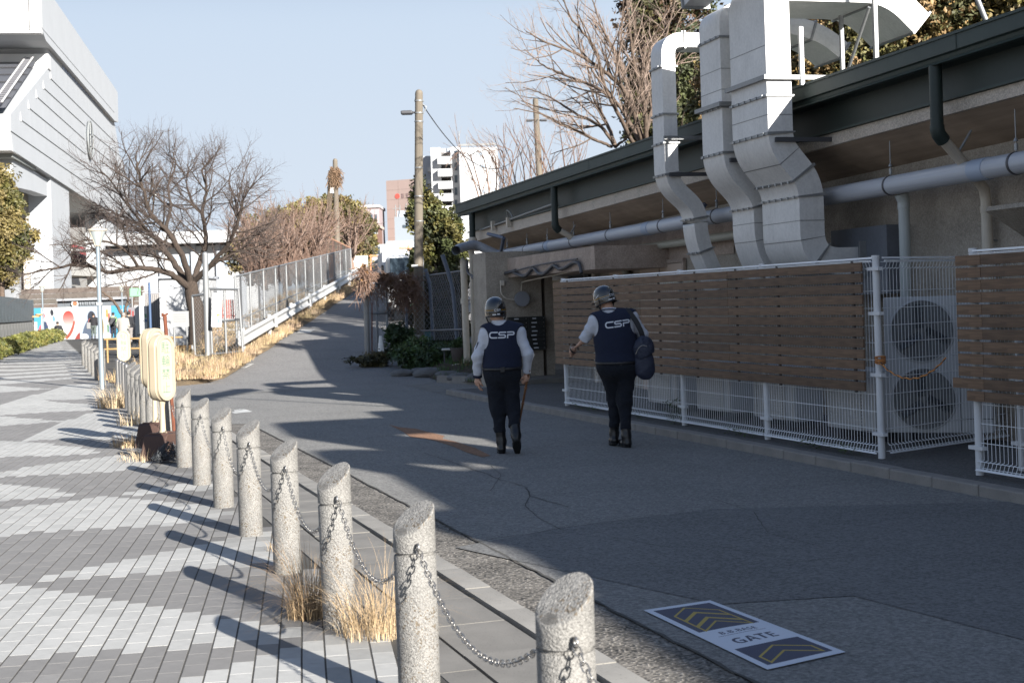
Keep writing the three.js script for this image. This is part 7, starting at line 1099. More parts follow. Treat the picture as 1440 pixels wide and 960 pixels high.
{
  const D = 230, pk = M(0.3, 0.225, 0.2, 0.85, { map: panelT }), c = V(atU(548, D), 0, -D), t = thing('pink_office', 'pinkish office block with a round red logo left of the utility pole', 'building', c, -24), H = topY(548, 254, D);
  part(t, 'wall', bx(13, H, 14, 6.5, H / 2, -7), pk);
  for (let k = 1; k < 12; k++) part(t, 'panel_joint', [bx(13.02, 0.06, 0.03, 6.5, H - k * 1.55, 0.0), bx(0.03, 0.06, 14.02, 0.0, H - k * 1.55, -7)], M(0.22, 0.165, 0.145, 0.9)); for (let k = 1; k < 6; k++) part(t, 'panel_joint', bx(0.06, H, 0.03, k * 2.2, H / 2, 0.002), M(0.22, 0.165, 0.145, 0.9));
  const lg = part(t, 'logo', (() => { const g = new THREE.CylinderGeometry(1.25, 1.25, 0.1, 28); g.rotateZ(Math.PI / 2); g.translate(-0.05, H - 2.9, -6.5); return g; })(), M(0.42, 0.06, 0.07, 0.5)); part(lg, 'swirl', (() => { const g = new THREE.CylinderGeometry(0.8, 0.8, 0.14, 24); g.rotateZ(Math.PI / 2); g.translate(-0.07, H - 3.25, -6.1); return g; })(), mat.white2); part(lg, 'lettering', [-9, -7.8, -6.6, -5.4].map((z, i) => bx(0.1, i % 2 ? 0.9 : 1.2, 0.7, -0.05, H - 5.4, z)), M(0.62, 0.62, 0.66, 0.6));
  part(t, 'red_mark', (() => { const g = new THREE.CylinderGeometry(0.42, 0.42, 0.08, 16); g.rotateX(Math.PI / 2); g.translate(2.0, H - 2.6, 0.03); return g; })(), M(0.5, 0.08, 0.06, 0.5)); part(t, 'sign_lettering', Array.from({ length: 8 }, (_, i) => [bx(0.55, 0.1, 0.06, 3.0 + i * 0.8, H - 2.35, 0.03), bx(0.5, 0.1, 0.06, 3.0 + i * 0.8, H - 2.65, 0.03), bx(0.1, 0.75, 0.06, 2.9 + i * 0.8 + (i % 3) * 0.12, H - 2.6, 0.04), bx(0.55, 0.08, 0.06, 3.0 + i * 0.8, H - 2.9, 0.03)]).flat(), M(0.15, 0.1, 0.1, 0.7));
  part(t, 'mast', rod(V(9, H, -4), V(9, H + 5, -4), 0.06, 5), mat.galv);
  const w = thing('grey_wing', 'lower mauve grey wing with a row of windows beside the pinkish office', 'building', V(atU(518, 225), 0, -225)); blockB(w, 'wall', 506, 537, 291, 225, 9, M(0.3, 0.25, 0.255, 0.9)); blockB(w, 'roof_slab', 504, 538, 288, 224.6, 10, M(0.42, 0.4, 0.4, 0.9), topY(520, 292, 225)); for (let i = 0; i < 4; i++) win(w, 510 + i * 6, 305, 0.45, 0.8, 225, winM, false);
  const w2 = thing('beige_block', 'flat beige building behind the mauve grey wing', 'building', V(atU(503, 260), 0, -260)); blockB(w2, 'wall', 494, 514, 290, 260, 9, M(0.33, 0.29, 0.24, 0.9)); blockB(w2, 'parapet', 493, 515, 288.5, 259.6, 9.6, M(0.46, 0.4, 0.33, 0.9), topY(503, 291, 260));
  const w3 = thing('brick_house', 'red brown building with a pale roof edge below the office', 'building', V(atU(525, 150), 0, -150)); blockB(w3, 'wall', 512, 533, 318, 150, 6, M(0.17, 0.09, 0.065, 0.9)); blockB(w3, 'roof', 510, 535, 315, 149.8, 7, M(0.45, 0.36, 0.31, 0.9), topY(522, 319, 150)); win(w3, 527, 324, 0.6, 0.7, 150, winPale);
}
{
  const D = 120, t = thing('grey_white_building', 'stepped pale grey building with rooftop tanks before the pinkish office', 'building', V(atU(565, D), 0, -D)), pg = M(0.22, 0.245, 0.27, 0.85, { map: panelT });
  blockB(t, 'wall', 558, 600, 304, D, 6, pg); blockB(t, 'wall', 546, 600, 338, D - 2, 4, wallPale); blockB(t, 'wall', 519, 560, 343, D - 3, 6, M(0.34, 0.34, 0.335, 0.85, { map: panelT })); blockB(t, 'wall', 538, 600, 356, D - 5, 4, wallPale); blockB(t, 'rooftop_house', 562, 572, 296, D + 1, 3, wallPale);
  for (let i = 0; i < 4; i++) win(t, 523 + i * 3.4, 352, 0.14, 0.6, D - 3, winM, false); for (let i = 0; i < 5; i++) win(t, 543 + i * 5, 357, 0.22, 0.42, D - 5, winM, false); for (let i = 0; i < 4; i++) win(t, 569 + i * 4, 318, 0.3, 0.22, D, winM, false);
  part(t, 'antenna', [rod(at(556, 305, D).sub(t.position), at(556, 288, D).sub(t.position), 0.04, 5), rod(at(562, 297, D).sub(t.position), at(562, 288, D).sub(t.position), 0.04, 5), rod(at(570, 297, D).sub(t.position), at(571, 286, D).sub(t.position), 0.04, 5), bx(0.7, 0.05, 0.05, ...at(558, 293, D).sub(t.position).toArray())], mat.galv);
  const s = thing('scaffold', 'orange scaffold frames and white sheets beyond the gate', 'scaffold', V(atU(530, 80), 0, -80)), om = M(0.5, 0.2, 0.09, 0.7), q = (u, v) => at(u, v, 80).sub(s.position); for (const u of [521, 540, 545, 559, 574]) part(s, 'pole', rod(q(u, 400), q(u, u > 560 ? 345 : 358), 0.045, 6), om); part(s, 'pole', rod(q(519, 360), q(545, 360), 0.045, 6), om); part(s, 'pole', rod(q(560, 349), q(582, 349), 0.045, 6), om); part(s, 'brace', rod(q(561, 370), q(580, 349), 0.035, 6), om); part(s, 'sheet', bx(0.42, 0.8, 0.05, ...q(541, 374).toArray()), mat.white2); part(s, 'sheet', bx(0.9, 1.0, 0.05, ...q(506, 372).toArray()), M(0.6, 0.58, 0.54, 0.8)); part(s, 'rail', rod(q(520, 372), q(600, 366), 0.03, 6), mat.galv);
  const sh = thing('wooden_shed', 'weathered wooden shed gable just beyond the top of the ramp fence', 'shed', at(474, 352, 70)); const pl = (u0, u1, va, vb, i) => { const a = at(u0, va, 70).sub(sh.position), b = at(u1, vb, 70).sub(sh.position); const g = new THREE.Shape([[a.x, -1], [b.x - 0.02, -1], [b.x - 0.02, b.y], [a.x, a.y]].map((p) => new THREE.Vector2(...p))); part(sh, 'plank', boxUV(new THREE.ExtrudeGeometry(g, { depth: 0.05, bevelEnabled: false })), M(0.085 + 0.02 * (i % 3), 0.078, 0.07, 0.95, { map: woodT })); }; for (let i = 0; i < 12; i++) { const u = 448 + i * 3.7, f = (x) => x < 462 ? 354 - (x - 448) * 1.35 : 335 + (x - 462) * 0.45; pl(u, u + 3.7, f(u), f(u + 3.7), i); } part(sh, 'roof_edge', [rod(at(462, 334, 70).sub(sh.position), at(493, 349, 70).sub(sh.position), 0.05, 5), rod(at(462, 334, 70).sub(sh.position), at(446, 356, 70).sub(sh.position), 0.05, 5)], M(0.2, 0.11, 0.07, 0.9));
  const ret = thing('retaining_wall', 'low grey concrete wall behind the truck and gate', 'wall', V(atU(560, 60), 0, -60)); blockB(ret, 'wall', 521, 600, 391, 60, 0.4, M(0.2, 0.19, 0.19, 0.95, { map: concreteT })); blockB(ret, 'coping', 520, 601, 389.5, 59.9, 0.6, M(0.26, 0.25, 0.24, 0.95, { map: concreteT }), topY(560, 392, 60));
}
{ // low white buildings behind the cherry tree
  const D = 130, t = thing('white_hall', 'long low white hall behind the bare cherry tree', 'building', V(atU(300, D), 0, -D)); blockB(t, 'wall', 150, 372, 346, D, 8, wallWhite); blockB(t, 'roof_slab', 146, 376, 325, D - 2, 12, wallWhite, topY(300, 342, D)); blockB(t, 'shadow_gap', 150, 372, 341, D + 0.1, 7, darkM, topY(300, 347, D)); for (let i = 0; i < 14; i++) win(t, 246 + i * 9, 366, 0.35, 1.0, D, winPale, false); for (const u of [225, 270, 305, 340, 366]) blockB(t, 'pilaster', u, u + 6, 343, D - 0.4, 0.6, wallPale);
  const k = thing('white_shed', 'bright white windowless building behind the cherry trunk', 'building', V(atU(245, 72), 0, -72)); blockB(k, 'wall', 224, 276, 390, 72, 5, wallWhite); blockB(k, 'roof', 222, 278, 387.5, 71.8, 5.4, wallPale, topY(250, 391, 72));
  const f = thing('grey_shed_row', 'grey slatted shed wall left of the white windowless building', 'building', V(atU(214, 78), 0, -78)); blockB(f, 'wall', 203, 226, 412, 78, 3, M(0.2, 0.19, 0.19, 0.9)); for (let i = 0; i < 8; i++) blockB(f, 'slat', 204 + i * 2.7, 205 + i * 2.7, 414, 77.95, 0.05, M(0.33, 0.31, 0.29, 0.9));
  const d = thing('dark_canopy', 'dark flat roofed gate building with a camera emblem over the hoarding', 'building', V(atU(120, 106), 0, -106)); const dm = M(0.13, 0.145, 0.16, 0.6, { map: panelT }); blockB(d, 'wall', 80, 172, 421, 106, 3, dm); blockB(d, 'roof', 79, 173, 419, 105.6, 3.6, M(0.32, 0.33, 0.35, 0.7), topY(120, 422, 106));
  const c = at(105, 427, 105.9).sub(d.position); part(d, 'emblem', (() => { const g = new THREE.CylinderGeometry(0.2, 0.2, 0.06, 24); g.rotateX(Math.PI / 2); g.translate(c.x, c.y, c.z + 0.05); return g; })(), M(0.35, 0.12, 0.06, 0.6)); part(d, 'emblem_ring', new THREE.TorusGeometry(0.22, 0.05, 8, 24).translate(c.x, c.y, c.z + 0.08), mat.white2); part(d, 'lettering', Array.from({ length: 9 }, (_, i) => [bx(0.14, 0.03, 0.03, c.x + 0.42 + i * 0.17, c.y + 0.08, c.z + 0.06), bx(0.12, 0.03, 0.03, c.x + 0.42 + i * 0.17, c.y, c.z + 0.06), bx(0.03, 0.22, 0.03, c.x + 0.4 + i * 0.17 + (i % 3) * 0.03, c.y, c.z + 0.065)]).flat(), M(0.3, 0.32, 0.34, 0.6));
  const g = thing('sloped_stone_base', 'sloping grey stone clad base of the large white hall', 'wall', V(atU(75, 118), 0, -118)); const x0 = atU(10, 118), x1 = atU(185, 118), yt = topY(80, 404, 118); const rows = 9; for (let r = 0; r < rows; r++) { const y0 = yt * r / rows, y1 = yt * (r + 1) / rows; part(g, 'stone_course', bx(x1 - x0, y1 - y0 - 0.03, 0.7, (x0 + x1) / 2 - g.position.x, (y0 + y1) / 2, -r * 0.45), M(0.15 + 0.008 * (r % 3), 0.135, 0.12, 0.95, { map: concreteT })); }
}
// ---------- the large white hall at the upper left ----------
{
  const HO = 9.3, hf = frame(HO), P0 = -22, C = Math.cos(HO * RAD), S = Math.sin(HO * RAD);
  const onH = (u, v, p = P0) => { const [x, y] = un(u, v), D = p / (x * C + S); return [D * (C - x * S), EYE - y * D]; };
  const s0 = onH(66, 60)[0], t = thing('large_white_hall', 'huge white panelled hall with an overhanging roof and a round window', 'building', hf(s0, P0, 0), HO);
  const l = (s, p, y) => V(p - P0, y, -(s - s0));
  const sheet = (pts, p, dep, m, name) => { const sh = new THREE.Shape(pts.map(([s, y]) => new THREE.Vector2(s - s0, y))); const g = new THREE.ExtrudeGeometry(sh, { depth: dep, bevelEnabled: false }); g.rotateY(Math.PI / 2); g.translate(p - P0 - dep, 0, 0); return part(t, name, boxUV(g), m); };   // outline in (s, y), thickness to the left
  const hallM = M(0.42, 0.435, 0.45, 0.75, { map: panelT }), px = (a) => a.map(([u, v]) => onH(u, v));
  sheet(px([[66, 62], [69, 93], [14, 161], [14.5, 186], [18, 212], [120, 279], [176, 314], [186, 318], [176, 240], [167, 215], [162, 180], [157, 160]]), P0, 26, hallM, 'wall');
  // roof box that overhangs
  const P1 = P0 + 0.5, o1 = (u, v) => onH(u, v, P1); sheet([o1(56, -30), o1(57, 38), o1(64, 57), o1(161, 170), o1(166, 172), o1(165, 130), o1(160, 122)], P1, 28, hallM, 'roof_box');
  // grooves between the cladding bands, as recessed dark strips with a lip
  const gm = M(0.12, 0.13, 0.135, 0.9);
  for (const [a, b] of [[[14, 184], [152, 279]], [[28, 168], [128, 241]], [[28, 168], [165, 268]], [[39, 151], [120, 217]], [[51, 136], [118, 196]], [[60, 123], [119, 177]], [[70, 110], [161, 200]], [[128, 187], [172, 222]], [[130, 207], [176, 244]]]) { const [sa, ya] = onH(...a), [sb, yb] = onH(...b); part(t, 'groove', rod(l(sa, P0 + 0.02, ya), l(sb, P0 + 0.02, yb), 0.055, 4), gm); }
  { const a = o1(57, 38), b = o1(160, 158); part(t, 'groove', rod(l(a[0], P1 + 0.01, a[1]), l(b[0], P1 + 0.01, b[1]), 0.04, 4), M(0.28, 0.3, 0.31, 0.9)); }
  for (const [u, v] of [[28, 163], [39, 146], [50, 131], [60, 118], [70, 104]]) { const [s, y] = onH(u, v); part(t, 'fin', (() => { const g = new THREE.ConeGeometry(0.13, 0.9, 6); g.translate(...l(s, P0, y).toArray()); return g; })(), mat.white2); }
  { // slit of windows under the roof box
    const n = 16; for (let i = 0; i < n; i++) { const k0 = i / n, k1 = (i + 0.72) / n, A = (k) => onH(86.5 + (145 - 86.5) * k, 85 + (151 - 85) * k), B = (k) => onH(87 + (144.5 - 87) * k, 97 + (158 - 97) * k); const [a, b, c, d] = [A(k0), A(k1), B(k1), B(k0)]; sheet([d, c, b, a], P0 + 0.05, 0.1, M(0.2, 0.25, 0.36, 0.3), 'window'); }
  }
  { const [s, y] = onH(124, 197), r1 = onH(124, 172)[1], r2 = onH(124, 222)[1], R = (r1 - r2) / 2; const g = new THREE.CylinderGeometry(R, R, 0.6, 40); g.rotateZ(Math.PI / 2); g.translate(...l(s, P0 - 0.1, (r1 + r2) / 2).toArray()); const w = part(t, 'round_window', g, M(0.05, 0.06, 0.07, 0.6)); const rim = new THREE.TorusGeometry(R * 1.02, 0.12, 8, 40); rim.rotateY(Math.PI / 2); rim.translate(...l(s, P0 + 0.22, (r1 + r2) / 2).toArray()); part(w, 'rim', rim, M(0.2, 0.21, 0.21, 0.6)); const o = l(s, P0 + 0.25, (r1 + r2) / 2); part(w, 'mullion', [bx(0.1, R * 1.9, 0.1, o.x, o.y, o.z), bx(0.1, 0.1, R * 1.9, o.x, o.y + R * 0.3, o.z), bx(0.1, 0.1, R * 1.9, o.x, o.y - R * 0.35, o.z)], M(0.25, 0.26, 0.26, 0.6)); void y; }
  // front parts: parapet, glazed sloping stair, block below
  const fz = (u, v, s) => { const [x, y] = un(u, v), D = s / (C - x * S); return [D * (x * C + S), EYE - y * D, s]; };
  const box = (u0, u1, v0, v1, s, dep, m, name) => { const a = fz(u0, v0, s), b = fz(u1, v1, s); return part(t, name, bx(b[0] - a[0], a[1] - b[1], dep, (a[0] + b[0]) / 2 - P0, (a[1] + b[1]) / 2, -(s - s0) - dep / 2), m); };
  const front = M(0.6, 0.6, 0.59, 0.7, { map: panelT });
  box(-60, 57, -40, 46, onH(57, 40, P1)[0] - 0.2, 1, front, 'front_fascia'); box(38.5, 40.5, -40, 42, onH(57, 40, P1)[0] - 0.3, 0.2, M(0.5, 0.55, 0.6, 0.8), 'panel_joint');
  box(-60, 68, 76, 96, s0 - 0.4, 1.5, front, 'parapet'); box(-60, 64, 58, 77, s0 + 5, 1, M(0.6, 0.61, 0.6, 0.8), 'upper_wall'); for (const u of [6, 18.5]) { const w = box(u - 5, u + 5.5, 59, 75, s0 + 4.9, 0.1, M(0.3, 0.45, 0.62, 0.15), 'window'); void w; }
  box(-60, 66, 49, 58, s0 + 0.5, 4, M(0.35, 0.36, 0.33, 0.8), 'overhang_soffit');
  { // sloping dark glazing and its white ladder rail
    const lo = fz(14, 162, onH(14, 161)[0]), hi = fz(60, 96, s0); const A = l(lo[2] - 0.1, lo[0] - 0.2, lo[1]).add(V(0, 0.5, 0.9)), B = l(hi[2], hi[0] - 0.5, hi[1]).add(V(0, 0.5, 0.9)); const off = V(-22, 0, 0); const g = quadStrip([[A, B], [A.clone().add(off), B.clone().add(off)]]); part(t, 'sloping_glass', g, dbl(M(0.1, 0.105, 0.12, 0.3)));
    for (let i = 1; i < 6; i++) part(t, 'glazing_bar', rod(A.clone().lerp(B, i / 6).add(V(0, 0.1, 0.1)), A.clone().lerp(B, i / 6).add(off).add(V(0, 0.1, 0.1)), 0.06, 4), M(0.04, 0.04, 0.042, 0.6));
    for (const k of [0.1, -0.6]) part(t, 'stair_rail', rod(A.clone().add(V(k - 0.3, 0.5, 0.3)), B.clone().add(V(k - 0.3, 0.5, 0.3)), 0.1, 5), mat.white2); const st = []; for (let i = 0; i < 26; i++) { const p = A.clone().lerp(B, i / 26); st.push(bx(0.55, 0.12, 0.2, p.x - 0.55, p.y + 0.45, p.z + 0.3)); } part(t, 'stair_tread', st, M(0.12, 0.12, 0.13, 0.7)).userData.kind = 'stuff';
  }
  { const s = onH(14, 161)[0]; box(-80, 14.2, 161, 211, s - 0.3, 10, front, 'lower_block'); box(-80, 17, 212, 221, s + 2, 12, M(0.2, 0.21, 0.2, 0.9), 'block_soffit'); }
  // storey below: beam, piers, openings
  const P2 = P0 - 0.6, o2 = (u, v) => onH(u, v, P2); sheet([o2(17, 221), o2(70, 255), o2(70, 277), o2(44, 268), o2(17, 262)], P2, 1.2, hallM, 'lower_beam');
  const pier = (u0, u1, va, vb, p, m, nm) => { const a = onH(u0, va, p), b = onH(u1, vb, p); return sheet([[a[0], 0], [b[0], 0], [b[0], b[1]], [a[0], a[1]]], p, 2.2, m, nm); };
  pier(70, 96, 246, 264, P2 + 0.3, hallM, 'pier'); pier(37, 62, 268, 275, P2 - 2.4, M(0.42, 0.43, 0.44, 0.6), 'panel_wall'); pier(61, 71, 272, 275, P2 - 0.4, M(0.35, 0.32, 0.28, 0.85), 'pier'); pier(143, 190, 300, 330, P2 - 0.2, hallM, 'pier'); pier(-20, 37, 262, 266, P2 - 3, hallM, 'panel_wall');
  for (let i = 0; i < 6; i++) { const v = 302 + i * 14.5, a = onH(46, v, P2 - 2.38), b = onH(60, v, P2 - 2.38); part(t, 'panel_window', (() => { const A = l(a[0], P2 - 2.36, a[1]), B = l(b[0], P2 - 2.36, b[1] - 1.2); return bx(0.1, 0.75, Math.abs(A.z - B.z), A.x, (A.y + B.y) / 2, (A.z + B.z) / 2); })(), M(0.42, 0.46, 0.47, 0.4)); }
  sheet([o2(96, 264), o2(140, 292), o2(140, 280), o2(96, 258)], P2 + 0.2, 1.4, hallM, 'lower_beam');
  pier(96, 190, 285, 330, P2 - 16, M(0.3, 0.29, 0.27, 0.9), 'inner_wall');
  const rs = M(0.3, 0.05, 0.05, 0.8); for (let i = 0; i < 8; i++) { const a = onH(97, 330, P2 - 5 - i), k = a[0]; part(t, 'seat_tier', bx(1.0, 0.5, 34, P2 - 5 - i - P0, 8.2 + i * 0.75, -(k - s0) - 20), i % 2 ? rs : M(0.13, 0.1, 0.09, 0.9)); }
  sheet([o2(97, 374), o2(190, 378), o2(190, 390), o2(97, 386)], P2 - 1, 6, M(0.45, 0.44, 0.41, 0.8), 'terrace_slab'); { const a = o2(100, 352), b = o2(137, 351); part(t, 'handrail', rod(l(a[0], P2, a[1]), l(b[0], P2, b[1]), 0.14, 5), mat.white2); }
}
// ---------- trees ----------
// one growing tree of tapered tubes; limbs are point lists with radii, twigs branch from them
class Wood {
  constructor() { this.pos = []; this.nor = []; this.uv = []; }
  tube(P, r0, r1, n) {
    let prev = null, acc = 0; const d = V(), a = V(), b = V(); let ref = V(0.37, 0.2, 0.9).normalize();
    for (let i = 0; i < P.length; i++) {
      d.copy(P[Math.min(i + 1, P.length - 1)]).sub(P[Math.max(0, i - 1)]).normalize(); a.crossVectors(d, ref).normalize(); b.crossVectors(d, a);
      const r = r0 + (r1 - r0) * i / (P.length - 1), ring = []; if (i) acc += P[i].distanceTo(P[i - 1]);
      for (let k = 0; k <= n; k++) { const t = k / n * 6.2832, c = Math.cos(t), s = Math.sin(t), nx = a.x * c + b.x * s, ny = a.y * c + b.y * s, nz = a.z * c + b.z * s; ring.push([P[i].x + nx * r, P[i].y + ny * r, P[i].z + nz * r, nx, ny, nz, k / n * r * 6.28, acc]); }
      if (prev) for (let k = 0; k < n; k++) for (const q of [prev[k], prev[k + 1], ring[k + 1], prev[k], ring[k + 1], ring[k]]) { this.pos.push(q[0], q[1], q[2]); this.nor.push(q[3], q[4], q[5]); this.uv.push(q[6], q[7]); }
      prev = ring;
    }
  }
  geo() { const g = new THREE.BufferGeometry(); g.setAttribute('position', new THREE.Float32BufferAttribute(this.pos, 3)); g.setAttribute('normal', new THREE.Float32BufferAttribute(this.nor, 3)); g.setAttribute('uv', new THREE.Float32BufferAttribute(this.uv, 2)); return g; }
}
const smooth = (P, n) => new THREE.CatmullRomCurve3(P, false, 'centripetal').getPoints(n);
function wander(p0, dir, L2, n, wob, up) { const P = [p0.clone()], d = dir.clone().normalize(); for (let i = 0; i < n; i++) { d.add(V(rr(-wob, wob), rr(-wob, wob) + up, rr(-wob, wob))).normalize(); P.push(P[i].clone().addScaledVector(d, L2 / n)); } return P; }
function sprout(w, tw, P, r0, r1, lv, o) {                // P: polyline of the parent
  const Ln = P.reduce((s, p, i) => i ? s + p.distanceTo(P[i - 1]) : 0, 0), n = Math.max(1, Math.round(Ln / o.gap[lv] * rr(0.8, 1.2)));
  for (let i = 0; i < n; i++) {
    const t = o.start[lv] + (1 - o.start[lv]) * (i + rnd() * 0.8) / n, f = t * (P.length - 1), k = Math.min(P.length - 2, Math.floor(f)), p = P[k].clone().lerp(P[k + 1], f - k), d = P[k + 1].clone().sub(P[k]).normalize();
    const side = V(rr(-1, 1), rr(-0.6, 1), rr(-1, 1)).cross(d).normalize(), ang = rr(o.ang[0], o.ang[1]), dir = d.multiplyScalar(Math.cos(ang)).addScaledVector(side, Math.sin(ang)), L2 = o.len[lv] * rr(0.5, 1.2) * (1.1 - 0.5 * t), r = Math.min((r0 + (r1 - r0) * t) * 0.62, o.rad[lv]);
    const Q = wander(p, dir, L2, lv < 1 ? 6 : lv < 2 ? 4 : 3, o.wob, o.up); (lv < o.wood ? w : tw).tube(Q, r, lv >= o.depth ? r * 0.4 : r * 0.45, lv < 1 ? 6 : lv < 2 ? 4 : 3);
    if (lv < o.depth) sprout(w, tw, Q, r, r * 0.45, lv + 1, o);
  }
}
const cherryO = { gap: [0.28, 0.17, 0.13], start: [0.18, 0.15, 0.1], len: [1.9, 0.95, 0.5], rad: [0.03, 0.012, 0.0065], ang: [0.45, 1.1], wob: 0.17, up: 0.05, depth: 2, wood: 1 };
function bareTree(label, base, limbs, o, m1, m2, trunk) {
  const t = thing('bare_tree', label, 'tree', base), w = new Wood(), tw = new Wood();
  if (trunk) w.tube(smooth(trunk[0].map((p) => p.clone().sub(base)), 14), trunk[1], trunk[2], 12);
  for (const [pts, ra, rb2] of limbs) { const r0 = ra * (trunk ? trunk[3] || 1 : 1), r1 = rb2 * (trunk ? trunk[3] || 1 : 1); const P = smooth(pts.map((p) => p.clone().sub(base)), pts.length * 5); for (let i = 1; i < P.length; i++) P[i].add(V(rr(-1, 1), rr(-1, 1), rr(-1, 1)).multiplyScalar(r0 * 0.22)); w.tube(P, r0, r1, 8); sprout(w, tw, P, r0, r1, 0, o); }
  part(t, 'trunk', w.geo(), m1); part(t, 'twigs', tw.geo(), m2).userData.kind = 'stuff'; return t;
}
{ // the cherry by the gate
  const D = 47, q = (u, v, d = 0) => at(u, v, D + d), b = at(278, 480, D).setY(0);
  bareTree('large bare cherry tree spreading in front of the white hall, behind the gate', b, [
    [[q(268, 408), q(250, 392, -0.5), q(225, 380, -1), q(195, 377, -1.5), q(150, 382, -2), q(115, 372, -2.5), q(80, 376, -3), q(45, 383, -3)], 0.2, 0.035],
    [[q(266, 402), q(248, 375, 0.5), q(228, 348, 1), q(208, 325, 1.4), q(180, 308, 2), q(150, 294, 2.4), q(130, 284, 2.8)], 0.2, 0.03],
    [[q(267, 400), q(256, 360, -0.6), q(232, 322, -1), q(212, 300, -1.2), q(202, 268, -1.4), q(194, 238, -1.5), q(190, 218, -1.5)], 0.19, 0.028],
    [[q(270, 398), q(282, 365, 0.6), q(290, 335, 1), q(284, 300, 1.4), q(290, 265, 1.6), q(284, 240, 1.7), q(300, 220, 1.8)], 0.17, 0.028],
    [[q(272, 396), q(300, 368, -0.6), q(322, 340, -1), q(335, 310, -1.4), q(340, 285, -1.6), q(350, 262, -1.8)], 0.15, 0.028],
    [[q(272, 392), q(305, 368, 1), q(335, 352, 1.5), q(358, 332, 2), q(372, 312, 2.2)], 0.12, 0.025],
    [[q(232, 322, -1), q(240, 290, 0.5), q(236, 262, 1.4), q(246, 232, 2), q(243, 214, 2.2)], 0.1, 0.022],
    [[q(208, 325, 1.4), q(188, 300, 0.5), q(166, 270, 0), q(150, 248, -0.5), q(140, 240, -0.6)], 0.09, 0.022],
    [[q(335, 310, -1.4), q(330, 280, -0.5), q(322, 255, 0), q(326, 236, 0.2)], 0.07, 0.02],
    [[q(195, 377, -1.5), q(176, 352, -2.2), q(150, 340, -2.6), q(118, 338, -3), q(92, 348, -3.2)], 0.09, 0.022],
    [[q(284, 300, 1.4), q(268, 280, 2.2), q(262, 250, 2.6), q(270, 224, 2.8)], 0.08, 0.02]],
    cherryO, M(0.1, 0.078, 0.064, 0.95, { map: barkT, bumpMap: barkT, bumpScale: 0.01 }), mat.twig, [[b, q(276, 440), q(270, 415), q(268, 396)], 0.33, 0.2, 0.62]);
  const b2 = at(178, 478, 84).setY(0), q2 = (u, v) => at(u, v, 84); bareTree('small bare tree in front of the mural behind the grey coated walker', b2, [[[q2(178, 470), q2(172, 445), q2(160, 425), q2(140, 408), q2(120, 402)], 0.13, 0.03], [[q2(178, 466), q2(183, 440), q2(188, 420), q2(200, 402)], 0.13, 0.03], [[q2(178, 460), q2(176, 435), q2(180, 415), q2(176, 398)], 0.11, 0.03]], { ...cherryO, gap: [0.9, 0.7, 0.6], depth: 1 }, mat.bark, mat.twig, [[b2, q2(178, 462)], 0.2, 0.16]);
}
{ // bare trees behind the low building
  const D = 34, q = (u, v, d = 0) => at(u, v, D + d), b = at(915, 330, D).setY(0.5);
  const o = { gap: [0.34, 0.26, 0.2], start: [0.1, 0.12, 0.1], len: [1.7, 0.85, 0.4], rad: [0.026, 0.011, 0.007], ang: [0.3, 0.85], wob: 0.12, up: 0.05, depth: 2, wood: 1 };
  bareTree('tall pale bare tree behind the roof, left of the narrow duct', b, [
    [[q(905, 205), q(880, 130, -0.5), q(850, 100, -1), q(812, 76, -1.4), q(775, 62, -1.8), q(740, 44, -2)], 0.09, 0.016],
    [[q(900, 200), q(872, 150, 0.6), q(842, 125, 1), q(800, 108, 1.5), q(765, 92, 1.8), q(738, 70, 2)], 0.08, 0.016],
    [[q(905, 205), q(882, 120, 1), q(866, 75, 1.2), q(845, 35, 1.4), q(830, -10, 1.5)], 0.09, 0.018],
    [[q(895, 210), q(872, 165, -1), q(850, 120, -1.2), q(838, 70, -1.4), q(800, 20, -1.6), q(790, -20, -1.7)], 0.08, 0.016],
    [[q(866, 206), q(845, 178, 0), q(810, 160, 0.4), q(770, 135, 0.8), q(735, 122, 1)], 0.07, 0.014],
    [[q(866, 206), q(850, 165, 1.4), q(836, 140, 1.8), q(826, 95, 2), q(818, 55, 2.2)], 0.07, 0.014],
    [[q(910, 210), q(905, 140, -0.6), q(892, 90, -0.8), q(885, 40, -1), q(880, -15, -1)], 0.09, 0.018],
    [[q(866, 206), q(885, 190, -0.6), q(900, 170, -0.9), q(915, 150, -1.2)], 0.05, 0.014],
    [[q(860, 206), q(835, 195, -1), q(800, 178, -1.4), q(760, 160, -1.8), q(722, 152, -2)], 0.055, 0.013],
    [[q(905, 200), q(925, 120, 1), q(935, 60, 1.5), q(950, 0, 2)], 0.08, 0.02]], o, mat.bark, mat.twigPale, [[b, q(906, 230), q(904, 205)], 0.17, 0.11, 0.72]);
  const D2 = 52, q2 = (u, v, d = 0) => at(u, v, D2 + d);
  const o2 = { gap: [0.55, 0.4, 0.3], start: [0.15, 0.15, 0.1], len: [1.7, 0.7, 0.4], rad: [0.014, 0.007, 0.006], ang: [0.2, 0.6], wob: 0.1, up: 0.07, depth: 1, wood: 1 };
  for (const [u, l, k] of [[790, 'row of upright bare stems behind the roof, beside the pole with two lamps', 0], [735, 'upright bare stems behind the roof, in front of the apartment block edge', 1], [690, 'low bare stems just over the far end of the roof', 2]]) {
    const b3 = at(u, 330, D2).setY(1.5), limbs = []; for (let i = 0; i < 6; i++) { const du = (i - 2.5) * 15 + rr(-6, 6), top = [160, 175, 200][k] + Math.abs(i - 4) * 5 + rr(-12, 18); limbs.push([[q2(u + du * 0.25, 330, 0), q2(u + du * 0.6, 270, rr(-1, 1)), q2(u + du - 10, 215, rr(-1, 1)), q2(u + du - 26 + rr(-8, 8), top, rr(-1.5, 1.5))], 0.036, 0.008]); }
    bareTree(l, b3, limbs, o2, M(0.28, 0.19, 0.15, 0.95, { map: barkT }), mat.twigPale, [[b3, q2(u, 320)], 0.12, 0.08]);
  }
}
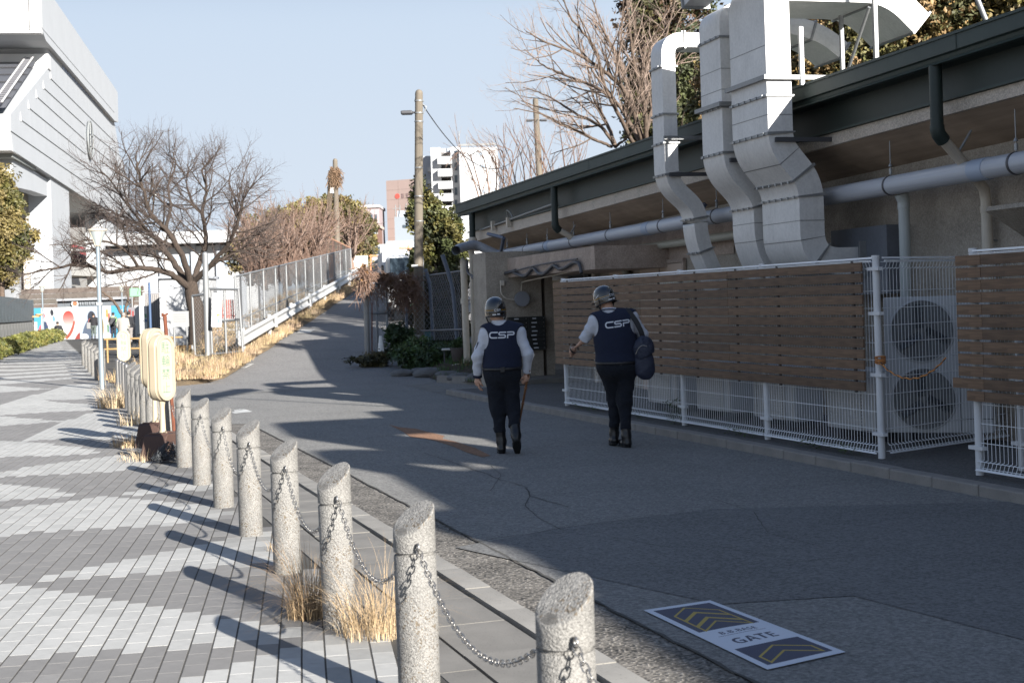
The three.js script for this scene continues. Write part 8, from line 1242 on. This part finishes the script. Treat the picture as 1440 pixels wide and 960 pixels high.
const brownL = [[0.27, 0.18, 0.07], [0.22, 0.165, 0.06], [0.15, 0.135, 0.045], [0.31, 0.2, 0.085], [0.09, 0.09, 0.035]], olive = [[0.18, 0.155, 0.045], [0.13, 0.125, 0.04], [0.22, 0.18, 0.06], [0.08, 0.085, 0.03]], dkGreen = [[0.05, 0.06, 0.024], [0.075, 0.085, 0.03], [0.09, 0.085, 0.03], [0.075, 0.05, 0.03]];
function leafTree(name, label, base, blobs, n, size, cols, clumps, r, lean = V(0, 0, 0), spread = 0.22) {
  const t = thing(name, label, 'tree', base), w = new Wood(); const top = blobs.reduce((m, b) => Math.max(m, b[1]), 0);
  w.tube(smooth([V(0, -0.2, 0), V(0, top * 0.4, 0).addScaledVector(lean, 0.4), V(0, top, 0).add(lean)], 10), r, r * 0.4, 10);
  for (const b of blobs) for (let k = 0; k < 7; k++) { const y = Math.max(top * 0.2, b[1] - b[4] * rr(0.2, 1)); w.tube(wander(V(0, y, 0).addScaledVector(lean, y / top), V(b[0] + rr(-1, 1) * b[3] * 0.9, b[1] - y + rr(-0.2, 1) * b[4], b[2] + rr(-1, 1) * b[5] * 0.9), len3(b[0], b[1] - y, b[2]) + b[3] * rr(0.4, 0.9), 6, 0.12, 0.03), r * 0.32, r * 0.06, 5); }
  part(t, 'trunk', w.geo(), mat.bark); crown(t, 'crown', blobs, n, size, cols, clumps, sprayGeo, spread); return t;
}
// evergreens behind the building
leafTree('evergreen_tree', 'dark evergreen tree behind the narrow duct with reddish brown leaves', at(955, 300, 40).setY(0), [[0, 8.2, 0, 1.35, 3.4, 1.4], [-0.5, 5.6, 0.3, 1.1, 1.7, 1.2], [0.9, 6.4, 0, 1.2, 2.3, 1.3]], 17000, 0.13, [...dkGreen, [0.12, 0.07, 0.04]], 60, 0.16, V(0.1, 0, 0), 0.25);
leafTree('evergreen_tree', 'brown green evergreen tree behind the duct hoods on the roof', at(1130, 240, 26).setY(0), [[0, 6.0, 0, 1.5, 2.2, 1.5], [1.1, 5.2, 0, 1.2, 1.6, 1.3], [-0.9, 4.9, 0.3, 1.1, 1.6, 1.2]], 22000, 0.09, brownL, 60, 0.2, V(), 0.25);
leafTree('evergreen_tree', 'brown leaved evergreen tree over the roof at the upper right corner', at(1290, 200, 24.5).setY(0), [[0, 6.1, 0, 1.6, 2.2, 1.6], [1.5, 6.0, 0.3, 1.5, 2.2, 1.5], [-1.1, 5.3, 0, 1.1, 1.6, 1.3], [0.4, 4.7, 0.2, 1.4, 1.1, 1.3]], 34000, 0.09, brownL, 80, 0.22, V(), 0.24);
leafTree('evergreen_tree', 'olive evergreen tree cut by the right edge of the picture above the roof', at(1440, 180, 23.5).setY(0), [[0, 6.4, 0, 1.7, 2.4, 1.7], [1.2, 5.2, 0, 1.5, 1.9, 1.5]], 19000, 0.09, olive, 60, 0.2);
// unseen evergreens added beyond the frame to cut sky light on ducts and road
{
  const p = leafTree('evergreen_tree', 'added unseen evergreen tree behind the building, beyond the right edge of the picture', bld(6, 16, 0), [[0, 7.2, 0, 2.6, 3, 2.8], [0, 5, 1.5, 2.2, 2.4, 2.2]], 9000, 0.24, olive, 60, 0.25);
  [[0, 17], [-7, 17.5], [-14, 18]].forEach(([s, q], i) => copyOf(p, bld(s, q, 0), 70 * i + 40, ['second added evergreen tree beyond the right edge of the picture', 'third added evergreen tree beyond the right edge of the picture', 'fourth added evergreen tree beyond the right edge of the picture'][i]));
}
// left edge evergreen
leafTree('evergreen_tree', 'rounded olive evergreen tree at the left edge above the parapet wall', at(4, 470, 75).setY(0), [[-0.7, 7.4, 0, 1.7, 2.2, 1.8], [0.2, 5.7, 0.3, 1.6, 1.6, 1.7], [-1.0, 4.3, 0, 1.8, 1.3, 1.7], [-2.6, 6, 0, 1.7, 2.4, 1.7]], 26000, 0.17, [[0.17, 0.135, 0.04], [0.12, 0.11, 0.03], [0.22, 0.17, 0.06], [0.075, 0.08, 0.025]], 70, 0.2, V(), 0.24);
// laurel and undergrowth by the utility pole
leafTree('laurel_tree', 'glossy green laurel growing beside the utility pole before the apartment block', at(622, 480, 38).setY(RAMP(38)), [[-0.45, 3.6, 0, 0.35, 0.8, 0.4], [0.05, 2.9, 0, 0.55, 0.9, 0.6], [0.3, 2.0, 0.2, 0.6, 0.8, 0.6], [-0.3, 2.1, 0, 0.5, 0.9, 0.6]], 5200, 0.1, [[0.07, 0.085, 0.025], [0.11, 0.115, 0.035], [0.05, 0.06, 0.02], [0.16, 0.14, 0.04]], 40, 0.07, V(-0.2, 0, 0), 0.26);
{
  const t = thing('undergrowth', 'dark tangled undergrowth behind the leaning fence posts', 'undergrowth', at(615, 478, 37.2).setY(RAMP(37))), g = []; for (let i = 0; i < 420; i++) { const a = V(rr(-0.7, 0.75), rr(0.0, 1.7), rr(-0.5, 0.4)), b = a.clone().add(V(rr(-0.35, 0.35), rr(-0.2, 0.5), rr(-0.3, 0.3))); g.push(rod(a, b, 0.009, 3)); } part(t, 'stems', g, mat.twig).userData.kind = 'stuff'; crown(t, 'leaves', [[0, 0.9, -0.2, 0.75, 0.9, 0.4], [0.2, 0.4, 0.1, 0.7, 0.4, 0.4]], 3600, 0.09, [[0.03, 0.04, 0.014], [0.05, 0.055, 0.02], [0.09, 0.07, 0.02]], 40, sprayGeo, 0.3); tag(t, null, null, null, null);
}
{ // brown wood on the rise behind the ramp fence
  const o3 = { gap: [0.55, 0.42, 0.3], start: [0.1, 0.1, 0.1], len: [2.1, 1.0, 0.4], rad: [0.035, 0.018, 0.012], ang: [0.25, 0.8], wob: 0.16, up: 0.05, depth: 1, wood: 1 };
  const spots = [[352, 392, 300, 66, 'left end, behind the cherry branches'], [385, 388, 288, 72, 'second from the left'], [415, 380, 296, 74, 'middle of the wood'], [445, 372, 290, 76, 'right of the middle'], [495, 368, 300, 80, 'right of the vine wrapped pole'], [372, 398, 330, 60, 'front row left'], [405, 392, 325, 62, 'front row middle'], [436, 380, 325, 64, 'front row right']];
  for (const [u, vb, vt, D, w] of spots) { const q = (a, b, d = 0) => at(a, b, D + d), b = q(u, vb + 10), limbs = []; for (let i = 0; i < 9; i++) { const s = rr(-1, 1), du = s * rr(18, 34); limbs.push([[q(u + s * 3, vb, s * 0.2), q(u + du * 0.4, vb - (vb - vt) * 0.4, rr(-1, 1)), q(u + du * 0.8, vb - (vb - vt) * 0.75, rr(-1.5, 1.5)), q(u + du * 1.1, vt + rr(-6, 22) + Math.abs(s) * 16, rr(-2, 2))], 0.07, 0.016]); } bareTree('brown bare tree of the wood behind the ramp fence, ' + w, b, limbs, o3, M(0.2, 0.14, 0.11, 0.95), mat.twigRed, [[b, q(u, vb)], 0.16, 0.12]); }
  leafTree('evergreen_tree', 'yellow green evergreen crown topping the brown wood, left one', at(400, 400, 92).setY(0.5), [[0, 5.6, 0, 2.6, 1.7, 2.2], [1.9, 6.2, 0, 2.2, 1.9, 2], [-1.6, 4.8, 0, 2, 1.5, 2]], 14000, 0.2, [[0.2, 0.17, 0.05], [0.15, 0.14, 0.045], [0.24, 0.19, 0.07], [0.1, 0.1, 0.035]], 70, 0.2, V(), 0.24);
  leafTree('evergreen_tree', 'yellow green evergreen crown topping the brown wood, right of the vine pole', at(468, 390, 92).setY(0.5), [[0, 6.5, 0, 2.3, 1.8, 2], [1.5, 5.3, 0, 1.4, 1.9, 1.8]], 10000, 0.2, [[0.19, 0.155, 0.05], [0.15, 0.13, 0.045], [0.21, 0.16, 0.06], [0.1, 0.09, 0.035]], 60, 0.2, V(), 0.24);
  const br = thing('brushwood', 'low brown brushwood filling the foot of the wood behind the fence', 'brushwood', at(400, 395, 62)), g = []; for (let i = 0; i < 1500; i++) { const u = rr(345, 470), D = rr(58, 68), a = at(u, rr(372, 402), D).sub(br.position), b = a.clone().add(V(rr(-0.5, 0.5), rr(0.2, 1.1), rr(-0.4, 0.4))); g.push(rod(a, b, 0.013, 3, 0.006)); } part(br, 'stems', g, mat.twigRed).userData.kind = 'stuff';
}
shade(scene);
renderer.render(scene, camera);
